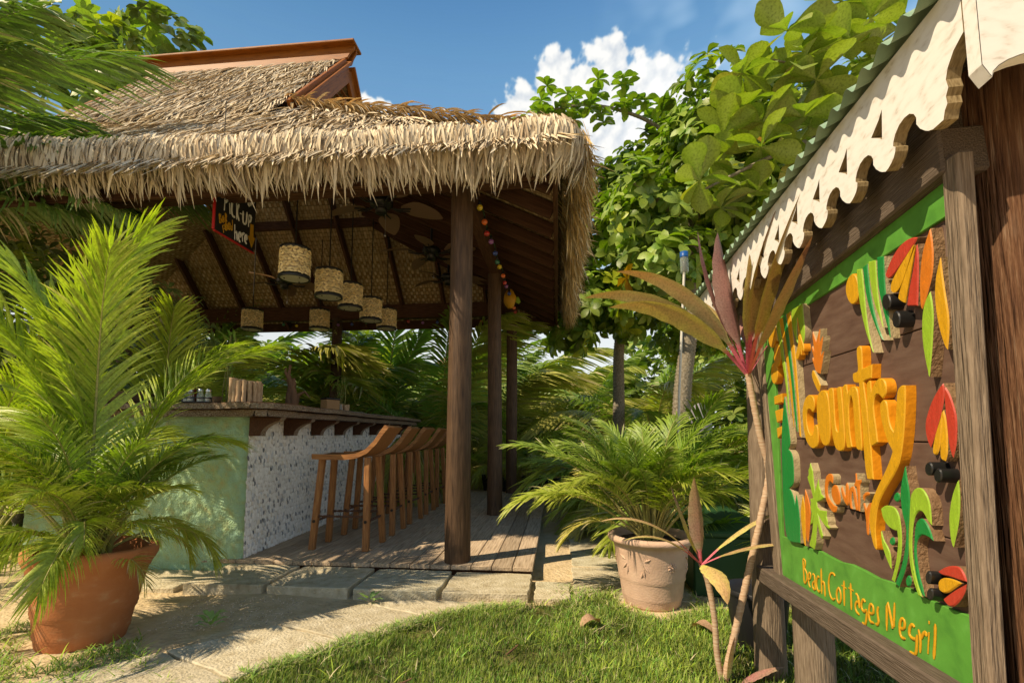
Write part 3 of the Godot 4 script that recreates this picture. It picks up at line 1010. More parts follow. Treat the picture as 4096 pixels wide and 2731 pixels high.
func thatch(t: Node3D) -> void:
	# blades lie along +z; "flat" ones on the slope, "bent" ones at the eave, thin ones at the sides
	var kinds := []
	for k in 3:
		var mb := MB.new()
		var p := []
		for s in 6:
			var q := s / 5.0
			p.append(Vector3(0, [0.07 * q - 0.06 * q * q, 0.05 * q - 0.34 * q * q, 0.02 * q - 0.05 * q * q][k], q * [1.0, 0.93, 1.0][k]))
		var w: float = [0.052, 0.048, 0.016][k]
		mb.leaf(p, [w * 0.55, w * 0.9, w, w * 0.9, w * 0.62, w * 0.08], Vector3.LEFT, 0.35 if k < 2 else 0.0)
		kinds.append(mb.mesh(M.thatch))
	var slope := Many.new()
	var fringe := Many.new()
	var wisps := Many.new()
	# front skirt (faces the camera), right-hand skirt, raised roof front
	for f in 3:
		var n: int = [7500, 3000, 6500][f]
		for k in n:
			var q := sqrt(rng.randf()) * 1.05 if f < 2 else rng.randf()
			var p := Vector3()
			var down := Vector3()
			if f == 0:
				var u0 := lerpf(-5.2, -4.2, q)
				var u := lerpf(lerpf(TU0, -4.1, q) - 0.2, lerpf(TU1, EU1, q), rng.randf())
				u0 = 0.0
				p = L(u, lerpf(TH, EH, q), lerpf(TV0, EV0, q))
				down = L(0.0, EH - TH, EV0 - TV0).normalized()
				if u > lerpf(TU1, EU1, q) - 0.5:
					down = down.lerp(L(0.7, -0.6, -0.7), 0.5 * (u - (lerpf(TU1, EU1, q) - 0.5)) / 0.5).normalized()
			elif f == 1:
				p = L(lerpf(TU1, EU1, q), lerpf(TH, EH, q), lerpf(lerpf(TV0, EV0, q), lerpf(TV1, EV1, q), rng.randf()))
				down = L(EU1 - TU1, EH - TH, 0.0).normalized()
			else:
				p = L(lerpf(TU0 + 0.02, TU1 - 0.06, rng.randf()), lerpf(5.78, TH - 0.12, q), lerpf(2.03, TV0 - 0.16, q))
				down = L(0.0, TH - 5.78, TV0 - 2.03).normalized()
			var up := (Vector3.LEFT if f == 1 else Vector3.RIGHT)
			var nrm := (L(0, 0, 1) if f == 1 else Vector3.LEFT).cross(down).normalized()
			if nrm.y < 0:
				nrm = -nrm
			p += nrm * (0.15 + R(0.0, 0.035))
			var dir := (down + nrm * R(-0.02, 0.14) + nrm.cross(down) * R(-0.42, 0.42)).normalized()
			var x := nrm.cross(dir).normalized()
			x = (x + nrm * R(-0.5, 0.5)).normalized()
			var y := dir.cross(x)
			var l := R(0.22, 0.42)
			slope.add(Basis(x * R(0.14, 0.25), y * l, dir * l), p - dir * 0.1, thatch_col(1.0))
	# the shaggy eaves: layers that roll over the edge and hang
	var wave := FastNoiseLite.new()
	wave.seed = 31
	wave.frequency = 1.1
	for k in 17000:
		var side := k % 12
		var p := Vector3()
		var out := Vector3()
		if side < 7:
			p = L(R(-4.3, EU1), 0, EV0)
			out = L(0, 0, -1)
		elif side < 8:
			var an := R(0, PI / 2.0)
			p = L(EU1, 0, EV0)
			out = L(sin(an), 0, -cos(an))
		elif side < 11:
			p = L(EU1, 0, R(EV0, EV1))
			out = L(1, 0, 0)
		else:
			p = L(R(-5.0, EU1), 0, EV1)
			out = L(0, 0, 1)
		var q := pow(rng.randf(), 0.85)
		# rolls from the slope (q = 0) to the hanging tips (q = 1)
		var th := lerpf(0.66, 1.46, minf(q * 1.25, 1.0)) + R(-0.14, 0.14)
		var o := lerpf(-0.18, 0.17, sin(minf(q * 1.25, 1.0) * PI / 2.0)) + R(-0.04, 0.04)
		var h := lerpf(EH + 0.37, EH + 0.07, q) + R(-0.05, 0.05) + 0.06 * wave.get_noise_2d(p.x * 1.5 - p.z, 7.0)
		var dir := (out * cos(th) + Vector3.DOWN * sin(th)).normalized()
		var sidev := Vector3.UP.cross(out)
		h += 0.03 * maxf(0.0, -p.x - 0.5)
		dir = (dir + sidev * (R(-0.26, 0.26) + 0.5 * wave.get_noise_2d(p.x * 1.0 + p.z * 1.0, h * 2.0))).normalized()
		var yv := (out * sin(th) + Vector3.UP * cos(th)).normalized()
		var x := yv.cross(dir).normalized()
		x = (x + yv * R(-0.7, 0.7)).normalized()
		yv = dir.cross(x)
		var l := (R(0.15, 0.30) if k % 11 else R(0.30, 0.42)) * (0.82 if side == 11 else 1.0)
		var col := thatch_col(1.0 if q < 0.8 else 0.82)
		if side >= 8 and side < 11:
			var g := R(0.6, 1.1)
			col = (lin(0.62, 0.32, 0.07) if k % 3 else lin(0.68, 0.50, 0.24)) * g
			for w in 3:
				var d2 := (dir + sidev * R(-0.3, 0.3) + out * R(-0.1, 0.35)).normalized()
				var x2 := (yv.cross(d2).normalized() + yv * R(-0.5, 0.5)).normalized()
				wisps.add(Basis(x2 * 0.42, d2.cross(x2) * l, d2 * l * R(0.8, 1.1)), Vector3(p.x, h, p.z) + out * (o + R(-0.05, 0.06)) + sidev * R(-0.1, 0.1), col * R(0.7, 1.2))
			continue
		if side == 11 and k % 2:
			col = lin(0.52, 0.28, 0.07) * R(0.6, 1.0)
		fringe.add(Basis(x * R(0.15, 0.26), yv * l, dir * l), Vector3(p.x, h, p.z) + out * o, col)
	# stray orange tips along the hip and crest
	for k in 900:
		var q := rng.randf()
		var p := L(lerpf(TU1 - 0.1, EU1, q), lerpf(TH, EH, q) + 0.24, lerpf(TV0, EV0, q) + R(-0.12, 0.12))
		var dir := Vector3(R(0.3, 1.0), R(-0.5, 0.12), R(-0.6, 0.6)).normalized()
		var x := Vector3.UP.cross(dir).normalized()
		var l := R(0.16, 0.32)
		fringe.add(Basis(x * 0.22, dir.cross(x) * l, dir * l), p, lin(0.48, 0.24, 0.06) * R(0.6, 1.2) if k % 3 else thatch_col(0.9))
	slope.node(kinds[0], "thatch", t)
	fringe.node(kinds[1], "eave_fringe", t)
	wisps.node(kinds[2], "side_fringe", t)


func bar() -> void:
	var t := thing("bar_counter", "long bar counter with live edge wooden top over green stucco and white pebble walls", "bar counter", W(-2.078, 0.0, 3.712), -4.0)
	# end wall: stucco, uneven; front-parallel
	var f := FastNoiseLite.new()
	f.seed = 8
	f.frequency = 9.0
	f.fractal_octaves = 4
	var rows := []
	for y in 71:
		var row := []
		for x in 101:
			var px := -1.7 + x * 0.017
			var py := y * 1.185 / 70.0
			var z := 0.014 * f.get_noise_2d(px, py) + 0.018 * f.get_noise_2d(px * 0.25 + 9.0, py * 0.25)
			var r := maxf(0.0, px + 0.06) / 0.06
			row.append(Vector3(px + 0.004 * f.get_noise_1d(py * 0.6), py, z - 0.03 * r * r))
		rows.append(row)
	var mb := MB.new()
	mb.sheet(rows)
	part("stucco_wall", mb.mesh(M.stucco), t, Transform3D(Basis(Vector3.UP, deg_to_rad(4.0)), Vector3(0, 0, 0.0)))
	var core := MB.new()
	core.box(Vector3(-0.11, 0.59, -1.99), Vector3(0.2, 1.18, 3.9))
	core.box(Vector3(-0.88, 0.59, -0.13), Vector3(1.56, 1.18, 0.13))
	part("wall_core", core.mesh(M.grout), t)
	var gr := MB.new()
	gr.quad(Vector3(0, 0.09, -0.012), Vector3(0, 0.09, -3.94), Vector3(0, 1.185, -3.94), Vector3(0, 1.185, -0.012))
	part("grout_face", gr.mesh(M.grout), t)
	# pebbles set on edge
	var pb := MB.new()
	pb.lathe([Vector2(1.0, 0.0), Vector2(0.93, 0.42), Vector2(0.62, 0.8), Vector2(0.0, 0.95)], 8)
	var pm := pb.mesh(M.pebble)
	var peb := Many.new()
	var row := 0
	var y := 0.105
	while y < 1.18:
		var z := 0.014 + R(0.0, 0.02)
		while z < 3.92:
			var s := R(0.85, 1.08)
			var d := rng.randf()
			var col := lin(0.80, 0.78, 0.73) * R(0.86, 1.04)
			if d < 0.035:
				col = lin(0.035, 0.04, 0.045) * R(0.7, 1.6)
			elif d < 0.15:
				col = lin(0.26, 0.28, 0.31) * R(0.7, 1.3)
			elif d < 0.2:
				col = lin(0.62, 0.54, 0.42)
			# the dome's height (local y) points out of the wall (+x)
			var ln := 0.0205 * s * R(0.92, 1.12)
			var wd := 0.0118 * s
			var an := R(-0.35, 0.35) + 0.2
			var along := Vector3(0, cos(an), sin(an))
			var across := Vector3(0, -sin(an), cos(an))
			peb.add(Basis(along * ln, Vector3.RIGHT * R(0.0055, 0.009), across * wd), Vector3(0.001, y + R(-0.009, 0.009), -z + R(-0.004, 0.004)), col)
			z += R(0.0222, 0.0262)
		y += 0.0325
		row += 1
	peb.node(pm, "pebbles", t)
	# live edge top: two long slabs lapped at the corner, a second layer underneath
	var h := 1.19
	for layer in 2:
		for s in 2:
			var p := PackedVector2Array()
			var g := R(0, 20)
			var o := 0.0 if layer else -0.055
			if s == 0:   # over the stucco end
				for k in 26:
					var x := -1.75 + k * 1.93 / 25.0
					p.push_back(Vector2(x, -(0.20 + o) - 0.02 * sin(x * 7.0 + g) - 0.012 * sin(x * 19.0 + g) - (0.05 * smoothstep(-0.2, 0.2, x))))
				p.push_back(Vector2(0.30 + o, -0.16))
				p.push_back(Vector2(0.33 + o, 0.22))
				p.push_back(Vector2(-1.75, 0.22))
			else:
				p.push_back(Vector2(-0.40, 0.225))
				p.push_back(Vector2(0.31 + o, 0.225))
				for k in 44:
					var z := 0.26 + k * 3.78 / 43.0
					p.push_back(Vector2(0.33 + o + 0.03 * sin(z * 3.1 + g) + 0.014 * sin(z * 11.0 + g) + R(-0.008, 0.008), z))
				p.push_back(Vector2(0.18, 4.06))
				p.push_back(Vector2(-0.40, 4.04))
			var top := MB.new()
			var rim := MB.new()
			var y0 := h + (0.045 if layer else -0.012)
			var y1 := h + (0.092 if layer else 0.043)
			top.prism(p, y0, y1 - (0.004 if s else 0.0), 0.006, rim, true)
			for q in [top, rim]:
				for k in q.v.size():
					q.v[k] = Vector3(q.v[k].x, q.v[k].z, -q.v[k].y)
					q.n[k] = Vector3(q.n[k].x, q.n[k].z, -q.n[k].y)
				if q == rim:
					for k in q.v.size():
						if q.v[k].y < (y0 + y1) * 0.5:
							q.v[k] += Vector3(q.n[k].x, 0, q.n[k].z) * 0.018 * sin(q.v[k].x * 23.0 + q.v[k].z * 17.0)
			part("counter_slab" if layer else "under_slab", rim.mesh(M.bark, top.mesh(M.top_wood)), t)
	# curved brackets
	var br := MB.new()
	var be := MB.new()
	br.prism(smoothed(outline([0.0, 1.176, 0.0, 1.03, 0.095, 1.03, 0.10, 1.065, 0.13, 1.10, 0.19, 1.135, 0.25, 1.15, 0.26, 1.176]), 1), -0.035, 0.035, 0.004, be, true)
	var bm := be.mesh(M.bark, br.mesh(M.beam))
	for z in [0.03, 0.52, 1.02, 1.54, 2.04, 2.58, 3.12, 3.62]:
		part("bracket", bm, t, Transform3D(Basis(), Vector3(0.008, -0.0, -z)))


func stools() -> void:
	var t := thing("bar_stool", "wooden bar stool nearest the stucco corner, first of the row of five", "bar stool", W(-1.40, 0.09, 4.12), -5.0, "bar stools along the pebble wall")
	# bent plank: side outline in (x, y); the back rises on the right
	var up := [[-0.26, 0.79], [-0.12, 0.785], [0.02, 0.785], [0.12, 0.795], [0.20, 0.83], [0.27, 0.90], [0.325, 0.985], [0.36, 1.03]]
	var grid := []
	for s in 2:
		var rows := []
		for k in up.size():
			var row := []
			for w in 7:
				var z := -0.185 + w * 0.37 / 6.0
				var sag := 0.012 * (1.0 - pow(z / 0.185, 2.0)) * (1.0 if k < 5 else 0.3)
				var q := k as float / (up.size() - 1)
				var th := Vector2(0.0, 0.045) if k < 3 else Vector2(lerpf(0.0, -0.035, (k - 2) / 5.0), lerpf(0.045, 0.022, (k - 2) / 5.0))
				row.append(Vector3(up[k][0] + (-th.x if s else 0.0), up[k][1] - (sag if s == 0 else th.y), z * (1.0 - 0.03 * q)))
			rows.append(row)
		grid.append(rows)
	var sb := MB.new()
	sb.sheet(grid[0])
	for k in up.size():
		grid[1][k].reverse()
	sb.sheet(grid[1])
	for k in up.size():
		grid[1][k].reverse()
	for k in up.size() - 1:
		for w in [0, 6]:
			var a: Vector3 = grid[0][k][w]
			var b: Vector3 = grid[0][k + 1][w]
			var c: Vector3 = grid[1][k + 1][w]
			var d: Vector3 = grid[1][k][w]
			if w == 0:
				sb.quad(a, b, c, d)
			else:
				sb.quad(a, d, c, b)
	for e in [0, up.size() - 1]:
		for w in 6:
			sb.quad(grid[0][e][w], grid[0][e][w + 1], grid[1][e][w + 1], grid[1][e][w])
	part("seat", sb.mesh(M.stool[1]), t)
	var feet := [Vector3(-0.25, 0, 0.145), Vector3(0.22, 0, 0.165), Vector3(-0.25, 0, -0.145), Vector3(0.24, 0, -0.165)]
	var heads := [Vector3(-0.20, 0.75, 0.11), Vector3(0.20, 0.76, 0.12), Vector3(-0.20, 0.75, -0.11), Vector3(0.20, 0.76, -0.12)]
	for k in 4:
		var a: Vector3 = feet[k]
		var b: Vector3 = heads[k]
		var lb := MB.new()
		lb.box(Vector3(), Vector3(0.05, a.distance_to(b), 0.045), 0.005)
		var y := (b - a).normalized()
		var x := y.cross(Vector3.BACK).normalized()
		part("leg", lb.mesh(M.stool[0]), t, Transform3D(Basis(x, y, x.cross(y)), (a + b) * 0.5))
		var bolt := MB.new()
		bolt.tube([Vector3(0, 0, 0), Vector3(0, 0, 0.006)], [0.013], 10)
		part("bolt", bolt.mesh(M.iron), t, Transform3D(Basis() if k < 2 else Basis(Vector3.UP, PI), a.lerp(b, 0.31) + Vector3(0, 0, 0.022 if k < 2 else -0.022)))
	for q in [[0, 2, 0.31], [1, 3, 0.31], [0, 1, 0.36], [2, 3, 0.36]]:
		var a: Vector3 = (feet[q[0]] as Vector3).lerp(heads[q[0]], q[2])
		var b: Vector3 = (feet[q[1]] as Vector3).lerp(heads[q[1]], q[2])
		var rb := MB.new()
		var side := (b - a).normalized().cross(Vector3.UP)
		for s in 2:
			var p := []
			for k in 25:
				var an := k * 1.05 + s * PI
				p.append(a.lerp(b, k / 24.0) + (Vector3.UP * sin(an) + side * cos(an)) * 0.0055)
			rb.tube(p, [0.0065], 6)
		part("twisted_rung", rb.mesh(M.rust), t)
	var labels := ["wooden bar stool second from the stucco corner, behind the nearest stool", "wooden bar stool in the middle of the row of five", "wooden bar stool second from the far end of the row", "wooden bar stool farthest along the counter, partly behind the nearest log post"]
	for k in 4:
		copy_of(t, labels[k], W(-1.40 + 0.055 * (k + 1), 0.09, 4.12 + 0.585 * (k + 1)), -5.0 + [3.0, -2.0, 2.0, -3.0][k])


func carve(t: Node3D, kind: String, paint: String, side: String, smooth: int, pts: Array) -> void:
	var p := outline(pts)
	if smooth:
		p = smoothed(p, 2)
	var mb := MB.new()
	var ws := MB.new()
	var deep := 0.052 if kind == "peg" else 0.042
	mb.prism(p, 0.0185, deep + R(-0.001, 0.001), 0.0022, ws)
	var mesh := mb.mesh(M[paint])
	mesh = ws.mesh(M[{"yellow": "yellow_side", "tan": "tan", "brown": "brown", "black": "black"}[side]], mesh)
	var o := part({"letter": "letter", "peg": "black_peg"}.get(kind, "carved_shape"), mesh, t)
	if kind == "shape" and paint == "red":
		o.set_meta("label", "red carved petal")


func letter(t: Node3D, strokes: Array, mat: Material, r: float, z: float) -> void:
	var mb := MB.new()
	for s in strokes:
		var pts := []
		for k in range(0, s.size(), 2):
			pts.append(Vector3(s[k], s[k + 1], 0.0))
		# rounder strokes: one pass of corner cutting
		var q := [pts[0]]
		for k in pts.size() - 1:
			var a: Vector3 = pts[k]
			var b: Vector3 = pts[k + 1]
			if pts.size() > 2:
				q.append(a.lerp(b, 0.25))
				q.append(a.lerp(b, 0.75))
		q.append(pts[pts.size() - 1])
		var rr := []
		for k in q.size():
			q[k].z = z
			rr.append(r * (0.55 if k == 0 or k == q.size() - 1 else R(0.9, 1.15)))
		mb.tube(q, rr, 8)
	for k in mb.v.size():
		mb.v[k].z = z + (mb.v[k].z - z) * 0.45
	part("letter", mb.mesh(mat), t)


func sign_board() -> void:
	# local x runs from the far end to the near end, z towards the lawn
	var th := deg_to_rad(9.4)
	var base := Vector3(sin(th), 0, -cos(th)) * 1.5 + Vector3(cos(th), 0, sin(th)) * 0.76
	var t := thing("carved_sign_board", "large carved cottage sign with yellow lettering on brown panel under green tin roof", "sign", base, -99.4)
	# brown panel of four boards
	var ys := [0.60, 0.83, 1.03, 1.285, 1.53]
	for k in 4:
		var mb := MB.new()
		var l := 0.96
		mb.box(Vector3(), Vector3(l, ys[k + 1] - ys[k] - 0.0025, 0.02), 0.002)
		part("panel_board", mb.mesh(M.panel[k % 2]), t, Transform3D(Basis(), Vector3(-0.07, (ys[k] + ys[k + 1]) * 0.5, 0.008 + (0.0006 if k % 2 else 0.0))))
	# green surround: four boards
	var o := [Vector2(-0.630, 1.515), Vector2(0.452, 1.572), Vector2(0.427, 0.545), Vector2(-0.530, 0.492)]
	var i := [Vector2(-0.512, 1.478), Vector2(0.427, 1.497), Vector2(0.410, 0.692), Vector2(-0.520, 0.652)]
	for k in 4:
		var n := (k + 1) % 4
		var mb := MB.new()
		var a: Vector2 = o[k]
		var b: Vector2 = o[n]
		var c: Vector2 = i[n]
		var d: Vector2 = i[k]
		if k == 2:
			var poly := PackedVector2Array([a, b, d + (c - d), d])
			poly = PackedVector2Array([a, b, c])
			for s in 14:
				poly.push_back(c.lerp(d, (s + 1) / 15.0) + Vector2(0, 0.004 * sin(s * 1.9) + R(-0.0012, 0.0012)))
			poly.push_back(d)
			mb.prism(poly, 0.004, 0.027, 0.0015)
		else:
			mb.prism(PackedVector2Array([a.lerp(b, 0.001), b.lerp(a, 0.001), c, d]), 0.004, 0.0265 + 0.0003 * k, 0.0015)
		part("green_board", mb.mesh(M.frame_green), t)
	# weathered frame rails
	var rails := [[Vector2(-0.70, 0.462), Vector2(0.50, 0.524), 0.062, 0.072, M.grey_wood], [Vector2(-0.70, 1.560), Vector2(0.465, 1.622), 0.098, 0.052, M.grey_wood], [Vector2(-0.563, 0.47), Vector2(-0.660, 1.52), 0.064, 0.040, M.grey_upright], [Vector2(0.444, 0.50), Vector2(0.476, 1.60), 0.046, 0.012, M.grey_upright]]
	for k in 4:
		var r: Array = rails[k]
		var a := Vector3(r[0].x, r[0].y, 0)
		var b := Vector3(r[1].x, r[1].y, 0)
		var mb := MB.new()
		var along := (b - a).normalized()
		if k < 2:
			mb.box(Vector3(), Vector3(a.distance_to(b), r[2], r[3] + 0.04), 0.005)
			part("frame_rail", mb.mesh(r[4]), t, Transform3D(Basis(along, Vector3.BACK.cross(along), Vector3.BACK), (a + b) * 0.5 + Vector3(0, 0, (r[3] - 0.04) * 0.5)))
		else:
			mb.box(Vector3(), Vector3(r[2], a.distance_to(b), r[3] + 0.04 if k == 2 else 0.03), 0.005)
			part("frame_stile", mb.mesh(r[4]), t, Transform3D(Basis(along.cross(Vector3.BACK), along, Vector3.BACK), (a + b) * 0.5 + Vector3(0, 0, (r[3] - 0.042) * 0.5 if k == 2 else 0.031)))
	for q in [[1.668, 0.11, 0.022, -0.05], [1.775, 0.10, 0.004, -0.06]]:
		var mb := MB.new()
		mb.box(Vector3(), Vector3(1.56, q[1] - 0.004, 0.08), 0.005)
		part("header_board", mb.mesh(M.grey_wood), t, Transform3D(Basis(Vector3.BACK, 0.03), Vector3(-0.35, q[0], q[2] - 0.02)))
	# back boards, seen from behind only
	var bk := MB.new()
	bk.box(Vector3(-0.09, 1.03, -0.03), Vector3(0.98, 1.02, 0.02), 0.003)
	part("back_panel", bk.mesh(M.grey_wood), t)
	# posts: a pair at the far end, one at the near end
	part("post", log_mesh(1.72, 0.062, 0.056, M.grey_upright, 0.005), t, Transform3D(Basis(Vector3(0, 0, 1), -0.012), Vector3(-0.775, 0.0, 0.0)))
	part("post", log_mesh(1.10, 0.066, 0.063, M.grey_upright, 0.006), t, Transform3D(Basis(Vector3.UP, 1.0), Vector3(-0.585, 0.0, -0.085)))
	part("post", log_mesh(1.80, 0.082, 0.074, M.dark_upright, 0.008), t, Transform3D(Basis(Vector3.UP, 2.0), Vector3(0.43, 0.0, -0.10)))
	# pierced white fascia
	var mod := [-0.012, 1.84, -0.012, 1.742, -0.042, 1.720, -0.012, 1.700, -0.012, 1.622, -0.02, 1.628, -0.032, 1.640, -0.041, 1.655, -0.040, 1.668, -0.046, 1.680, -0.058, 1.689, -0.074, 1.691, -0.090, 1.687, -0.104, 1.676, -0.112, 1.663, -0.113, 1.655, -0.106, 1.649, -0.108, 1.640, -0.114, 1.630, -0.122, 1.624, -0.134, 1.618, -0.143, 1.616, -0.155, 1.622, -0.155, 1.700, -0.147, 1.692, -0.141, 1.758, -0.155, 1.742, -0.155, 1.84]
	var face := MB.new()
	var edge := MB.new()
	for k in 14:
		var p := outline(mod)
		for q in p.size():
			p[q] = Vector2(p[q].x + 0.548 - k * 0.143, p[q].y)
		face.prism(p, 0.094, 0.118, 0.0, edge, true)
	# the solid near end with its quarter-round cut
	var endp := outline([0.536, 1.84, 0.536, 1.742, 0.506, 1.720, 0.536, 1.700, 0.536, 1.622, 0.548, 1.617, 0.575, 1.617, 0.580, 1.632, 0.587, 1.640, 0.585, 1.655, 0.592, 1.667, 0.588, 1.685, 0.594, 1.702, 0.610, 1.722, 0.634, 1.736, 0.634, 1.84])
	face.prism(endp, 0.094, 0.118, 0.0, edge, true)
	part("pierced_fascia", edge.mesh(M.raw_edge, face.mesh(M.white_board)), t)
	# gable board across the near end with an arched underside
	var gf := MB.new()
	var ge := MB.new()
	var gp := PackedVector2Array([Vector2(0.118, 1.83), Vector2(0.118, 1.652)])
	for k in 13:
		var an := PI * k / 12.0
		gp.push_back(Vector2(0.02 + 0.085 * cos(an), 1.628 + 0.038 * sin(an)))
	gp.append_array([Vector2(-0.08, 1.615), Vector2(-0.10, 1.60), Vector2(-0.16, 1.60), Vector2(-0.19, 1.625), Vector2(-0.28, 1.66), Vector2(-0.355, 1.64), Vector2(-0.366, 1.652), Vector2(-0.366, 1.83), Vector2(-0.124, 1.945)])
	gf.prism(gp, 0.0, 0.028, 0.0012, ge, true)
	var turned := Transform3D(Basis(Vector3(0, 0, 1), Vector3.UP, Vector3(-1, 0, 0)), Vector3(0.6635, 0, 0))
	part("gable_board", ge.mesh(M.white_board, gf.mesh(M.white_board)), t, turned)
	# corrugated sheet, rising away from the fascia
	for side in [1.0, -1.0]:
		var rows := []
		for s in 5:
			var row := []
			for k in 331:
				var x := 0.70 - k * 0.007
				row.append(Vector3(x, 1.840 + s * 0.034 + 0.0135 * sin(x * TAU / 0.066), -0.124 + side * (0.28 - s * 0.07)))
			if side > 0.0:
				row.reverse()
			rows.append(row)
		var cs := MB.new()
		cs.sheet(rows)
		part("corrugated_roof", cs.mesh(M.metal_green), t)
	var rc := MB.new()
	rc.tube([Vector3(0.70, 1.985, -0.124), Vector3(-1.62, 1.985, -0.124)], [0.03], 10)
	part("ridge_cap", rc.mesh(M.metal_green), t)
	for z in [0.05, -0.29]:
		var under := MB.new()
		under.box(Vector3(-0.42, 1.845, z), Vector3(2.15, 0.045, 0.05), 0.004)
		part("roof_batten", under.mesh(M.beam), t)
	# --- carved shapes and letters, as (x, y) outlines on the board
	carve(t,"letter","yellow","yellow",1,[-0.201,1.179,-0.227,1.167,-0.249,1.136,-0.253,1.099,-0.248,1.057,-0.232,1.021,-0.202,1.001,-0.178,1.001,-0.156,1.009,-0.148,1.027,-0.146,1.053,-0.149,1.072,-0.157,1.079,-0.171,1.077,-0.178,1.057,-0.188,1.044,-0.205,1.046,-0.219,1.066,-0.225,1.098,-0.220,1.121,-0.206,1.131,-0.187,1.128,-0.179,1.118,-0.169,1.121,-0.161,1.140,-0.161,1.160,-0.172,1.173])
	carve(t,"letter","yellow","yellow",1,[-0.115,1.185,-0.137,1.173,-0.147,1.139,-0.149,1.096,-0.143,1.053,-0.127,1.019,-0.106,1.010,-0.086,1.014,-0.073,1.036,-0.067,1.077,-0.067,1.126,-0.071,1.166,-0.086,1.183])
	carve(t,"letter","yellow","yellow",1,[-0.065,1.185,-0.054,1.187,-0.039,1.185,-0.036,1.173,-0.037,1.125,-0.037,1.084,-0.032,1.058,-0.023,1.054,-0.017,1.060,-0.014,1.092,-0.015,1.140,-0.018,1.183,-0.004,1.186,0.007,1.183,0.010,1.161,0.011,1.107,0.012,1.060,0.011,1.029,0.003,1.004,-0.011,0.998,-0.034,0.999,-0.048,1.012,-0.058,1.044,-0.062,1.093,-0.065,1.147])
	carve(t,"letter","yellow","yellow",1,[0.016,1.184,0.026,1.189,0.040,1.188,0.042,1.163,0.053,1.177,0.071,1.180,0.085,1.177,0.094,1.162,0.096,1.118,0.096,1.067,0.097,1.016,0.092,1.004,0.074,1.004,0.067,1.015,0.066,1.052,0.066,1.104,0.065,1.138,0.060,1.154,0.052,1.149,0.043,1.128,0.040,1.090,0.041,1.045,0.048,1.013,0.039,1.008,0.022,1.009,0.017,1.029,0.016,1.083,0.015,1.138])
	carve(t,"letter","yellow","yellow",1,[0.099,1.282,0.110,1.286,0.121,1.282,0.123,1.265,0.120,1.223,0.128,1.223,0.164,1.228,0.158,1.192,0.124,1.189,0.120,1.183,0.129,1.123,0.132,1.070,0.135,1.017,0.137,0.932,0.122,0.929,0.109,0.930,0.103,0.959,0.102,1.002,0.102,1.074,0.099,1.132,0.099,1.185,0.075,1.189,0.070,1.202,0.073,1.215,0.095,1.217,0.100,1.226,0.097,1.258])
	carve(t,"letter","yellow","yellow",1,[0.137,1.181,0.146,1.187,0.156,1.186,0.156,1.157,0.168,1.176,0.187,1.188,0.204,1.187,0.216,1.178,0.220,1.161,0.215,1.145,0.201,1.135,0.196,1.140,0.183,1.150,0.169,1.145,0.161,1.128,0.161,1.100,0.165,1.069,0.169,1.028,0.160,1.023,0.141,1.016,0.136,1.019,0.134,1.045,0.133,1.087,0.134,1.141])
	carve(t,"letter","yellow","yellow",1,[0.187,1.123,0.197,1.132,0.208,1.133,0.216,1.125,0.218,1.105,0.219,1.082,0.226,1.062,0.234,1.055,0.241,1.071,0.248,1.097,0.254,1.132,0.260,1.154,0.273,1.162,0.288,1.160,0.286,1.130,0.275,1.067,0.263,1.020,0.249,0.982,0.228,0.955,0.199,0.926,0.171,0.897,0.151,0.870,0.139,0.838,0.131,0.799,0.134,0.757,0.129,0.753,0.121,0.759,0.114,0.778,0.108,0.805,0.107,0.829,0.118,0.862,0.136,0.892,0.160,0.922,0.192,0.959,0.210,0.983,0.223,1.003,0.225,1.008,0.210,1.026,0.197,1.055,0.187,1.089])
	carve(t,"shape","yellow","tan",1,[-0.162,1.255,-0.151,1.252,-0.114,1.201,-0.122,1.189,-0.127,1.180,-0.138,1.187,-0.162,1.220,-0.171,1.241])
	carve(t,"shape","orange","tan",0,[-0.145,1.380,-0.125,1.344,-0.098,1.379,-0.100,1.364,-0.107,1.333,-0.082,1.352,-0.085,1.338,-0.100,1.305,-0.103,1.292,-0.080,1.305,-0.087,1.292,-0.095,1.272,-0.113,1.237,-0.128,1.241,-0.141,1.250,-0.150,1.269,-0.158,1.284,-0.158,1.297,-0.147,1.285,-0.151,1.302,-0.158,1.319,-0.156,1.334,-0.143,1.316,-0.146,1.339,-0.149,1.359])
	carve(t,"letter","orange","tan",1,[-0.085,0.929,-0.109,0.923,-0.121,0.902,-0.128,0.870,-0.121,0.845,-0.104,0.823,-0.081,0.811,-0.062,0.817,-0.057,0.834,-0.072,0.834,-0.089,0.842,-0.107,0.857,-0.109,0.878,-0.102,0.896,-0.088,0.906,-0.075,0.899,-0.069,0.914,-0.072,0.926])
	carve(t,"letter","orange","tan",1,[-0.069,0.896,-0.082,0.881,-0.080,0.857,-0.065,0.841,-0.047,0.838,-0.034,0.847,-0.031,0.867,-0.037,0.886,-0.049,0.898])
	carve(t,"letter","orange","tan",1,[-0.028,0.892,-0.020,0.898,-0.009,0.874,-0.004,0.870,-0.002,0.905,0.008,0.911,0.014,0.901,0.012,0.875,0.010,0.854,0.002,0.845,-0.009,0.849,-0.019,0.862,-0.026,0.876])
	carve(t,"letter","orange","tan",1,[0.018,0.892,0.027,0.901,0.043,0.904,0.048,0.896,0.053,0.875,0.057,0.850,0.054,0.840,0.046,0.839,0.041,0.862,0.037,0.887,0.031,0.887,0.025,0.871,0.027,0.848,0.030,0.840,0.020,0.839,0.015,0.852,0.013,0.875])
	carve(t,"letter","orange","tan",1,[0.054,0.941,0.060,0.940,0.060,0.923,0.081,0.926,0.079,0.917,0.072,0.913,0.070,0.893,0.069,0.871,0.064,0.839,0.057,0.839,0.059,0.878,0.056,0.903,0.044,0.905,0.044,0.910,0.055,0.920])
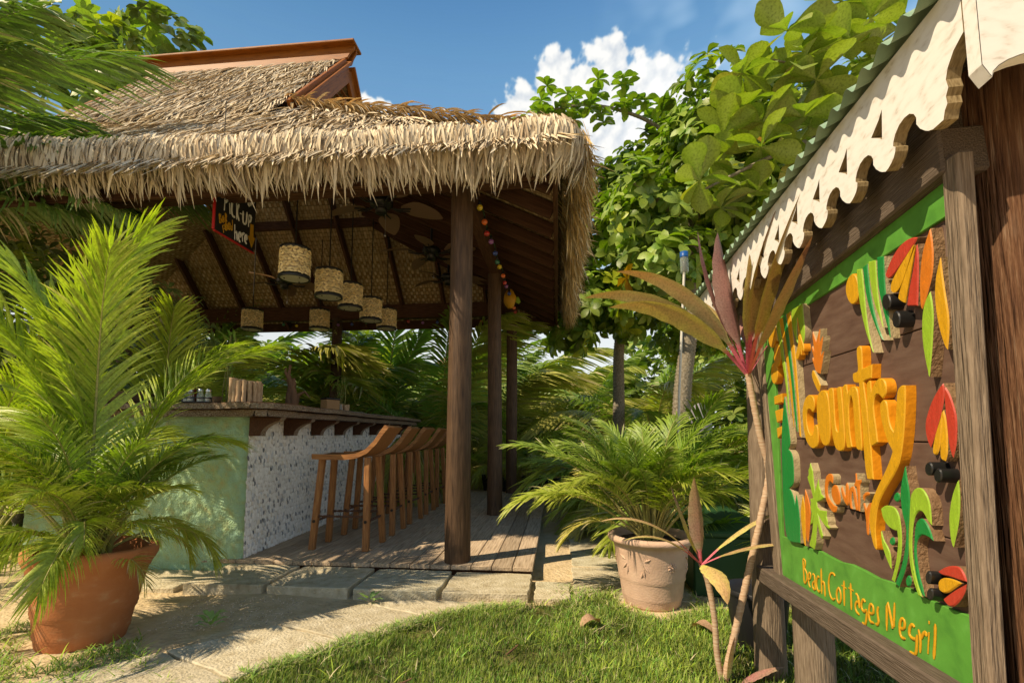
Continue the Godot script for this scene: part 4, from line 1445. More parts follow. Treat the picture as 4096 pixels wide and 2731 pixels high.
	carve(t,"letter","orange","tan",1,[0.084,0.886,0.095,0.894,0.109,0.897,0.116,0.894,0.113,0.888,0.101,0.885,0.093,0.880,0.090,0.871,0.084,0.873])
	carve(t,"letter","orange","tan",1,[0.085,0.864,0.092,0.866,0.100,0.852,0.111,0.868,0.123,0.871,0.113,0.845,0.106,0.817,0.103,0.785,0.096,0.782,0.093,0.793,0.094,0.821,0.091,0.844])
	carve(t,"shape","yellow","yellow",1,[-0.452,1.424,-0.456,1.409,-0.465,1.396,-0.478,1.389,-0.492,1.388,-0.505,1.394,-0.516,1.406,-0.522,1.421,-0.523,1.439,-0.518,1.455,-0.508,1.468,-0.495,1.475,-0.481,1.475,-0.468,1.468,-0.458,1.457,-0.452,1.441])
	carve(t,"shape","yellow","yellow",1,[-0.408,1.346,-0.412,1.329,-0.421,1.316,-0.433,1.307,-0.446,1.306,-0.459,1.311,-0.469,1.323,-0.475,1.339,-0.475,1.357,-0.470,1.374,-0.461,1.388,-0.448,1.396,-0.435,1.397,-0.423,1.391,-0.413,1.379,-0.408,1.363])
	carve(t,"shape","yellow","yellow",1,[-0.444,1.281,-0.449,1.265,-0.458,1.253,-0.469,1.244,-0.483,1.242,-0.495,1.247,-0.505,1.258,-0.511,1.273,-0.511,1.290,-0.507,1.306,-0.497,1.319,-0.485,1.327,-0.472,1.329,-0.459,1.323,-0.450,1.313,-0.445,1.298])
	carve(t,"shape","yellow","tan",1,[-0.469,1.489,-0.448,1.487,-0.446,1.472,-0.429,1.403,-0.448,1.407,-0.460,1.465])
	carve(t,"shape","lime","tan",1,[-0.443,1.490,-0.413,1.488,-0.407,1.463,-0.392,1.393,-0.377,1.314,-0.366,1.250,-0.361,1.188,-0.361,1.151,-0.359,1.118,-0.367,1.130,-0.374,1.189,-0.380,1.239,-0.401,1.318,-0.423,1.399])
	carve(t,"shape","yellow","tan",1,[-0.406,1.482,-0.374,1.484,-0.361,1.437,-0.348,1.360,-0.335,1.271,-0.328,1.197,-0.328,1.137,-0.325,1.072,-0.329,1.091,-0.337,1.177,-0.348,1.261,-0.368,1.351,-0.389,1.428])
	carve(t,"shape","green","tan",1,[-0.370,1.485,-0.346,1.488,-0.331,1.436,-0.320,1.342,-0.307,1.256,-0.301,1.175,-0.296,1.100,-0.296,1.054,-0.304,1.065,-0.316,1.157,-0.325,1.246,-0.341,1.346,-0.361,1.432])
	carve(t,"shape","yellow","tan",1,[-0.339,1.486,-0.307,1.489,-0.302,1.439,-0.289,1.361,-0.281,1.288,-0.278,1.205,-0.273,1.111,-0.273,1.036,-0.285,1.040,-0.289,1.137,-0.296,1.242,-0.313,1.341,-0.329,1.418])
	carve(t,"shape","lime","tan",1,[-0.298,1.491,-0.209,1.490,-0.205,1.442,-0.200,1.397,-0.209,1.367,-0.218,1.354,-0.232,1.385,-0.250,1.455,-0.261,1.434,-0.265,1.402,-0.259,1.362,-0.271,1.372,-0.289,1.407,-0.301,1.448])
	carve(t,"shape","yellow","yellow",1,[-0.253,1.454,-0.244,1.397,-0.220,1.360,-0.212,1.338,-0.216,1.327,-0.223,1.328,-0.229,1.343,-0.235,1.318,-0.240,1.318,-0.243,1.341,-0.245,1.346,-0.253,1.319,-0.266,1.305,-0.276,1.306,-0.281,1.324,-0.269,1.341,-0.253,1.361,-0.252,1.399])
	carve(t,"shape","yellow","yellow",1,[-0.490,1.195,-0.413,1.201,-0.417,1.167,-0.491,1.162])
	carve(t,"shape","yellow","yellow",1,[-0.492,1.138,-0.418,1.145,-0.428,1.099,-0.477,1.091])
	carve(t,"shape","yellow","yellow",1,[-0.480,1.070,-0.428,1.078,-0.432,1.046,-0.474,1.030])
	carve(t,"shape","green","tan",1,[-0.393,1.187,-0.382,1.131,-0.368,1.065,-0.360,1.013,-0.382,0.992,-0.348,0.976,-0.345,0.932,-0.348,0.887,-0.357,0.865,-0.393,0.848,-0.374,0.841,-0.358,0.820,-0.348,0.796,-0.333,0.835,-0.325,0.810,-0.318,0.769,-0.318,0.722,-0.324,0.668,-0.378,0.658,-0.424,0.655,-0.440,0.672,-0.449,0.716,-0.454,0.792,-0.449,0.909,-0.442,1.007,-0.429,1.086])
	carve(t,"shape","yellow","brown",1,[-0.283,0.837,-0.273,0.807,-0.273,0.766,-0.280,0.712,-0.284,0.667,-0.293,0.671,-0.304,0.715,-0.309,0.770,-0.299,0.807])
	carve(t,"shape","orange","brown",1,[-0.262,0.861,-0.242,0.836,-0.231,0.803,-0.234,0.769,-0.260,0.686,-0.271,0.690,-0.275,0.731,-0.268,0.784,-0.268,0.825])
	carve(t,"shape","lime","tan",0,[-0.211,0.953,-0.197,0.928,-0.195,0.889,-0.189,0.861,-0.161,0.905,-0.159,0.879,-0.150,0.870,-0.147,0.858,-0.136,0.856,-0.130,0.850,-0.148,0.840,-0.181,0.829,-0.179,0.814,-0.162,0.807,-0.119,0.811,-0.122,0.793,-0.116,0.780,-0.118,0.770,-0.102,0.764,-0.112,0.757,-0.131,0.762,-0.153,0.773,-0.178,0.793,-0.165,0.758,-0.151,0.729,-0.163,0.717,-0.174,0.734,-0.184,0.768,-0.196,0.729,-0.204,0.695,-0.217,0.672,-0.246,0.675,-0.250,0.680,-0.226,0.723,-0.204,0.784,-0.209,0.773,-0.222,0.754,-0.236,0.747,-0.228,0.767,-0.221,0.791,-0.229,0.807,-0.221,0.822,-0.227,0.834,-0.204,0.839,-0.219,0.873,-0.232,0.892,-0.238,0.905,-0.227,0.913,-0.227,0.930,-0.219,0.937])
	carve(t,"shape","yellow","yellow",1,[0.113,1.486,0.091,1.488,0.072,1.475,0.064,1.451,0.072,1.424,0.089,1.404,0.109,1.402,0.124,1.415,0.129,1.435,0.127,1.463])
	carve(t,"shape","lime","tan",1,[0.127,1.491,0.150,1.485,0.153,1.455,0.155,1.394,0.159,1.333,0.168,1.287,0.177,1.255,0.155,1.299,0.140,1.350,0.130,1.401,0.126,1.451])
	carve(t,"shape","green","tan",1,[0.153,1.488,0.174,1.490,0.176,1.447,0.181,1.398,0.190,1.355,0.204,1.311,0.219,1.279,0.206,1.288,0.187,1.327,0.168,1.375,0.157,1.429])
	carve(t,"shape","lime","tan",1,[0.180,1.493,0.210,1.486,0.209,1.436,0.210,1.384,0.217,1.342,0.222,1.310,0.208,1.342,0.193,1.377,0.184,1.421,0.179,1.464])
	carve(t,"shape","green","tan",1,[0.215,1.492,0.242,1.484,0.239,1.438,0.239,1.381,0.244,1.341,0.245,1.279,0.236,1.310,0.225,1.352,0.214,1.400,0.212,1.447])
	carve(t,"shape","red","brown",1,[0.364,1.480,0.352,1.486,0.330,1.490,0.302,1.486,0.275,1.469,0.256,1.451,0.245,1.435,0.253,1.422,0.270,1.423,0.301,1.438,0.334,1.457,0.354,1.470])
	carve(t,"shape","yellow","brown",1,[0.352,1.468,0.353,1.465,0.336,1.441,0.317,1.411,0.299,1.390,0.282,1.381,0.268,1.385,0.263,1.396,0.269,1.411,0.292,1.430,0.321,1.449])
	carve(t,"shape","yellow","brown",1,[0.359,1.466,0.351,1.448,0.336,1.410,0.324,1.383,0.311,1.348,0.299,1.355,0.288,1.365,0.294,1.381,0.313,1.405,0.335,1.436])
	carve(t,"shape","red","brown",1,[0.360,1.467,0.362,1.446,0.356,1.388,0.347,1.331,0.313,1.340,0.323,1.373,0.341,1.413])
	carve(t,"shape","orange","brown",1,[0.405,1.483,0.409,1.450,0.407,1.414,0.400,1.383,0.387,1.358,0.373,1.333,0.362,1.319,0.358,1.327,0.361,1.373,0.368,1.414,0.380,1.449])
	carve(t,"shape","yellow","brown",1,[0.426,1.412,0.427,1.383,0.430,1.340,0.434,1.302,0.435,1.274,0.430,1.243,0.424,1.219,0.418,1.227,0.409,1.257,0.402,1.296,0.401,1.335,0.407,1.371,0.416,1.394])
	carve(t,"shape","lime","brown",1,[0.390,1.351,0.394,1.327,0.394,1.295,0.388,1.261,0.381,1.222,0.368,1.170,0.363,1.193,0.357,1.233,0.356,1.268,0.362,1.311,0.375,1.337])
	carve(t,"shape","red","brown",1,[0.404,1.153,0.391,1.143,0.371,1.122,0.355,1.097,0.344,1.074,0.343,1.051,0.347,1.032,0.354,1.020,0.366,1.039,0.383,1.073,0.397,1.101,0.406,1.129,0.407,1.147])
	carve(t,"shape","red","brown",1,[0.411,1.145,0.421,1.131,0.429,1.109,0.435,1.084,0.433,1.057,0.428,1.027,0.417,1.001,0.411,1.015,0.408,1.045,0.407,1.088,0.407,1.122])
	carve(t,"shape","yellow","brown",1,[0.397,1.097,0.392,1.070,0.386,1.039,0.377,1.013,0.369,1.004,0.361,1.005,0.358,1.014,0.369,1.045,0.384,1.073])
	carve(t,"shape","yellow","brown",1,[0.400,1.099,0.405,1.082,0.406,1.045,0.402,1.008,0.394,0.993,0.384,0.995,0.381,1.004,0.384,1.026,0.392,1.058,0.396,1.082])
	carve(t,"shape","lime","brown",1,[0.424,0.958,0.425,0.932,0.421,0.896,0.413,0.865,0.396,0.821,0.391,0.834,0.390,0.861,0.392,0.885,0.400,0.914,0.411,0.939])
	carve(t,"shape","green","brown",1,[0.267,0.975,0.269,0.947,0.274,0.924,0.274,0.896,0.269,0.865,0.260,0.833,0.258,0.801,0.253,0.766,0.237,0.728,0.212,0.687,0.199,0.692,0.218,0.722,0.238,0.762,0.251,0.807,0.254,0.835,0.244,0.861,0.241,0.892,0.243,0.916,0.252,0.945])
	carve(t,"shape","lime","brown",1,[0.162,0.862,0.178,0.872,0.200,0.875,0.220,0.873,0.232,0.859,0.236,0.831,0.235,0.796,0.227,0.759,0.211,0.724,0.196,0.693,0.185,0.695,0.202,0.728,0.215,0.764,0.222,0.797,0.221,0.818,0.202,0.818,0.182,0.825,0.167,0.840])
	carve(t,"shape","lime","brown",1,[0.157,0.807,0.165,0.784,0.182,0.770,0.189,0.754,0.187,0.721,0.172,0.739,0.157,0.768,0.154,0.793])
	carve(t,"shape","lime","brown",1,[0.278,0.907,0.290,0.924,0.308,0.931,0.324,0.928,0.337,0.911,0.341,0.890,0.340,0.854,0.329,0.862,0.317,0.879,0.302,0.879,0.288,0.865,0.278,0.839,0.271,0.804,0.269,0.770,0.276,0.729,0.292,0.690,0.281,0.689,0.267,0.716,0.259,0.751,0.259,0.795,0.266,0.837,0.272,0.872])
	carve(t,"shape","green","brown",1,[0.285,0.827,0.290,0.847,0.300,0.860,0.315,0.865,0.328,0.855,0.338,0.838,0.342,0.822,0.330,0.827,0.311,0.829,0.297,0.821,0.287,0.804,0.285,0.774,0.289,0.736,0.298,0.713,0.302,0.694,0.294,0.694,0.282,0.717,0.276,0.749,0.277,0.789])
	carve(t,"shape","green","brown",1,[0.241,0.900,0.240,0.896,0.237,0.892,0.233,0.889,0.229,0.887,0.224,0.888,0.221,0.890,0.219,0.893,0.218,0.897,0.220,0.902,0.223,0.906,0.227,0.909,0.231,0.910,0.235,0.910,0.239,0.908,0.241,0.905])
	carve(t,"shape","green","brown",1,[0.208,0.792,0.207,0.788,0.204,0.784,0.200,0.781,0.196,0.779,0.193,0.779,0.190,0.781,0.188,0.784,0.187,0.787,0.189,0.792,0.191,0.795,0.195,0.798,0.199,0.800,0.203,0.800,0.206,0.799,0.207,0.796])
	carve(t,"shape","green","brown",1,[0.261,0.715,0.259,0.710,0.257,0.705,0.253,0.701,0.249,0.699,0.246,0.698,0.243,0.700,0.241,0.704,0.241,0.709,0.242,0.714,0.245,0.719,0.248,0.723,0.252,0.725,0.256,0.725,0.259,0.723,0.260,0.720])
	carve(t,"shape","red","brown",1,[0.347,0.760,0.368,0.775,0.390,0.784,0.410,0.787,0.421,0.776,0.426,0.762,0.407,0.760,0.383,0.760,0.358,0.756])
	carve(t,"shape","yellow","brown",1,[0.348,0.743,0.362,0.752,0.379,0.756,0.399,0.757,0.411,0.755,0.393,0.741,0.373,0.725,0.358,0.719,0.347,0.722,0.345,0.732])
	carve(t,"shape","red","brown",1,[0.424,0.758,0.419,0.741,0.407,0.723,0.389,0.704,0.375,0.698,0.363,0.702,0.358,0.708,0.378,0.725,0.402,0.743])
	carve(t,"peg","black","black",1,[0.274,1.361,0.271,1.353,0.267,1.348,0.261,1.345,0.255,1.345,0.249,1.348,0.244,1.354,0.241,1.362,0.240,1.370,0.243,1.377,0.247,1.383,0.253,1.386,0.259,1.385,0.266,1.382,0.270,1.376,0.273,1.368])
	carve(t,"peg","black","black",1,[0.303,1.312,0.301,1.304,0.297,1.299,0.292,1.295,0.287,1.295,0.281,1.298,0.277,1.303,0.275,1.311,0.275,1.319,0.277,1.326,0.280,1.332,0.286,1.335,0.291,1.335,0.296,1.332,0.300,1.327,0.303,1.320])
	carve(t,"peg","black","black",1,[0.374,0.976,0.372,0.971,0.369,0.966,0.365,0.962,0.360,0.961,0.356,0.961,0.352,0.964,0.350,0.969,0.350,0.974,0.351,0.980,0.354,0.985,0.359,0.989,0.363,0.990,0.368,0.989,0.371,0.986,0.373,0.982])
	carve(t,"peg","black","black",1,[0.398,0.964,0.397,0.959,0.394,0.954,0.389,0.950,0.385,0.949,0.381,0.949,0.377,0.952,0.375,0.957,0.375,0.962,0.376,0.968,0.380,0.973,0.384,0.977,0.388,0.978,0.392,0.978,0.396,0.975,0.398,0.970])
	carve(t,"peg","black","black",1,[0.343,0.747,0.341,0.741,0.339,0.736,0.336,0.731,0.332,0.729,0.328,0.729,0.326,0.732,0.324,0.736,0.324,0.741,0.325,0.747,0.328,0.752,0.331,0.756,0.335,0.758,0.338,0.758,0.341,0.756,0.343,0.752])
	carve(t,"peg","black","black",1,[0.344,0.713,0.343,0.708,0.340,0.703,0.337,0.698,0.333,0.696,0.329,0.696,0.326,0.698,0.324,0.701,0.324,0.706,0.325,0.712,0.328,0.717,0.332,0.721,0.336,0.723,0.339,0.723,0.342,0.722,0.344,0.718])
	letter(t,[[-0.340,0.610,-0.340,0.570,-0.340,0.531],[-0.340,0.610,-0.323,0.612,-0.322,0.596,-0.333,0.582,-0.315,0.571,-0.314,0.551,-0.329,0.531,-0.340,0.531]],M.yellow,.0042,.028)
	letter(t,[[-0.307,0.550,-0.288,0.558,-0.286,0.576,-0.296,0.578,-0.306,0.562,-0.304,0.536,-0.294,0.528]],M.yellow,.0042,.028)
	letter(t,[[-0.272,0.577,-0.260,0.582,-0.256,0.568,-0.256,0.542,-0.255,0.533],[-0.255,0.560,-0.272,0.552,-0.277,0.536,-0.266,0.529,-0.257,0.535]],M.yellow,.0042,.028)
	letter(t,[[-0.224,0.581,-0.234,0.583,-0.246,0.562,-0.245,0.540,-0.231,0.532,-0.224,0.541]],M.yellow,.0042,.028)
	letter(t,[[-0.207,0.615,-0.210,0.573,-0.213,0.534],[-0.208,0.568,-0.194,0.579,-0.190,0.563,-0.191,0.533]],M.yellow,.0042,.028)
	letter(t,[[-0.120,0.616,-0.128,0.622,-0.148,0.617,-0.161,0.593,-0.164,0.565,-0.156,0.544,-0.141,0.538,-0.129,0.547]],M.yellow,.0042,.028)
	letter(t,[[-0.102,0.589,-0.116,0.570,-0.116,0.547,-0.104,0.540,-0.091,0.556,-0.091,0.578,-0.102,0.589]],M.yellow,.0042,.028)
	letter(t,[[-0.068,0.618,-0.071,0.590,-0.074,0.545],[-0.083,0.600,-0.057,0.599]],M.yellow,.0042,.028)
	letter(t,[[-0.032,0.622,-0.033,0.590,-0.036,0.547],[-0.044,0.605,-0.019,0.605]],M.yellow,.0042,.028)
	letter(t,[[-0.008,0.600,0.001,0.601,0.007,0.586,0.007,0.567],[0.005,0.582,-0.008,0.578,-0.015,0.562,-0.009,0.550,0.005,0.548]],M.yellow,.0042,.028)
	letter(t,[[0.038,0.593,0.031,0.599,0.019,0.586,0.018,0.569,0.029,0.564,0.042,0.575],[0.044,0.571,0.039,0.549,0.031,0.530,0.017,0.532]],M.yellow,.0042,.028)
	letter(t,[[0.052,0.570,0.074,0.575,0.076,0.594,0.065,0.599,0.056,0.585,0.051,0.565,0.055,0.548,0.073,0.552]],M.yellow,.0042,.028)
	letter(t,[[0.098,0.602,0.093,0.591,0.093,0.576,0.096,0.564,0.089,0.553,0.081,0.553]],M.yellow,.0042,.028)
	letter(t,[[0.128,0.555,0.138,0.635,0.148,0.600,0.156,0.559,0.168,0.636]],M.yellow,.0042,.028)
	letter(t,[[0.181,0.580,0.200,0.587,0.203,0.606,0.194,0.610,0.184,0.597,0.180,0.571,0.187,0.560,0.200,0.565]],M.yellow,.0042,.028)
	letter(t,[[0.237,0.605,0.230,0.610,0.220,0.599,0.215,0.581,0.225,0.575,0.242,0.580],[0.244,0.591,0.241,0.572,0.237,0.549,0.230,0.541,0.213,0.541]],M.yellow,.0042,.028)
	letter(t,[[0.250,0.606,0.255,0.586,0.250,0.555],[0.257,0.588,0.266,0.603,0.276,0.611,0.274,0.601]],M.yellow,.0042,.028)
	letter(t,[[0.285,0.613,0.276,0.564],[0.288,0.638,0.287,0.632]],M.yellow,.0042,.028)
	letter(t,[[0.307,0.639,0.303,0.607,0.294,0.561]],M.yellow,.0042,.028)


func order_sign() -> void:
	var a := deg_to_rad(YAW)
	var at := POST + Vector3(cos(a), 0, sin(a)) * -2.05 + Vector3(sin(a), 0, -cos(a)) * -0.107
	var t := thing("hanging_order_sign", "black hanging sign with hand painted white and yellow words and arrow", "sign", at, 90.0 - YAW)
	var mb := MB.new()
	var b := Vector3(2.72, 0.49, 3.38)
	mb.prism(PackedVector2Array([Vector2(-0.01, b.x), Vector2(b.y, b.x), Vector2(b.y, b.z), Vector2(-0.01, b.z)]), 0.0, 0.018, 0.002, null, true)
	part("board", mb.mesh(M.board_black), t)
	var e := MB.new()
	e.box(Vector3(b.y * 0.5, b.x - 0.006, 0.008), Vector3(b.y + 0.02, 0.011, 0.022), 0.002)
	part("red_edge", e.mesh(M.red_trim), t)
	e = MB.new()
	e.box(Vector3(-0.017, (b.x + b.z) * 0.5, 0.008), Vector3(0.012, b.z - b.x, 0.022), 0.002)
	part("red_edge", e.mesh(M.red_trim), t)
	for x in [0.05, b.y - 0.05]:
		var ch := MB.new()
		ch.tube([Vector3(x, b.z, 0.009), Vector3(x, b.z + 0.5, 0.009)], [0.004], 6)
		part("hanger", ch.mesh(M.iron), t)
	letter(t,[[0.135,3.179,0.132,3.144,0.119,3.117,0.101,3.108,0.085,3.119,0.077,3.147,0.080,3.181,0.093,3.208,0.111,3.218,0.127,3.207,0.135,3.179]],M.white,.0105,.022)
	letter(t,[[0.167,3.181,0.175,3.109],[0.170,3.152,0.193,3.200]],M.white,.0105,.022)
	letter(t,[[0.261,3.258,0.265,3.115],[0.259,3.190,0.232,3.170,0.233,3.119,0.262,3.119]],M.white,.0105,.022)
	letter(t,[[0.290,3.170,0.326,3.194,0.315,3.235,0.295,3.209,0.293,3.140,0.331,3.128]],M.white,.0105,.022)
	letter(t,[[0.345,3.209,0.350,3.138],[0.346,3.189,0.374,3.267]],M.white,.0105,.022)
	letter(t,[[0.397,3.167,0.374,3.145,0.380,3.113,0.403,3.131,0.402,3.170,0.410,3.126]],M.white,.0105,.022)
	letter(t,[[0.411,3.190,0.421,3.142],[0.414,3.176,0.429,3.200,0.439,3.160]],M.white,.0105,.022)
	letter(t,[[0.447,3.260,0.456,3.183],[0.451,3.216,0.436,3.198,0.441,3.171,0.456,3.190]],M.white,.0105,.022)
	letter(t,[[0.080,3.065,0.081,2.923],[0.080,3.065,0.111,3.066,0.110,3.021,0.080,2.991]],M.white,.0105,.022)
	letter(t,[[0.138,3.015,0.151,2.927],[0.132,3.047,0.133,3.040]],M.white,.0105,.022)
	letter(t,[[0.197,3.060,0.170,3.051,0.164,2.983,0.179,2.921,0.214,2.927]],M.white,.0105,.022)
	letter(t,[[0.225,3.064,0.234,2.916],[0.254,3.064,0.231,2.986,0.268,2.917]],M.white,.0105,.022)
	letter(t,[[0.274,2.991,0.296,2.995]],M.white,.0105,.022)
	letter(t,[[0.313,3.031,0.316,2.934,0.339,2.919,0.364,2.946,0.363,3.045]],M.white,.0105,.022)
	letter(t,[[0.392,3.032,0.394,2.922],[0.392,3.032,0.423,3.036,0.423,2.989,0.392,2.964]],M.white,.0105,.022)
	letter(t,[[0.215,2.862,0.225,2.730],[0.223,2.790,0.244,2.814,0.257,2.734]],M.white,.0105,.022)
	letter(t,[[0.275,2.782,0.304,2.790,0.294,2.826,0.273,2.812,0.270,2.760,0.294,2.734]],M.white,.0105,.022)
	letter(t,[[0.316,2.831,0.325,2.752],[0.320,2.812,0.333,2.836,0.343,2.832]],M.white,.0105,.022)
	letter(t,[[0.356,2.796,0.382,2.797,0.376,2.836,0.357,2.828,0.353,2.774,0.379,2.754]],M.white,.0105,.022)
	letter(t,[[0.023,2.865,0.035,2.794],[0.023,2.865,0.046,2.867,0.030,2.831],[0.030,2.831,0.054,2.832,0.055,2.813,0.035,2.794]],M.yellow,.0085,.022)
	letter(t,[[0.077,2.872,0.062,2.855,0.068,2.814,0.083,2.831,0.078,2.873,0.089,2.824]],M.yellow,.0085,.022)
	letter(t,[[0.092,2.904,0.104,2.826],[0.092,2.904,0.110,2.897,0.099,2.863,0.117,2.837]],M.yellow,.0085,.022)
	letter(t,[[0.070,2.786,0.088,2.731],[0.070,2.786,0.099,2.809],[0.076,2.760,0.098,2.774]],M.yellow,.0085,.022)
	letter(t,[[0.125,2.799,0.124,2.782,0.119,2.769,0.112,2.765,0.105,2.773,0.102,2.789,0.103,2.807,0.108,2.820,0.115,2.823,0.122,2.815,0.125,2.799]],M.yellow,.0085,.022)
	letter(t,[[0.161,2.822,0.159,2.804,0.154,2.791,0.147,2.788,0.140,2.796,0.137,2.811,0.138,2.829,0.143,2.842,0.150,2.846,0.157,2.838,0.161,2.822]],M.yellow,.0085,.022)
	letter(t,[[0.182,2.887,0.191,2.801],[0.186,2.834,0.170,2.822,0.175,2.794,0.188,2.805]],M.yellow,.0085,.022)
	var arrow = [0.421,2.961,0.463,2.970,0.468,2.854,0.494,2.855,0.451,2.746,0.395,2.839,0.421,2.845]
	var ab := MB.new()
	ab.prism(outline(arrow), 0.0185, 0.0225)
	part("arrow", ab.mesh(M.yellow), t)


func lanterns() -> void:
	var t := thing("pendant_lantern", "round woven pendant lantern nearest the hanging order sign, biggest of the row", "lantern", bl(-1.66, 2.62, 0.44), -YAW, "woven pendant lanterns over the bar")
	var r := 0.132
	var dark := MB.new()
	dark.lathe([Vector2(r - 0.012, -0.115), Vector2(r + 0.004, -0.115), Vector2(r + 0.008, -0.148), Vector2(r - 0.006, -0.15), Vector2(r - 0.012, -0.14)], 32)
	part("bottom_ring", dark.mesh(M.black), t)
	var tr := MB.new()
	tr.lathe([Vector2(r - 0.012, 0.120), Vector2(r + 0.004, 0.118), Vector2(r + 0.004, 0.145), Vector2(r - 0.006, 0.15), Vector2(0.02, 0.152), Vector2(0.0, 0.152)], 32)
	part("top_ring", tr.mesh(M.black), t)
	var gl := MB.new()
	gl.lathe([Vector2(0.0, -0.146), Vector2(r - 0.012, -0.144)], 32)
	part("diffuser", gl.mesh(M.glass_white), t)
	var sh := MB.new()
	sh.tint = lin(0.16, 0.09, 0.035)
	sh.lathe([Vector2(r - 0.006, -0.12), Vector2(r - 0.006, 0.122)], 32)
	part("shade", sh.mesh(M.hyacinth), t)
	# plaited strands as fat lozenges
	var kn := MB.new()
	kn.lathe([Vector2(0.0, -1.0), Vector2(0.62, -0.75), Vector2(1.0, -0.2), Vector2(0.95, 0.35), Vector2(0.55, 0.85), Vector2(0.0, 1.0)], 8)
	var strands := Many.new()
	for row in 9:
		for k in 26:
			var an := TAU * (k + (0.5 if row % 2 else 0.0)) / 26.0 + R(-0.05, 0.05)
			var y := -0.108 + row * 0.0272 + R(-0.006, 0.006)
			var outv := Vector3(cos(an), 0, sin(an))
			var tanv := Vector3(-sin(an), 0, cos(an))
			var tilt := R(0.2, 0.9) * (1.0 if (k + row) % 2 else -1.0)
			var along := (tanv * cos(tilt) + Vector3.UP * sin(tilt)).normalized()
			var c := lin(0.66, 0.35, 0.07).lerp(lin(0.88, 0.58, 0.17), rng.randf()) * R(0.7, 1.1)
			strands.add(Basis(along.cross(outv) * 0.0125, along * R(0.018, 0.025), outv * R(0.007, 0.010)), outv * (r - 0.002 + R(-0.002, 0.003)) + Vector3(0, y, 0), c)
	strands.node(kn.mesh(M.hyacinth), "woven_strands", t)
	var rod := MB.new()
	rod.tube([Vector3(0, 0.15, 0), Vector3(0.0, 1.2, 0)], [0.0065], 8)
	part("rod", rod.mesh(M.cord), t)
	var sc := MB.new()
	sc.lathe([Vector2(0.0, -0.156), Vector2(0.006, -0.153), Vector2(0.006, -0.146)], 8)
	var scm := sc.mesh(M.iron)
	for k in 3:
		var an := k * TAU / 3.0 + 0.5
		part("screw", scm, t, Transform3D(Basis(), Vector3(cos(an) * 0.085, 0, sin(an) * 0.085)))
	var lab := ["round woven pendant lantern second nearest in the row along the counter", "round woven pendant lantern in the middle of the row along the counter", "round woven pendant lantern fourth in the row along the counter", "round woven pendant lantern at the far end of the row along the counter", "round woven pendant lantern farthest left, hanging in front of the back beam", "round woven pendant lantern hanging beside the rear log post"]
	var at := [[-1.60, 2.60, 0.98], [-1.64, 2.645, 1.58], [-1.60, 2.62, 2.09], [-1.63, 2.655, 2.72], [-3.53, 2.65, 2.56], [-2.66, 2.69, 2.80]]
	for k in 6:
		copy_of(t, lab[k], bl(at[k][0], at[k][1], at[k][2]), -YAW + 37.0 * (k + 1))


# from the pavilion's own axes into the world
func bl(u: float, y: float, v: float) -> Vector3:
	var a := deg_to_rad(YAW)
	return POST + Vector3(cos(a) * u + sin(a) * v, y, sin(a) * u - cos(a) * v)


func fans() -> void:
	var t := thing("ceiling_fan", "dark ceiling fan with leaf shaped blades behind the front fringe, nearest of the fans", "ceiling fan", W(-1.36, 3.42, 4.7), 20.0, "ceiling fans under the thatch")
	var hub := MB.new()
	hub.lathe([Vector2(0.0, -0.10), Vector2(0.055, -0.10), Vector2(0.06, -0.045), Vector2(0.065, -0.04), Vector2(0.115, -0.015), Vector2(0.12, 0.03), Vector2(0.10, 0.06), Vector2(0.03, 0.08), Vector2(0.016, 0.085), Vector2(0.016, 0.36), Vector2(0.05, 0.38), Vector2(0.06, 0.43), Vector2(0.0, 0.44)], 28)
	part("motor", hub.mesh(M.black), t)
	var blade := MB.new()
	var p := []
	for k in 9:
		p.append(Vector3(0.20 + k * 0.056, -0.012 * pow(k / 8.0, 2.0) * 4.0, 0))
	blade.leaf(p, [0.02, 0.07, 0.105, 0.115, 0.11, 0.10, 0.085, 0.06, 0.01], Vector3(0, 0.25, 1).normalized(), 0.12)
	var bm := blade.mesh(M.fan_blade)
	var arm := MB.new()
	arm.tube([Vector3(0.10, -0.02, 0), Vector3(0.17, -0.035, 0.02), Vector3(0.30, -0.014, 0.03)], [0.008], 6)
	arm.tube([Vector3(0.10, -0.02, 0), Vector3(0.17, -0.035, -0.02), Vector3(0.30, -0.014, -0.03)], [0.008], 6)
	var am := arm.mesh(M.black)
	for k in 5:
		var x := Transform3D(Basis(Vector3.UP, TAU * k / 5.0), Vector3())
		var o := part("blade", bm, t, x)
		part("blade_arm", am, o)
	var ch := MB.new()
	for k in 26:
		ch.lathe([Vector2(0.0, -0.003), Vector2(0.0025, 0.0), Vector2(0.0, 0.003)], 6, Vector3(0.045, -0.10 - k * 0.0075, 0))
	ch.lathe([Vector2(0.0, -0.34), Vector2(0.013, -0.335), Vector2(0.006, -0.30), Vector2(0.0, -0.295)], 10, Vector3(0.045, 0, 0))
	part("pull_chain", ch.mesh(M.steel), t)
	copy_of(t, "dark ceiling fan with leaf shaped blades just beside the nearest log post", W(-1.06, 3.42, 6.0), 50.0)
	copy_of(t, "dark ceiling fan with leaf shaped blades either side of the log post, farthest away", W(-1.0, 3.47, 7.2), 10.0)
	copy_of(t, "dark ceiling fan with leaf shaped blades behind the nearest pendant lantern", W(-3.62, 3.44, 7.3), 33.0)


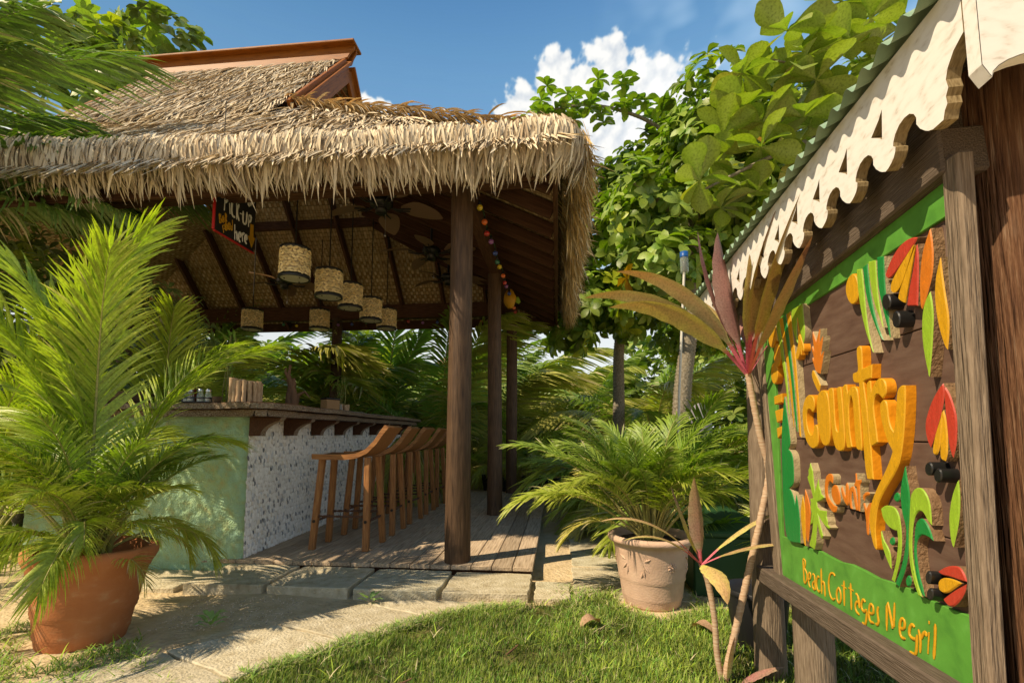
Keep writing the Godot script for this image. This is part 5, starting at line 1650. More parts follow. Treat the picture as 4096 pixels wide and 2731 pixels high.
func string_lights() -> void:
	for s in 2:
		var t := thing("string_lights", ["string of coloured round bulbs climbing along the beam beside the log posts", "string of coloured round bulbs along the back beam behind the lanterns"][s], "string lights", bl([0.13, -4.0][s], [2.97, 3.0][s], [0.1, 4.06][s]), -YAW)
		var pts := []
		var n: int = [16, 17][s]
		for k in n * 3:
			var q := k / 3.0
			var sag := -0.03 * absf(sin(q * PI / 3.0))
			pts.append(Vector3([0.008 * sin(q * 2.0), q * 0.25][s], sag, [-(q * 0.235), 0.0][s]))
		var w := MB.new()
		w.tube(pts, [0.005], 6)
		part("wire", w.mesh(M.planter), t)
		var sock := MB.new()
		sock.lathe([Vector2(0.0, -0.035), Vector2(0.013, -0.035), Vector2(0.011, 0.0), Vector2(0.0, 0.002)], 12)
		var sm := sock.mesh(M.plastic_black)
		var ball := MB.new()
		var prof := []
		for k in 11:
			var an := -PI / 2.0 + k * PI / 10.0
			prof.append(Vector2(0.026 * cos(an), -0.058 + 0.026 * sin(an)))
		ball.lathe(prof, 18)
		for k in n:
			var b := part("bulb", ball.mesh(M.bulbs[(k + 5 * s) % 6]), t, Transform3D(Basis(Vector3(1, 0, 0), R(-0.3, 0.3)), pts[k * 3]))
			part("socket", sm, b)
	# yellow ornament hung on the middle post
	var t := thing("hanging_ornament", "yellow fish shaped ornament hanging high beside the middle log post", "ornament", bl(0.13, 2.86, 2.6), 20.0)
	var mb := MB.new()
	var prof := []
	for k in 13:
		var q := k / 12.0
		prof.append(Vector2(0.085 * pow(sin(PI * (0.06 + q * 0.88)), 0.7), -0.13 + 0.26 * q))
	mb.lathe(prof, 20, Vector3(), 0.04)
	part("body", mb.mesh(M.yellow), t)
	var fin := MB.new()
	fin.leaf([Vector3(0.06, 0.02, 0), Vector3(0.09, 0.0, 0.02), Vector3(0.13, -0.05, 0.03)], [0.01, 0.04, 0.02], Vector3(0, 1, 0.2), 0.1)
	part("fin", fin.mesh(M.lime), t)
	var hk := MB.new()
	hk.tube([Vector3(0, 0.12, 0), Vector3(0, 0.2, 0)], [0.004], 6)
	part("hook", hk.mesh(M.iron), t)


func counter_things() -> void:
	# the bar's own axes: x out of the pebble wall, z towards the camera
	# caddy with shakers and a sauce bottle
	var cp: Vector3 = on_counter(-0.42, 0.02)
	var t := thing("condiment_caddy", "black iron condiment caddy on the counter holding glass shakers", "caddy", cp, 8.0)
	var mb := MB.new()
	for y in [0.012, 0.045]:
		var ring := []
		for k in 29:
			var an := TAU * k / 28.0
			ring.append(Vector3(clampf(1.35 * cos(an), -1, 1) * 0.11, y, clampf(1.35 * sin(an), -1, 1) * 0.055))
		mb.tube(ring, [0.0055], 6, false, 1.0)
	mb.box(Vector3(0, 0.004, 0), Vector3(0.21, 0.005, 0.1))
	for q in [[-0.11, 0.0], [0.11, 0.0], [0.0, 0.055], [0.0, -0.055]]:
		mb.box(Vector3(q[0], 0.028, q[1]), Vector3(0.012, 0.05, 0.008), 0.001)
	part("basket", mb.mesh(M.black), t)
	var hd := MB.new()
	hd.tube([Vector3(0, 0.0, 0), Vector3(0, 0.17, 0)], [0.0045], 6)
	for s in [-1.0, 1.0]:
		hd.tube([Vector3(0, 0.17, 0), Vector3(0.016 * s, 0.185, 0), Vector3(0.02 * s, 0.215, 0), Vector3(0.012 * s, 0.24, 0), Vector3(0, 0.245, 0)], [0.005], 6)
	part("handle", hd.mesh(M.black), t)
	var lab := ["square glass salt shaker with steel lid, outermost left in the caddy", "square glass salt shaker with steel lid standing before the sauce bottle", "square glass shaker with steel lid just right of the caddy handle", "square glass shaker with steel lid at the caddy's right end"]
	for k in 4:
		var sh := thing("salt_shaker", lab[k], "shaker", cp + Vector3([-0.085, -0.042, 0.035, 0.085][k], 0.008, [0.0, 0.02, 0.02, 0.0][k]), 0.0, "glass shakers in the condiment caddy")
		var g := MB.new()
		g.lathe([Vector2(0.0, 0.0), Vector2(0.026, 0.001), Vector2(0.027, 0.01), Vector2(0.025, 0.055), Vector2(0.018, 0.082), Vector2(0.017, 0.09)], 8)
		part("glass", g.mesh(M.clear), sh)
		var s := MB.new()
		s.lathe([Vector2(0.0, 0.003), Vector2(0.024, 0.003), Vector2(0.022, 0.045), Vector2(0.0, 0.047)], 8)
		part("salt", s.mesh(M.salt), sh)
		var l := MB.new()
		l.lathe([Vector2(0.020, 0.088), Vector2(0.020, 0.103), Vector2(0.012, 0.112), Vector2(0.0, 0.114)], 16)
		part("lid", l.mesh(M.steel), sh)
	var bt := thing("sauce_bottle", "slim sauce bottle with red cap standing in the condiment caddy", "bottle", cp + Vector3(-0.055, 0.008, -0.025))
	var g2 := MB.new()
	g2.lathe([Vector2(0.0, 0.0), Vector2(0.026, 0.002), Vector2(0.027, 0.09), Vector2(0.012, 0.13), Vector2(0.010, 0.165)], 16)
	part("bottle", g2.mesh(M.sauce), bt)
	var c2 := MB.new()
	c2.lathe([Vector2(0.013, 0.16), Vector2(0.012, 0.187), Vector2(0.0, 0.19)], 12)
	part("cap", c2.mesh(M.red), bt)
	# stick planters
	stick_planter("planter made of upright peeled sticks standing on the counter corner", on_counter(-0.10, -0.10), 0.105, 0.20, 16)
	stick_planter("small low planter of peeled sticks holding bamboo near the napkin box", on_counter(-0.02, -1.72), 0.075, 0.10, 12)
	# driftwood
	var dw := thing("driftwood_sculpture", "twisted brown driftwood root standing upright on the counter", "driftwood", on_counter(0.0, -0.62), 0.0)
	var d := MB.new()
	for q in [[[0.0, 0.0, 0.0, 0.055], [-0.01, 0.1, 0.0, 0.045], [0.0, 0.2, 0.01, 0.035], [-0.04, 0.3, 0.0, 0.018], [-0.025, 0.40, 0.0, 0.010]], [[0.02, 0.0, 0.01, 0.04], [0.03, 0.12, 0.02, 0.03], [0.0, 0.24, 0.03, 0.022], [-0.06, 0.33, 0.02, 0.012], [-0.055, 0.37, 0.02, 0.006]], [[0.03, 0.02, 0.0, 0.03], [0.055, 0.12, 0.0, 0.022], [0.12, 0.15, 0.0, 0.010], [0.17, 0.09, 0.0, 0.005]], [[-0.02, 0.05, 0.0, 0.03], [-0.03, 0.2, -0.02, 0.02], [-0.05, 0.25, -0.02, 0.01], [-0.11, 0.27, -0.02, 0.004]], [[0.0, 0.15, 0.03, 0.02], [0.03, 0.22, 0.03, 0.02], [0.02, 0.27, 0.02, 0.012]]]:
		var p := []
		var r := []
		for w in q:
			p.append(Vector3(w[0], w[1], w[2]))
			r.append(w[3])
		d.tube(p, r, 9)
	part("root", d.mesh(M.drift), dw)
	# napkin dispenser with napkins
	var nb := thing("napkin_dispenser", "brown napkin dispenser with black top and white napkins on counter", "dispenser", on_counter(0.0, -1.40), 60.0)
	var n1 := MB.new()
	n1.box(Vector3(0, 0.065, 0), Vector3(0.17, 0.13, 0.11), 0.006)
	part("body", n1.mesh(M.wood_grain_box), nb)
	var n2 := MB.new()
	n2.box(Vector3(0, 0.14, 0), Vector3(0.18, 0.022, 0.12), 0.008)
	part("lid", n2.mesh(M.black), nb)
	var n3 := MB.new()
	for k in 4:
		n3.leaf([Vector3(0.086, 0.10 - k * 0.02, 0), Vector3(0.115, 0.08 - k * 0.02, 0), Vector3(0.13 - k * 0.004, 0.03 - k * 0.008, 0)], [0.04, 0.045, 0.045], Vector3.BACK, 0.0)
	part("napkins", n3.mesh(M.white), nb)
	# little bamboo shoots in the two planters
	bamboo("tall thin bamboo shoots growing behind the condiment caddy", on_counter(-0.36, -0.22), 0.62, 5)
	bamboo("short lucky bamboo shoots growing from the small stick planter", on_counter(-0.02, -1.72), 0.40, 6)
	var bk := thing("wicker_basket", "low wicker basket on the counter behind the palm fronds", "basket", on_counter(-1.05, -0.02))
	var b1 := MB.new()
	b1.lathe([Vector2(0.0, 0.0), Vector2(0.15, 0.0), Vector2(0.17, 0.05), Vector2(0.18, 0.095), Vector2(0.17, 0.095), Vector2(0.145, 0.01)], 24)
	part("bowl", b1.mesh(M.wicker), bk)
	var rs := thing("red_tube", "small orange red upright tube on the counter left of the caddy", "tube", on_counter(-0.66, 0.03))
	var r1 := MB.new()
	r1.tube([Vector3(0, 0, 0), Vector3(0, 0.10, 0)], [0.011], 12)
	part("tube", r1.mesh(M.orange), rs)
	var gp := thing("small_pot", "tiny green and pink flower pot beside the condiment caddy", "pot", on_counter(-0.25, 0.03))
	var p1 := MB.new()
	p1.lathe([Vector2(0.0, 0.0), Vector2(0.028, 0.0), Vector2(0.036, 0.055), Vector2(0.032, 0.055)], 16)
	part("pot", p1.mesh(M.wicker), gp)


# a spot on the counter top, in the bar's own axes: x out of the pebble wall, z towards the camera
func on_counter(x: float, z: float) -> Vector3:
	var a := deg_to_rad(-4.0)
	return W(-2.078, 1.283, 3.712) + Vector3(cos(a) * x + sin(a) * z, 0, -sin(a) * x + cos(a) * z)


func stick_planter(label: String, at: Vector3, r: float, h: float, n: int) -> void:
	var t := thing("stick_planter", label, "planter", at)
	for k in n:
		var an := TAU * k / n + R(-0.06, 0.06)
		var mb := MB.new()
		var hh := h * R(0.88, 1.08)
		var rr := PI * r / n * R(0.85, 1.1)
		var p := []
		for q in 6:
			p.append(Vector3(cos(an) * r + R(-0.002, 0.002), hh * q / 5.0, sin(an) * r + R(-0.002, 0.002)))
		mb.tube(p, [rr * 0.95, rr, rr * 0.93, rr * 1.02, rr, rr * 1.08], 8)
		part("stick", mb.mesh(M.bamboo_stick), t)
	var c := MB.new()
	c.lathe([Vector2(0.0, 0.001), Vector2(r * 0.93, 0.001), Vector2(r * 0.93, h * 0.8), Vector2(0.0, h * 0.8)], 18)
	part("soil", c.mesh(M.earth), t)


func bamboo(label: String, at: Vector3, h: float, n: int) -> void:
	var t := thing("bamboo_shoots", label, "plant", at)
	for k in n:
		var mb := MB.new()
		var lf := MB.new()
		var x := R(-0.045, 0.045)
		var z := R(-0.035, 0.035)
		var hh := h * R(0.7, 1.05)
		var p := []
		for q in 7:
			p.append(Vector3(x + 0.012 * sin(q + k), hh * q / 6.0, z))
		mb.tube(p, [0.0065, 0.006, 0.0055, 0.005], 6)
		for q in 12:
			var f := R(0.45, 1.0)
			var an := R(0, TAU)
			var o := Vector3(x, hh * f, z)
			var d := Vector3(cos(an), R(0.2, 0.9), sin(an)).normalized()
			var l := R(0.06, 0.12) * h / 0.45
			lf.tint = lin(R(0.10, 0.18), R(0.26, 0.38), 0.03)
			lf.leaf([o, o + d * l * 0.4, o + d * l * 0.75 + Vector3(0, -0.01, 0), o + d * l + Vector3(0, -0.03, 0)], [0.003, 0.010, 0.008, 0.001], Vector3(-sin(an), 0, cos(an)), 0.2)
		var st := part("stem", mb.mesh(M.stem), t)
		part("leaves", lf.mesh(M.leaf), st)


# a feather frond that leaves along +z and bends down; o: see below
func frond_mesh(o: Dictionary) -> ArrayMesh:
	var g := RandomNumberGenerator.new()
	g.seed = o.get("seed", 1)
	var l: float = o.l
	var n: int = o.n
	var bend := deg_to_rad(o.bend)
	var e0 := deg_to_rad(o.get("e", 50.0))
	var down := Vector3(0, -cos(e0), -sin(e0))
	var pts := []
	var p := Vector3()
	var steps := 28
	for k in steps + 1:
		pts.append(p)
		var f := bend * pow(k / float(steps), 1.5)
		p += Vector3(0.02 * sin(k * 0.3 + o.get("seed", 1)), -sin(f), cos(f)) * l / steps
	var rb := MB.new()
	rb.tint = o.get("rib", lin(0.30, 0.24, 0.035))
	var rad := []
	for k in steps + 1:
		rad.append(lerpf(o.get("thick", 0.011), 0.0015, pow(k / float(steps), 0.7)))
	rb.tube(pts, rad, 6, false)
	var bare: float = o.get("bare", 0.18)
	var ca: Color = o.a
	var cb: Color = o.b
	var lo: float = o.get("droop", 0.35)
	for k in n:
		for s in [-1.0, 1.0]:
			var t: float = bare + (1.0 - bare) * (k + g.randf_range(-0.25, 0.25) + 0.25 * s) / n
			t = clampf(t, 0.0, 0.999)
			var fi: float = t * steps
			var a: Vector3 = pts[int(fi)]
			var b: Vector3 = pts[mini(int(fi) + 1, steps)]
			var at := a.lerp(b, fi - floor(fi))
			var tan: Vector3 = (b - a).normalized()
			var upv := tan.cross(Vector3.RIGHT).normalized()
			if upv.y < -0.2:
				upv = -upv
			upv = Vector3.RIGHT.cross(tan) * -1.0
			var q: float = (t - bare) / (1.0 - bare)
			var sw := deg_to_rad(lerpf(o.get("sweep", 66.0), 20.0, q) + g.randf_range(-8, 8))
			var vee := deg_to_rad(o.get("vee", 25.0) + g.randf_range(-9, 9))
			var dir: Vector3 = (tan * cos(sw) + (Vector3.RIGHT * s * cos(vee) + upv * sin(vee)) * sin(sw)).normalized()
			var ll: float = o.ll * (0.55 + 0.45 * sin(PI * clampf(0.15 + q * 0.8, 0, 1))) * g.randf_range(0.88, 1.1) * (1.0 - 0.35 * q * q)
			var w: float = o.w * g.randf_range(0.85, 1.1) * (0.75 + 0.25 * sin(PI * q))
			var dr := lo * g.randf_range(0.6, 1.5)
			var lp := []
			for m in 6:
				var u := m / 5.0
				lp.append(at + dir * ll * u + down * ll * dr * u * u)
			var tone := g.randf()
			var c0 := ca.lerp(cb, tone * 0.5) * g.randf_range(0.75, 1.12)
			var c1 := ca.lerp(cb, 0.35 + tone * 0.65) * g.randf_range(0.75, 1.12)
			if g.randf() < o.get("dry", 0.03):
				c1 = lin(0.42, 0.30, 0.13)
			var side: Vector3 = (tan * 1.0 + upv * s * 0.25).normalized()
			rb.leaf(lp, [w * 0.45, w * 0.95, w, w * 0.85, w * 0.55, w * 0.06], side, o.get("fold", 0.0), [c0, c0, c0.lerp(c1, 0.3), c0.lerp(c1, 0.6), c1, c1])
	return rb.mesh(o.get("mat", M.leaf))


func fronds(t: Node3D, list: Array, kinds: Array, at := Vector3()) -> void:
	for q in list:
		var b := Basis(Vector3.UP, deg_to_rad(q[0])) * Basis(Vector3.RIGHT, -deg_to_rad(q[1])) * Basis(Vector3.BACK, R(-0.25, 0.25))
		var s: float = q[2]
		var an := deg_to_rad(q[0])
		part("frond", kinds[q[3]], t, Transform3D(b.scaled(Vector3(s, s, s)), at + Vector3(sin(an), 0, cos(an)) * R(0.02, 0.06)))


var F := {}


func make_fronds() -> void:
	var yg := lin(0.16, 0.265, 0.007)
	var yl := lin(0.36, 0.40, 0.012)
	var gr := lin(0.05, 0.14, 0.012)
	F.areca = [
		frond_mesh({"seed": 1, "l": 0.95, "n": 46, "ll": 0.29, "w": 0.0066, "bend": 85.0, "e": 55.0, "a": yg, "b": yl, "bare": 0.35, "vee": 28.0, "fold": 0.25, "rib": lin(0.38, 0.26, 0.03)}),
		frond_mesh({"seed": 2, "l": 0.85, "n": 42, "ll": 0.26, "w": 0.0066, "bend": 120.0, "e": 30.0, "a": yg, "b": yl, "bare": 0.3, "vee": 20.0, "fold": 0.25, "droop": 0.5, "rib": lin(0.40, 0.27, 0.03)}),
		frond_mesh({"seed": 3, "l": 0.90, "n": 46, "ll": 0.28, "w": 0.0064, "bend": 55.0, "e": 60.0, "a": lin(0.07, 0.17, 0.008), "b": yg, "bare": 0.4, "vee": 32.0, "fold": 0.25}),
		frond_mesh({"seed": 4, "l": 0.70, "n": 30, "ll": 0.22, "w": 0.0066, "bend": 100.0, "e": 25.0, "a": lin(0.34, 0.28, 0.015), "b": lin(0.50, 0.34, 0.03), "bare": 0.35, "fold": 0.25, "dry": 0.15})]
	F.big = [
		frond_mesh({"seed": 5, "sweep": 44.0, "l": 1.75, "n": 84, "ll": 0.50, "w": 0.0078, "bend": 60.0, "e": 65.0, "a": lin(0.17, 0.31, 0.006), "b": lin(0.40, 0.48, 0.012), "bare": 0.30, "vee": 22.0, "thick": 0.014, "droop": 0.28, "rib": lin(0.34, 0.30, 0.04), "fold": 0.2}),
		frond_mesh({"seed": 6, "l": 1.55, "n": 76, "ll": 0.44, "w": 0.0078, "bend": 95.0, "e": 45.0, "a": lin(0.16, 0.285, 0.006), "b": lin(0.37, 0.43, 0.012), "bare": 0.28, "vee": 15.0, "thick": 0.013, "droop": 0.4, "rib": lin(0.34, 0.30, 0.04), "fold": 0.2})]
	F.coco = [
		frond_mesh({"seed": 7, "l": 2.6, "n": 70, "ll": 0.62, "w": 0.017, "bend": 85.0, "e": 40.0, "a": lin(0.13, 0.22, 0.01), "b": lin(0.36, 0.36, 0.02), "bare": 0.2, "vee": 5.0, "thick": 0.022, "droop": 0.6, "rib": lin(0.42, 0.33, 0.05), "dry": 0.08}),
		frond_mesh({"seed": 8, "l": 2.4, "n": 66, "ll": 0.60, "w": 0.017, "bend": 120.0, "e": 20.0, "a": lin(0.24, 0.27, 0.014), "b": lin(0.50, 0.41, 0.04), "bare": 0.2, "vee": 0.0, "thick": 0.022, "droop": 0.75, "rib": lin(0.46, 0.34, 0.06), "dry": 0.15}),
		frond_mesh({"seed": 9, "l": 2.5, "n": 66, "ll": 0.58, "w": 0.016, "bend": 55.0, "e": 55.0, "a": gr, "b": lin(0.13, 0.23, 0.015), "bare": 0.2, "vee": 15.0, "thick": 0.022, "droop": 0.45})]
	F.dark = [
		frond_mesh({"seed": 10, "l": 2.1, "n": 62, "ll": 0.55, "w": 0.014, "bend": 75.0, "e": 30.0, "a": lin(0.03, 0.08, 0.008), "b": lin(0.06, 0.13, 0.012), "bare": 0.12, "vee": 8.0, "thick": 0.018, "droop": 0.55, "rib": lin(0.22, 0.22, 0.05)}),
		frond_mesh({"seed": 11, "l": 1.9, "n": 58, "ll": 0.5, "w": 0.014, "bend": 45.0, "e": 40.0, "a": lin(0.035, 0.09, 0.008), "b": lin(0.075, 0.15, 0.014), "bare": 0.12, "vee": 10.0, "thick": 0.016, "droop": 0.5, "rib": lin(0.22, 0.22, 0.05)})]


func pots() -> void:
	make_fronds()
	var t := thing("terracotta_pot", "large round terracotta pot with thick rolled rim at the path's edge", "pot", W(-2.215, 0.0, 2.52))
	var mb := MB.new()
	mb.lathe([Vector2(0.0, 0.0), Vector2(0.205, 0.0), Vector2(0.213, 0.01), Vector2(0.222, 0.05), Vector2(0.228, 0.056), Vector2(0.226, 0.064), Vector2(0.231, 0.070), Vector2(0.229, 0.078), Vector2(0.243, 0.155), Vector2(0.251, 0.162), Vector2(0.250, 0.172), Vector2(0.256, 0.180), Vector2(0.254, 0.190), Vector2(0.283, 0.345), Vector2(0.287, 0.365), Vector2(0.296, 0.372), Vector2(0.298, 0.385), Vector2(0.318, 0.415), Vector2(0.330, 0.440), Vector2(0.333, 0.462), Vector2(0.327, 0.480), Vector2(0.312, 0.489), Vector2(0.292, 0.482), Vector2(0.280, 0.465), Vector2(0.272, 0.42), Vector2(0.268, 0.39), Vector2(0.0, 0.388)], 64, Vector3(), 0.0015)
	var lean := Basis(Vector3(0.66, 0, 0.75).normalized(), -0.05)
	part("pot", mb.mesh(M.terracotta), t, Transform3D(lean * Basis().scaled(Vector3(0.84, 0.98, 0.84)), Vector3(0, -0.012, 0)))
	var so := MB.new()
	so.lathe([Vector2(0.271, 0.394), Vector2(0.15, 0.405), Vector2(0.0, 0.41)], 24, Vector3(), 0.02)
	part("soil", so.mesh(M.earth), t, Transform3D(lean * Basis().scaled(Vector3(0.84, 0.98, 0.84)), Vector3(0, -0.012, 0)))
	var p := thing("potted_palm", "tall bright yellow green palm filling the terracotta pot", "palm", W(-2.215, 0.40, 2.52))
	fronds(p, [[85.0, 108.0, 1.08, 0], [60.0, 100.0, 0.95, 0], [-80.0, 92.0, 1.12, 0], [-60.0, 84.0, 1.08, 0], [120.0, 80.0, 0.85, 0], [160.0, 80.0, 0.92, 0], [-120.0, 70.0, 0.95, 1], [165.0, 72.0, 0.72, 1], [-80.0, 58.0, 0.80, 1], [200.0, 66.0, 0.90, 1], [-35.0, 80.0, 0.62, 1], [-20.0, 78.0, 0.66, 1]], F.big)
	var ar := []
	for k in 38:
		var azd := fposmod(k * 137.5 + R(-15, 15) + 180.0, 360.0) - 180.0
		ar.append([azd, [62.0, 40.0, 74.0, 68.0][k % 4] + R(-9, 9) + (10.0 if azd > -60.0 and azd < 130.0 else 0.0), R(0.62, 0.84) * (1.3 if k % 4 > 1 else 1.0) * (0.76 if azd > 40.0 and azd < 135.0 else 1.0), [0, 1, 2, 2][k % 4]])
	ar.append([84.0, 60.0, 0.62, 1])
	ar.append([100.0, 70.0, 0.66, 0])
	ar.append([75.0, 20.0, 0.62, 3])
	ar.append([-50.0, 22.0, 0.75, 3])
	ar.append([35.0, 62.0, 0.72, 1])
	fronds(p, ar, F.areca)
	for k in 9:
		var s := MB.new()
		var an := R(0, TAU)
		var r := R(0.0, 0.11)
		var b := Vector3(cos(an) * r, 0, sin(an) * r)
		s.tube([b, b + Vector3(cos(an) * 0.02, 0.18, sin(an) * 0.02), b + Vector3(cos(an) * 0.05, 0.36, sin(an) * 0.05)], [0.014 if k else 0.03, 0.011 if k else 0.024, 0.008], 8)
		part("cane", s.mesh(M.stem if k else M.trunk), p)
	# the pale decorated pot on the right
	var c := thing("decorated_pot", "pinkish clay pot with moulded garland and flower by the sign", "pot", W(0.876, 0.0, 3.04))
	var m2 := MB.new()
	m2.lathe([Vector2(0.0, 0.0), Vector2(0.165, 0.0), Vector2(0.172, 0.012), Vector2(0.180, 0.05), Vector2(0.185, 0.056), Vector2(0.184, 0.063), Vector2(0.196, 0.155), Vector2(0.203, 0.162), Vector2(0.202, 0.174), Vector2(0.225, 0.345), Vector2(0.229, 0.350), Vector2(0.229, 0.358), Vector2(0.236, 0.372), Vector2(0.260, 0.385), Vector2(0.266, 0.400), Vector2(0.262, 0.415), Vector2(0.246, 0.424), Vector2(0.230, 0.418), Vector2(0.221, 0.40), Vector2(0.215, 0.37), Vector2(0.0, 0.365)], 56)
	part("pot", m2.mesh(M.clay), c)
	var s2 := MB.new()
	s2.lathe([Vector2(0.217, 0.375), Vector2(0.1, 0.385), Vector2(0.0, 0.39)], 20, Vector3(), 0.02)
	part("soil", s2.mesh(M.earth), c)
	# moulded reliefs: flowers with garlands of three leaves between
	for k in 6:
		var an := deg_to_rad(72.0 + 60.0 * k)
		var o := Vector3(cos(an), 0, sin(an))
		var x := Vector3(-sin(an), 0, cos(an)) * -1.0
		var y := (Vector3.UP + o * 0.13).normalized()
		var at := o * 0.2135 + Vector3(0, 0.262, 0)
		var fl := MB.new()
		if k % 2 == 0:
			for q in 9:
				var b := TAU * q / 9.0
				var d := x * cos(b) + y * sin(b)
				fl.tube([at + d * 0.008, at + d * 0.020, at + d * 0.029], [0.003, 0.0065, 0.004], 6)
			fl.tube([at - o * 0.004, at + o * 0.006], [0.008, 0.006], 8)
			part("moulded_flower", fl.mesh(M.clay), c)
		for q in [[-0.055, 0.01, -2.3, 0.05], [-0.050, -0.005, -1.75, 0.058], [-0.066, 0.03, 2.7, 0.05], [0.052, 0.012, -0.9, 0.05], [0.052, -0.012, -1.5, 0.055], [0.060, 0.032, 0.5, 0.04], [0.046, -0.03, -1.9, 0.04]]:
			var a2 := an - (q[0] as float) / 0.2135
			var o2 := Vector3(cos(a2), 0, sin(a2))
			var x2 := Vector3(sin(a2), 0, -cos(a2))
			var at2: Vector3 = o2 * (0.2135 + q[1] * 0.13) + Vector3(0, 0.262 + q[1], 0)
			var d := x2 * cos(q[2]) + y * sin(q[2])
			fl.tube([at2, at2 + d * q[3] * 0.45, at2 + d * q[3]], [0.003, 0.0085, 0.001], 6)
		if k % 2:
			part("moulded_garland", fl.mesh(M.clay), c)
	var rp := thing("potted_areca", "spreading bushy areca palm growing in the pinkish clay pot", "palm", W(0.876, 0.38, 3.04))
	var l2 := []
	for k in 58:
		var azd := fposmod(k * 137.5 + R(-15, 15) + 180.0, 360.0) - 180.0
		var fr := absf(azd) < 75.0
		l2.append([azd, ([66.0, 78.0, 82.0, 72.0] if fr else [48.0, 66.0, 82.0, 74.0])[k % 4] + R(-7, 7), R(0.6, 0.85) if fr else R(0.75, 1.12), [0, 2, 2, 2][k % 4] if k % 11 or fr else 3])
	l2.append([-96.0, 44.0, 1.0, 0])
	l2.append([-100.0, 34.0, 0.85, 3])
	l2.append([-110.0, 55.0, 1.2, 2])
	fronds(rp, l2, F.areca)
	for k in 10:
		var s := MB.new()
		var an := R(0, TAU)
		var r := R(0.0, 0.10)
		var b := Vector3(cos(an) * r, 0, sin(an) * r)
		s.tube([b, b + Vector3(cos(an) * 0.03, 0.16, sin(an) * 0.03), b + Vector3(cos(an) * 0.07, 0.30, sin(an) * 0.07)], [0.013 if k else 0.028, 0.010 if k else 0.02, 0.007], 8)
		part("cane", s.mesh(M.stem if k else M.trunk), rp)


# a broad strap leaf with a channelled pink stalk
func strap(t: Node3D, at: Vector3, az: float, el: float, l: float, bend: float, w: float, ca: Color, cb: Color, stalk := 0.24, twist := 0.0) -> void:
	var mb := MB.new()
	var pts := []
	var cols := []
	var ws := []
	var p := at
	var a := deg_to_rad(az)
	var h := Vector3(sin(a), 0, cos(a))
	var n := 22
	for k in n + 1:
		var q := k / float(n)
		pts.append(p)
		var e := deg_to_rad(el) - deg_to_rad(bend) * pow(q, 1.6)
		p += (h * cos(e) + Vector3.UP * sin(e)) * l / n
		if q < stalk:
			ws.append(0.0075 + 0.002 * sin(q * 9.0))
			cols.append(lin(0.46, 0.028, 0.055))
		else:
			var u := (q - stalk) / (1.0 - stalk)
			ws.append(maxf(0.0008, w * pow(sin(PI * clampf(pow(u, 0.75) * 0.97 + 0.03, 0.0, 1.0)), 0.75)))
			cols.append(ca.lerp(cb, clampf((u - 0.35) * 1.55 + 0.10 * sin(u * 17.0), 0, 1)))
	var side := Vector3(cos(a), 0, -sin(a)).rotated(h, twist)
	for k in ws.size():
		if k / float(n) >= stalk:
			ws[k] *= 0.80 * (1.0 + 0.05 * sin(k * 1.9))
	mb.leaf(pts, ws, side, 0.34, cols)
	for k in mb.c.size():
		if k % 3 == 1 and k / 3 > 5:
			mb.c[k] = mb.c[k].lerp(lin(0.36, 0.045, 0.05), 0.4)
		elif k / 3 > 5:
			mb.c[k] = mb.c[k].lerp(lin(0.13, 0.025, 0.02), 0.2 + 0.15 * sin(k * 0.7))
	part("leaf", mb.mesh(M.dull_leaf), t)


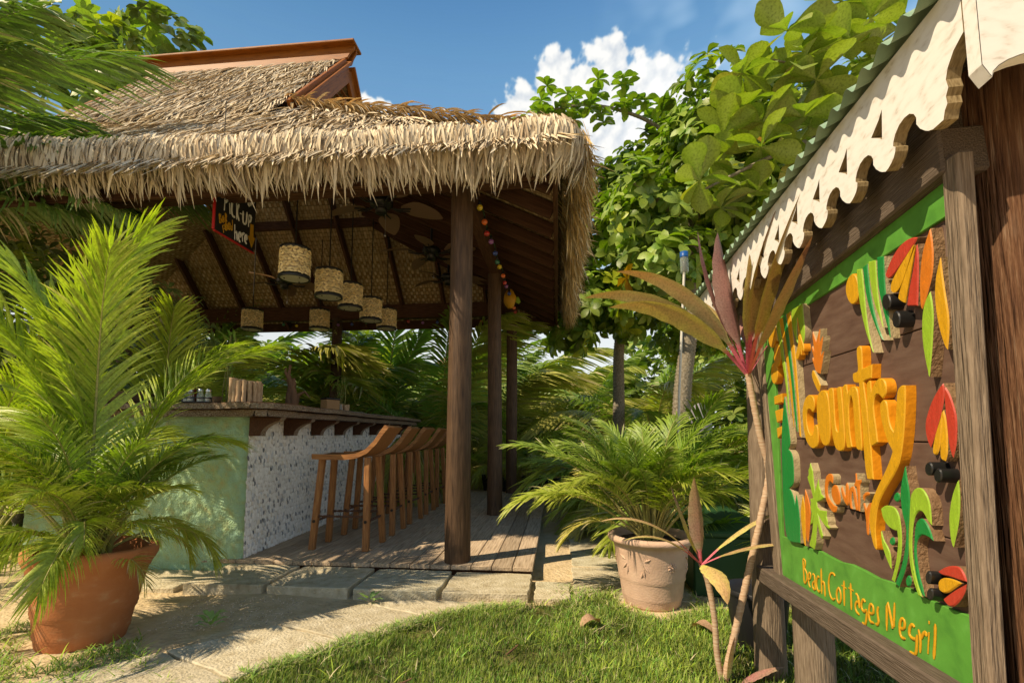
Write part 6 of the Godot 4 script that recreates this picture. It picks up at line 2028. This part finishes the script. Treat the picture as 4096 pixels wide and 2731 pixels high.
func cordyline() -> void:
	var t := thing("ti_plant", "tall red stemmed ti plant with bronze and yellow leaves before the sign", "plant", W(0.885, 0.0, 2.07))
	var o := t.position
	var stem := func_path([[0.885, 0.0, 2.07], [0.93, 0.18, 2.06], [0.985, 0.42, 2.04], [1.06, 0.78, 2.0], [1.075, 0.90, 1.99], [1.045, 1.02, 1.98], [1.02, 1.14, 1.97], [0.992, 1.30, 1.96]], o)
	var mb := MB.new()
	var rr := []
	for k in stem.size():
		rr.append(lerpf(0.0145, 0.0125, k / float(stem.size())) * (1.0 + 0.07 * sin(k * 2.1)))
	mb.tube(stem, rr, 12)
	part("stem", mb.mesh(M.cane), t)
	var s2 := func_path([[0.885, 0.0, 2.07], [0.865, 0.12, 2.07], [0.855, 0.27, 2.06], [0.83, 0.42, 2.05], [0.80, 0.50, 2.04]], o)
	var m2 := MB.new()
	m2.tube(s2, [0.013, 0.0125, 0.012], 10)
	part("stem", m2.mesh(M.cane), t)
	var top := W(0.992, 1.29, 1.96) - o
	var br := lin(0.12, 0.036, 0.028)
	var mauve := lin(0.125, 0.058, 0.046)
	var olive := lin(0.15, 0.115, 0.014)
	var yel := lin(0.36, 0.37, 0.025)
	var pale := lin(0.37, 0.37, 0.12)
	# upper rosette: [azimuth, elevation, length, bend, half width]
	strap(t, top, -152.0, 77.0, 0.68, -8.0, 0.082, mauve, br, 0.22)
	strap(t, top, -125.0, 70.0, 0.70, -14.0, 0.050, br, lin(0.22, 0.035, 0.03), 0.26)
	strap(t, top, -12.0, 74.0, 0.70, 62.0, 0.056, olive, br, 0.24, 0.9)
	strap(t, top, -11.0, 50.0, 0.78, 30.0, 0.054, olive, lin(0.18, 0.10, 0.02), 0.24, 0.8)
	strap(t, top, -10.0, 33.0, 0.72, 14.0, 0.044, lin(0.09, 0.07, 0.03), br, 0.24, 0.6)
	strap(t, top, -20.0, 78.0, 0.50, 30.0, 0.035, yel, olive, 0.3, 0.9)
	strap(t, top, 70.0, 60.0, 0.60, 40.0, 0.040, yel, olive, 0.3)
	strap(t, top, -84.0, 50.0, 0.70, 70.0, 0.066, yel, lin(0.27, 0.21, 0.03), 0.22, 0.45)
	strap(t, top, -98.0, 54.0, 0.82, 72.0, 0.060, pale, lin(0.28, 0.18, 0.025), 0.22, 0.5)
	strap(t, top, -78.0, 60.0, 0.76, 70.0, 0.05, pale, lin(0.32, 0.13, 0.015), 0.22, 0.4)
	strap(t, top, 10.0, 74.0, 0.40, 60.0, 0.045, yel, yel, 0.45)
	strap(t, top, -150.0, 75.0, 0.50, 50.0, 0.045, yel, olive, 0.35)
	strap(t, top, 150.0, 60.0, 0.70, 50.0, 0.05, br, olive, 0.26)
	strap(t, top + Vector3(0, 0.06, 0), 30.0, 92.0, 0.30, 10.0, 0.014, lin(0.5, 0.08, 0.10), br, 0.3)
	var low := W(0.80, 0.50, 2.04) - o
	strap(t, low, -160.0, 86.0, 0.36, 0.0, 0.05, lin(0.13, 0.08, 0.04), olive, 0.15)
	strap(t, low, -110.0, 72.0, 0.34, 4.0, 0.052, yel, br, 0.15)
	strap(t, low, -86.0, 48.0, 0.50, 70.0, 0.030, olive, lin(0.42, 0.26, 0.05), 0.24)
	strap(t, low, -70.0, 40.0, 0.42, 60.0, 0.026, olive, yel, 0.24)
	strap(t, low, 88.0, 44.0, 0.46, 35.0, 0.028, yel, olive, 0.2)
	strap(t, low, 70.0, 30.0, 0.40, 40.0, 0.028, olive, yel, 0.2)
	strap(t, low, 5.0, 10.0, 0.25, 100.0, 0.055, lin(0.52, 0.42, 0.03), lin(0.50, 0.25, 0.04), 0.08)
	# sheathing leaf at the foot and dry threads
	strap(t, Vector3(0.01, 0.02, 0.02), 40.0, 86.0, 0.20, 20.0, 0.03, lin(0.40, 0.32, 0.04), br, 0.05)
	strap(t, Vector3(0.05, 0.0, 0.0), 80.0, 35.0, 0.22, 30.0, 0.035, br, lin(0.10, 0.09, 0.03), 0.05)


func func_path(a: Array, o: Vector3) -> Array:
	var c := Curve3D.new()
	for k in a.size():
		var p := W(a[k][0], a[k][1], a[k][2]) - o
		var pr := W(a[maxi(k - 1, 0)][0], a[maxi(k - 1, 0)][1], a[maxi(k - 1, 0)][2])
		var nx := W(a[mini(k + 1, a.size() - 1)][0], a[mini(k + 1, a.size() - 1)][1], a[mini(k + 1, a.size() - 1)][2])
		var tn := (nx - pr) / 6.0
		c.add_point(p, -tn, tn)
	c.bake_interval = 0.018
	return Array(c.get_baked_points())


func obovate(l: float, w: float, ca: Color, cb: Color, curl := 0.15) -> ArrayMesh:
	var mb := MB.new()
	var pts := []
	var ws := []
	var cols := []
	for k in 9:
		var q := k / 8.0
		pts.append(Vector3(0, -curl * l * q * q, l * q))
		ws.append(w * [0.06, 0.18, 0.42, 0.68, 0.88, 1.0, 0.98, 0.74, 0.12][k])
		cols.append(ca.lerp(cb, q))
	mb.leaf(pts, ws, Vector3.LEFT, 0.30, cols, ca.lerp(lin(0.45, 0.45, 0.10), 0.35))
	return mb.mesh(M.leaf)


# eight leaves spread round one twig tip
func rosette(l: float, w: float, ca: Color, cb: Color, sd: int) -> ArrayMesh:
	var g := RandomNumberGenerator.new()
	g.seed = sd
	var mb := MB.new()
	for k in 8:
		var an := TAU * k / 8.0 + g.randf_range(-0.3, 0.3)
		var e := g.randf_range(0.0, 0.95)
		var h := Vector3(cos(an), 0, sin(an))
		var ll := l * g.randf_range(0.75, 1.1)
		var pts := []
		var ws := []
		for m in 6:
			var q := m / 5.0
			pts.append((h * cos(e - q * 0.5) + Vector3.UP * sin(e - q * 0.5)) * ll * q)
			ws.append(w * [0.08, 0.4, 0.8, 1.0, 0.85, 0.1][m])
		var c := ca.lerp(cb, g.randf())
		mb.leaf(pts, ws, Vector3(-sin(an), g.randf_range(-0.4, 0.4), cos(an)).normalized(), 0.15, [c * 0.9, c, c, c, c, c])
	return mb.mesh(M.leaf)


func crown(t: Node3D, mesh: ArrayMesh, blobs: Array, n: int, called := "crown") -> void:
	var many := Many.new()
	var total := 0.0
	for b in blobs:
		total += b[3] * b[3]
	for b in blobs:
		for k in int(n * b[3] * b[3] / total):
			var d := Vector3(R(-1, 1), R(-1, 1), R(-1, 1))
			while d.length() > 1.0 or d.length() < 0.05:
				d = Vector3(R(-1, 1), R(-1, 1), R(-1, 1))
			var r := pow(d.length(), 0.55)
			d = d.normalized()
			var p := Vector3(b[0], b[1], b[2]) + d * r * (b[3] as float) * Vector3(1, 0.85, 1)
			var up := (d * 0.9 + Vector3(R(-0.5, 0.5), R(0.2, 1.0), R(-0.5, 0.5))).normalized()
			var x := up.cross(Vector3(R(-1, 1), R(-1, 1), R(-1, 1))).normalized()
			var s := R(0.7, 1.2)
			var g := R(0.45, 1.3)
			var c := Color(g, g, g)
			if rng.randf() < 0.006:
				c = Color(1.7, 0.6, 0.4)
			elif rng.randf() < 0.07:
				c = Color(1.6, 1.35, 0.6)
			many.add(Basis(x * s, up * s, x.cross(up) * s), p, c)
	many.node(mesh, called, t)


func limb(t: Node3D, a: Array, r: Array, mat: Material, called := "limb") -> void:
	var mb := MB.new()
	var pts := func_path(a, t.position)
	var rr := []
	for k in pts.size():
		var f := k / float(pts.size() - 1) * (r.size() - 1)
		rr.append(lerpf(r[int(f)], r[mini(int(f) + 1, r.size() - 1)], f - floor(f)) * (1.0 + 0.05 * sin(k * 1.3)))
	mb.tube(pts, rr, 10)
	part(called, mb.mesh(mat), t)


func palm_clump(called: String, label: String, x: float, d: float, kinds: Array, n: int, el0: float, el1: float, s0: float, s1: float, group := "", y := 0.0) -> Node3D:
	var t := thing(called, label, "palm", W(x, y, d), 0.0, group)
	var l := []
	for k in n:
		l.append([k * 137.5 + R(-20, 20), lerpf(el0, el1, fmod(k * 0.618, 1.0)) + R(-6, 6), R(s0, s1), rng.randi() % kinds.size()])
	fronds(t, l, kinds)
	return t


func background() -> void:
	# young coconut palms behind the bar
	var cc := [["young coconut palm with arching yellow fronds behind the condiment caddy", -4.3, 9.6], ["young coconut palm with drooping fronds behind the driftwood", -2.9, 10.6], ["young coconut palm whose frond arches above the small stick planter", -1.35, 9.4], ["young coconut palm rising between the stools and the nearest log post", -0.55, 12.2], ["young coconut palm far left behind the counter end", -6.4, 9.0], ["young coconut palm with hanging fronds right of the far log post", 1.75, 12.5], ["tallest young coconut palm behind the rear log post", -3.6, 13.5], ["young coconut palm closing the gap between grey trunk and pavilion corner", 0.75, 14.5], ["young coconut palm behind the two tree trunks", 3.4, 11.5]]
	for k in 9:
		var q: Array = cc[k]
		palm_clump("coconut_palm", q[0], q[1], q[2], F.coco, 18, 40.0, 84.0, 1.3 if k != 5 else 1.0, 1.8 if k != 5 else 1.4, "young coconut palms behind the pavilion", 0.3)
	# areca clumps
	var ac := [["low areca clump at the far end of the stools", -1.15, 8.6, 1.15, 16], ["areca clump behind the middle log post", -0.35, 10.4, 1.4, 18], ["areca clump in shade beyond the far log post", 0.75, 10.6, 1.45, 18], ["tall areca clump behind the clay pot", 2.35, 4.9, 1.75, 26], ["areca clump by the leaning white trunk", 2.95, 6.3, 1.9, 24], ["areca clump between sign post and green planter", 1.95, 3.9, 1.25, 20], ["areca clump along the stone path's far end", 1.75, 7.0, 1.35, 20], ["wide areca clump behind the sign board", 3.6, 4.2, 1.8, 20], ["bright areca clump just behind the potted one beside the path", 1.55, 5.3, 1.55, 22], ["tall bright areca clump in front of the grey trunk", 2.1, 6.0, 2.0, 24], ["areca clump hiding the foot of the garden torch", 2.25, 4.35, 1.5, 20], ["bushy areca under the left coconut palm behind the bar", -5.2, 7.6, 1.6, 18], ["areca clump behind the stucco wall end", -3.55, 6.6, 1.5, 18]]
	for q in ac:
		palm_clump("areca_palm", q[0], q[1], q[2], F.areca, q[4], 30.0, 78.0, q[3] * 0.8, q[3] * 1.15, "areca palm clumps round the pavilion")
	# big palm right behind the terracotta pot and dark palm leaning in from the left
	palm_clump("young_palm", "big light green palm behind the terracotta pot, fronds over the counter end", -3.35, 4.5, F.big, 18, 62.0, 90.0, 1.1, 1.45, "", 0.15)
	palm_clump("young_palm", "dense dark green palm left of the terracotta pot", -4.05, 3.6, F.big, 12, 50.0, 84.0, 0.9, 1.1)
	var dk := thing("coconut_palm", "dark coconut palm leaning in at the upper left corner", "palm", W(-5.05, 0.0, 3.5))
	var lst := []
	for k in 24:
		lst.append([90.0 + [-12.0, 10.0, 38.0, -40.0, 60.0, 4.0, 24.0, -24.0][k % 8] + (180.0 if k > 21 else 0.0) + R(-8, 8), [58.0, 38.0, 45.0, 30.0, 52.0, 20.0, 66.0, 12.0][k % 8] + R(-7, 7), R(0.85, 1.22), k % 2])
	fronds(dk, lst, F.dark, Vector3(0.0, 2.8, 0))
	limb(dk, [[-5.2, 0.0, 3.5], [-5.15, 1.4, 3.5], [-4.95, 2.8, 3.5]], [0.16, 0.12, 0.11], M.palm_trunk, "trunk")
	# glossy shrub wall at the left
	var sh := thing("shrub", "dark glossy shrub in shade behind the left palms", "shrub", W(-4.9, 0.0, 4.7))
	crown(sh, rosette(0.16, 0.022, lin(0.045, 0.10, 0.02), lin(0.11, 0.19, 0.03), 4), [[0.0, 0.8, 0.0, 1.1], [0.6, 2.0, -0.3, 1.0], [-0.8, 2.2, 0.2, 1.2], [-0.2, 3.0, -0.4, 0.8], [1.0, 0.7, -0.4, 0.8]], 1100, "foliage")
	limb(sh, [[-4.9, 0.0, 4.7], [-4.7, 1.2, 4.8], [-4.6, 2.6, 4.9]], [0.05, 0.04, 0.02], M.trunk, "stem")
	var ft := thing("lobed_leaf_tree", "light green tree with loose leaves behind the roof's left end", "tree", W(-6.3, 0.0, 7.4))
	limb(ft, [[-6.3, 0.0, 7.4], [-6.2, 3.0, 7.4], [-6.1, 6.0, 7.3]], [0.16, 0.13, 0.06], M.trunk, "trunk")
	crown(ft, rosette(0.24, 0.075, lin(0.07, 0.15, 0.012), lin(0.18, 0.25, 0.02), 6), [[0.2, 6.4, 0.3, 1.1], [-0.8, 7.1, 0.0, 1.2], [0.6, 7.3, 0.3, 0.7], [0.7, 5.4, 0.5, 0.6]], 260)
	# sea almond trees on the right
	var ra := rosette(0.25, 0.062, lin(0.035, 0.105, 0.004), lin(0.135, 0.22, 0.008), 7)
	var at := thing("sea_almond_tree", "broad leaved tree with grey trunk beside the roof's right end", "tree", W(2.02, 0.0, 9.0))
	limb(at, [[2.02, 0.0, 9.0], [2.05, 1.6, 9.0], [2.12, 3.0, 9.0], [2.6, 4.4, 9.0], [3.1, 5.8, 8.9]], [0.13, 0.11, 0.10, 0.07, 0.04], M.trunk, "trunk")
	limb(at, [[2.12, 3.0, 9.0], [1.7, 3.6, 8.8], [1.4, 4.6, 8.6]], [0.07, 0.05, 0.02], M.trunk)
	limb(at, [[3.9, 5.8, 8.2], [3.0, 6.35, 8.1], [2.3, 6.72, 8.0], [1.4, 6.95, 8.0], [0.45, 6.80, 8.0]], [0.06, 0.045, 0.035, 0.025, 0.012], M.trunk)
	crown(at, ra, [[1.0, 5.6, 0.0, 1.5], [-0.1, 4.6, 0.4, 1.05], [2.3, 6.6, 0.0, 1.5], [1.6, 4.2, 0.3, 1.2], [2.6, 5.0, 0.2, 1.6], [0.2, 3.6, 0.2, 0.9], [1.7, 7.2, -0.2, 0.7], [-0.6, 3.5, 0.5, 0.75], [-0.2, 5.5, 0.3, 0.7], [1.6, 3.2, -0.4, 0.8], [3.4, 3.9, 0.0, 1.2], [-1.0, 2.9, 0.6, 0.55]], 1900)
	var tips := Many.new()
	for q in [[0.40, 6.75, 0.24], [0.62, 7.0, 0.26], [0.9, 6.72, 0.2], [1.25, 7.12, 0.28], [1.55, 6.75, 0.2], [1.8, 7.1, 0.28], [2.2, 6.95, 0.3], [2.6, 6.85, 0.3], [0.2, 6.55, 0.2], [2.9, 6.6, 0.3]]:
		for k in 4:
			tips.add(Basis(Vector3.UP, R(0, TAU)), Vector3(q[0] - 2.02 + R(-1, 1) * q[2], q[1] + R(-0.7, 0.8) * q[2], 1.0 + R(-1, 1) * q[2]), Color(1, 1, 1) * R(0.9, 1.2))
	tips.node(ra, "branch_leaves", at)
	var bt := thing("sea_almond_tree", "broad leaved tree with leaning pale trunk behind the ti plant", "tree", W(2.5, 0.0, 7.1))
	limb(bt, [[2.5, 0.0, 7.1], [2.58, 1.6, 7.1], [2.78, 3.0, 7.1], [2.85, 4.4, 7.1], [3.2, 5.6, 7.0]], [0.15, 0.13, 0.11, 0.09, 0.05], M.trunk, "trunk")
	limb(bt, [[2.80, 3.1, 7.1], [3.4, 3.7, 7.0], [4.2, 4.1, 7.0]], [0.09, 0.06, 0.03], M.trunk)
	limb(bt, [[2.85, 4.2, 7.1], [2.2, 4.7, 7.0], [1.7, 5.0, 6.9]], [0.05, 0.035, 0.02], M.trunk)
	crown(bt, ra, [[0.6, 5.0, 0.0, 1.2], [1.8, 4.6, 0.0, 1.3], [-0.4, 4.5, 0.0, 0.9], [0.8, 6.0, 0.2, 1.0], [2.4, 5.8, 0.0, 1.2], [-0.2, 3.6, 0.3, 0.7], [1.6, 3.4, -0.2, 0.8]], 720)
	# near branch with big leaves over the sign's roof
	var nb := thing("overhanging_branch", "near tree branch with large translucent leaves hanging over the sign roof", "branch", W(3.3, 0.0, 3.35))
	limb(nb, [[3.3, 0.0, 3.35], [3.25, 1.6, 3.3], [3.0, 2.9, 3.2], [2.5, 3.15, 3.05], [1.9, 2.95, 2.95], [1.25, 2.62, 2.9]], [0.09, 0.08, 0.05, 0.03, 0.02, 0.008], M.trunk, "trunk")
	limb(nb, [[2.5, 3.15, 3.05], [2.2, 3.45, 3.0], [1.75, 3.55, 2.95]], [0.02, 0.014, 0.006], M.trunk)
	var lv := [obovate(0.235, 0.072, lin(0.075, 0.135, 0.004), lin(0.13, 0.18, 0.006)), obovate(0.225, 0.07, lin(0.05, 0.12, 0.004), lin(0.10, 0.165, 0.006), 0.3), obovate(0.21, 0.06, lin(0.15, 0.135, 0.006), lin(0.23, 0.17, 0.01), 0.22)]
	for q in [[1.50, 3.38], [1.72, 3.22], [1.92, 3.50], [2.18, 3.58], [2.36, 3.36], [2.05, 3.16], [1.84, 3.04], [1.58, 2.86], [1.30, 2.84], [1.42, 2.58], [2.3, 3.7], [1.20, 2.66], [1.64, 2.66], [2.5, 3.55], [1.95, 3.3], [2.25, 3.05], [2.1, 3.75], [1.75, 3.6], [2.4, 3.9], [1.62, 3.05], [2.0, 2.85], [1.5, 3.15], [2.6, 3.75], [1.85, 3.38], [2.12, 3.38], [1.68, 3.42], [1.38, 3.0], [2.35, 3.2], [1.75, 2.85], [2.2, 3.92], [1.52, 2.72]]:
		var c := W(q[0], q[1], 2.92 + R(-0.15, 0.2)) - nb.position
		for k in 8:
			var b := Basis(Vector3.UP, TAU * k / 8.0 + R(-0.4, 0.4)) * Basis(Vector3.RIGHT, -R(-0.5, 0.9)) * Basis(Vector3.BACK, R(-0.7, 0.7))
			var s := R(0.75, 1.15)
			part("leaf", lv[k % 3 if k % 2 else 0], nb, Transform3D(b.scaled(Vector3(s, s, s)), c))
	# nursery pots with small palms at the end of the path
	var np := [["black nursery pot left of the far log post", -0.16, 8.55], ["black nursery pot with leafy palm right of the far log post", 0.32, 8.5], ["black nursery pot by the sand strip's far end", 0.60, 8.7], ["black nursery pot nearest the stone path's far end", 0.78, 8.35], ["black nursery pot farther back between two others", 0.45, 9.3], ["black nursery pot showing between middle and far log post", -0.42, 8.9]]
	var t: Node3D = null
	for q in np:
		if t == null:
			t = thing("nursery_pot", q[0], "pot", W(q[1], 0.0, q[2]), 0.0, "black nursery pots at the end of the deck")
			var mb := MB.new()
			mb.lathe([Vector2(0.0, 0.0), Vector2(0.11, 0.0), Vector2(0.145, 0.26), Vector2(0.152, 0.262), Vector2(0.152, 0.285), Vector2(0.14, 0.285), Vector2(0.13, 0.25), Vector2(0.0, 0.25)], 28)
			part("pot", mb.mesh(M.plastic_black), t)
		else:
			copy_of(t, q[0], W(q[1], 0.0, q[2]), 30.0)
		palm_clump("young_areca", "young palm in " + String(q[0]), q[1], q[2], F.areca, 9, 45.0, 82.0, 0.85, 1.3, "", 0.25)
	# distant buildings
	var h := thing("thatched_hut", "distant hut with brown thatched roof and red sheet eave", "hut", W(-1.0, 0.0, 18.0))
	var m := MB.new()
	var e := [Vector3(-3.2, 2.55, 1.6), Vector3(1.85, 2.55, 1.6), Vector3(1.85, 2.55, -1.8), Vector3(-3.2, 2.55, -1.8)]
	var r0 := Vector3(-1.6, 4.0, 0)
	var r1 := Vector3(0.5, 4.0, 0)
	m.quad(e[0], e[1], r1, r0)
	m.tri(e[1], e[2], r1)
	m.quad(e[2], e[3], r0, r1)
	m.tri(e[3], e[0], r0)
	part("roof", m.mesh(M.hut), h)
	var rs := MB.new()
	rs.box(Vector3(), Vector3(0.20, 0.03, 0.9), 0.005)
	var rsm := rs.mesh(M.roof_red)
	for k in 22:
		part("eave_sheet", rsm, h, Transform3D(Basis(Vector3.RIGHT, 0.35), Vector3(-3.3 + k * 0.24, 2.42, 1.9)))
	var wl := MB.new()
	wl.box(Vector3(-0.7, 1.2, 0), Vector3(4.2, 2.4, 2.4))
	part("wall", wl.mesh(M.beam), h)
	var h2 := thing("small_thatched_hut", "small distant hut with pointed thatched cap right of the log posts", "hut", W(1.45, 0.0, 20.0))
	var m2 := MB.new()
	m2.lathe([Vector2(0.95, 2.45), Vector2(0.5, 2.85), Vector2(0.0, 3.25)], 18)
	part("roof", m2.mesh(M.hut), h2)
	var m3 := MB.new()
	m3.lathe([Vector2(0.55, 0.0), Vector2(0.55, 2.5)], 14)
	part("wall", m3.mesh(M.beam), h2)
	# green planter box, torch, grey plastic hood beyond
	var pl := thing("green_planter", "dark green planter trough in shade behind the clay pot", "planter", W(1.50, 0.0, 3.55), -9.0)
	var pb := MB.new()
	pb.box(Vector3(0, 0.19, -0.3), Vector3(0.50, 0.38, 1.5), 0.01)
	part("trough", pb.mesh(M.planter), pl)
	var pr := MB.new()
	pr.box(Vector3(0, 0.40, -0.3), Vector3(0.56, 0.04, 1.56), 0.01)
	part("rim", pr.mesh(M.planter), pl)
	var tc := thing("garden_torch", "slim white garden torch with blue capped glass bottle before the pale trunk", "torch", W(1.58, 0.0, 4.6))
	var pole := MB.new()
	pole.tube([Vector3(0, 0, 0), Vector3(0.06, 1.4, 0), Vector3(0.15, 2.66, 0)], [0.012, 0.012, 0.012], 10)
	part("pole", pole.mesh(M.pipe), tc)
	var bo := MB.new()
	bo.lathe([Vector2(0.0, 2.66), Vector2(0.04, 2.66), Vector2(0.04, 2.80), Vector2(0.034, 2.82)], 16, Vector3(0.155, 0, 0))
	part("bottle", bo.mesh(M.clear), tc)
	var ins := MB.new()
	ins.lathe([Vector2(0.0, 2.67), Vector2(0.022, 2.67), Vector2(0.022, 2.77), Vector2(0.0, 2.77)], 12, Vector3(0.155, 0, 0))
	part("wick_holder", ins.mesh(M.plastic_black), tc)
	var cp := MB.new()
	cp.lathe([Vector2(0.040, 2.815), Vector2(0.040, 2.87), Vector2(0.0, 2.872)], 16, Vector3(0.155, 0, 0))
	part("cap", cp.mesh(M.blue), tc)
	var gh := thing("grey_hood", "glossy grey rounded plastic hood among the palms behind the ti plant", "hood", W(2.60, 0.0, 6.5))
	var gm := MB.new()
	gm.lathe([Vector2(0.15, 0.9), Vector2(0.15, 1.2), Vector2(0.135, 1.32), Vector2(0.10, 1.41), Vector2(0.05, 1.455), Vector2(0.0, 1.47)], 24)
	part("shell", gm.mesh(M.grey_plastic), gh)
	# black nursery pot behind the sign's far posts
	copy_of(t, "black nursery pot half hidden behind the sign's far posts", W(1.22, 0.0, 2.42), 10.0)
	# distant greenery that closes the view
	var far := Many.new()
	var fm := rosette(0.42, 0.11, lin(0.03, 0.08, 0.008), lin(0.13, 0.19, 0.015), 12)
	var nz := FastNoiseLite.new()
	nz.seed = 4
	nz.frequency = 0.25
	for k in 7000:
		var d := R(15.5, 23.0)
		var x := R(-1.25, 1.45) * d
		var hh := (3.0 + 1.8 * nz.get_noise_2d(x, 0.0)) * (1.5 if x < -5.0 or x > 5.0 else 1.0)
		var y := pow(rng.randf(), 0.8) * hh
		var g := R(0.6, 1.2)
		far.add(Basis.from_euler(Vector3(R(-0.7, 0.7), R(0, TAU), R(-0.7, 0.7))).scaled(Vector3(1, 1, 1) * R(0.7, 1.3)), W(x, y, d), Color(g, g, g * 0.9))
	far.node(fm, "far_greenery", self).set_meta("label", "far greenery closing the view behind the pavilion")


func small_things() -> void:
	var lab := ["curled dry brown leaf lying in the grass before the clay pot", "small dry leaf fallen on the lawn near the frame's foot"]
	for k in 2:
		var t := thing("fallen_leaf", lab[k], "leaf", W([0.99, 0.42][k], 0.03, [2.55, 2.62][k]), 40.0 + 80.0 * k)
		var mb := MB.new()
		var pts := []
		var ws := []
		for q in 9:
			var u := q / 8.0
			pts.append(Vector3(0.008 * sin(u * 9.0), 0.035 * sin(u * PI) - 0.01, u * 0.13 - 0.06))
			ws.append(0.036 * sin(PI * clampf(u * 0.94 + 0.03, 0, 1)) + 0.001)
		mb.leaf(pts, ws, Vector3.LEFT, 0.55, [lin(0.24, 0.10, 0.04), lin(0.32, 0.14, 0.05), lin(0.20, 0.08, 0.035)])
		part("blade", mb.mesh(M.dull_leaf), t)
	var tl := ["short brown twig lying across the middle of the lawn", "short brown twig lying at the lawn's lower left"]
	for k in 2:
		var t := thing("twig", tl[k], "twig", W([0.0, -0.46][k], 0.025, [2.33, 2.03][k]), 60.0 - 20.0 * k)
		var mb := MB.new()
		mb.tube([Vector3(-0.05, 0, 0), Vector3(-0.02, 0.005, 0.005), Vector3(0.02, 0.0, 0.0), Vector3(0.05, 0.008, 0.006)], [0.004, 0.005, 0.0045, 0.003], 7)
		part("twig", mb.mesh(M.drift), t)
	var wl := ["small leafy weed with toothed leaves between pot and paving", "little green weed at the edge of the raised paving stones"]
	for k in 2:
		var t := thing("weed", wl[k], "weed", W([-1.62, -0.88][k], 0.0, [2.62, 3.0][k]))
		var mb := MB.new()
		for q in [14, 7][k]:
			var an: float = q * 2.4
			var d := Vector3(cos(an), R(0.3, 1.0), sin(an)).normalized()
			var o := Vector3(cos(an) * 0.015, 0.02 + q * 0.004, sin(an) * 0.015)
			mb.tint = lin(R(0.12, 0.2), R(0.30, 0.40), 0.04)
			mb.leaf([o, o + d * 0.025, o + d * 0.05, o + d * 0.075 + Vector3(0, -0.012, 0)], [0.003, 0.014, 0.011, 0.001], Vector3(-sin(an), 0, cos(an)), 0.25)
		part("leaves", mb.mesh(M.leaf), t)
	# pebbly grit and dead grass bits strewn on the sand
	var grit := Many.new()
	var gm := MB.new()
	gm.lathe([Vector2(0.0, -0.4), Vector2(0.8, -0.2), Vector2(1.0, 0.2), Vector2(0.5, 0.7), Vector2(0.0, 0.8)], 6)
	for k in 1500:
		var x := R(-2.6, 0.9)
		var d := R(2.0, 5.5)
		if k % 2:
			x = R(-2.0, -1.3)
			d = R(2.65, 3.1)
		var s := R(0.001, 0.0045)
		grit.add(Basis.from_euler(Vector3(R(0, 3), R(0, 3), 0)).scaled(Vector3(s, s * 0.7, s * R(1, 2.2))), W(x, ground_y(x, d) + 0.001, d), lin(0.14, 0.09, 0.05) * R(0.6, 2.2))
	grit.node(gm.mesh(M.pebble), "sand_debris", self).set_meta("label", "bits of dry debris strewn over the sand")
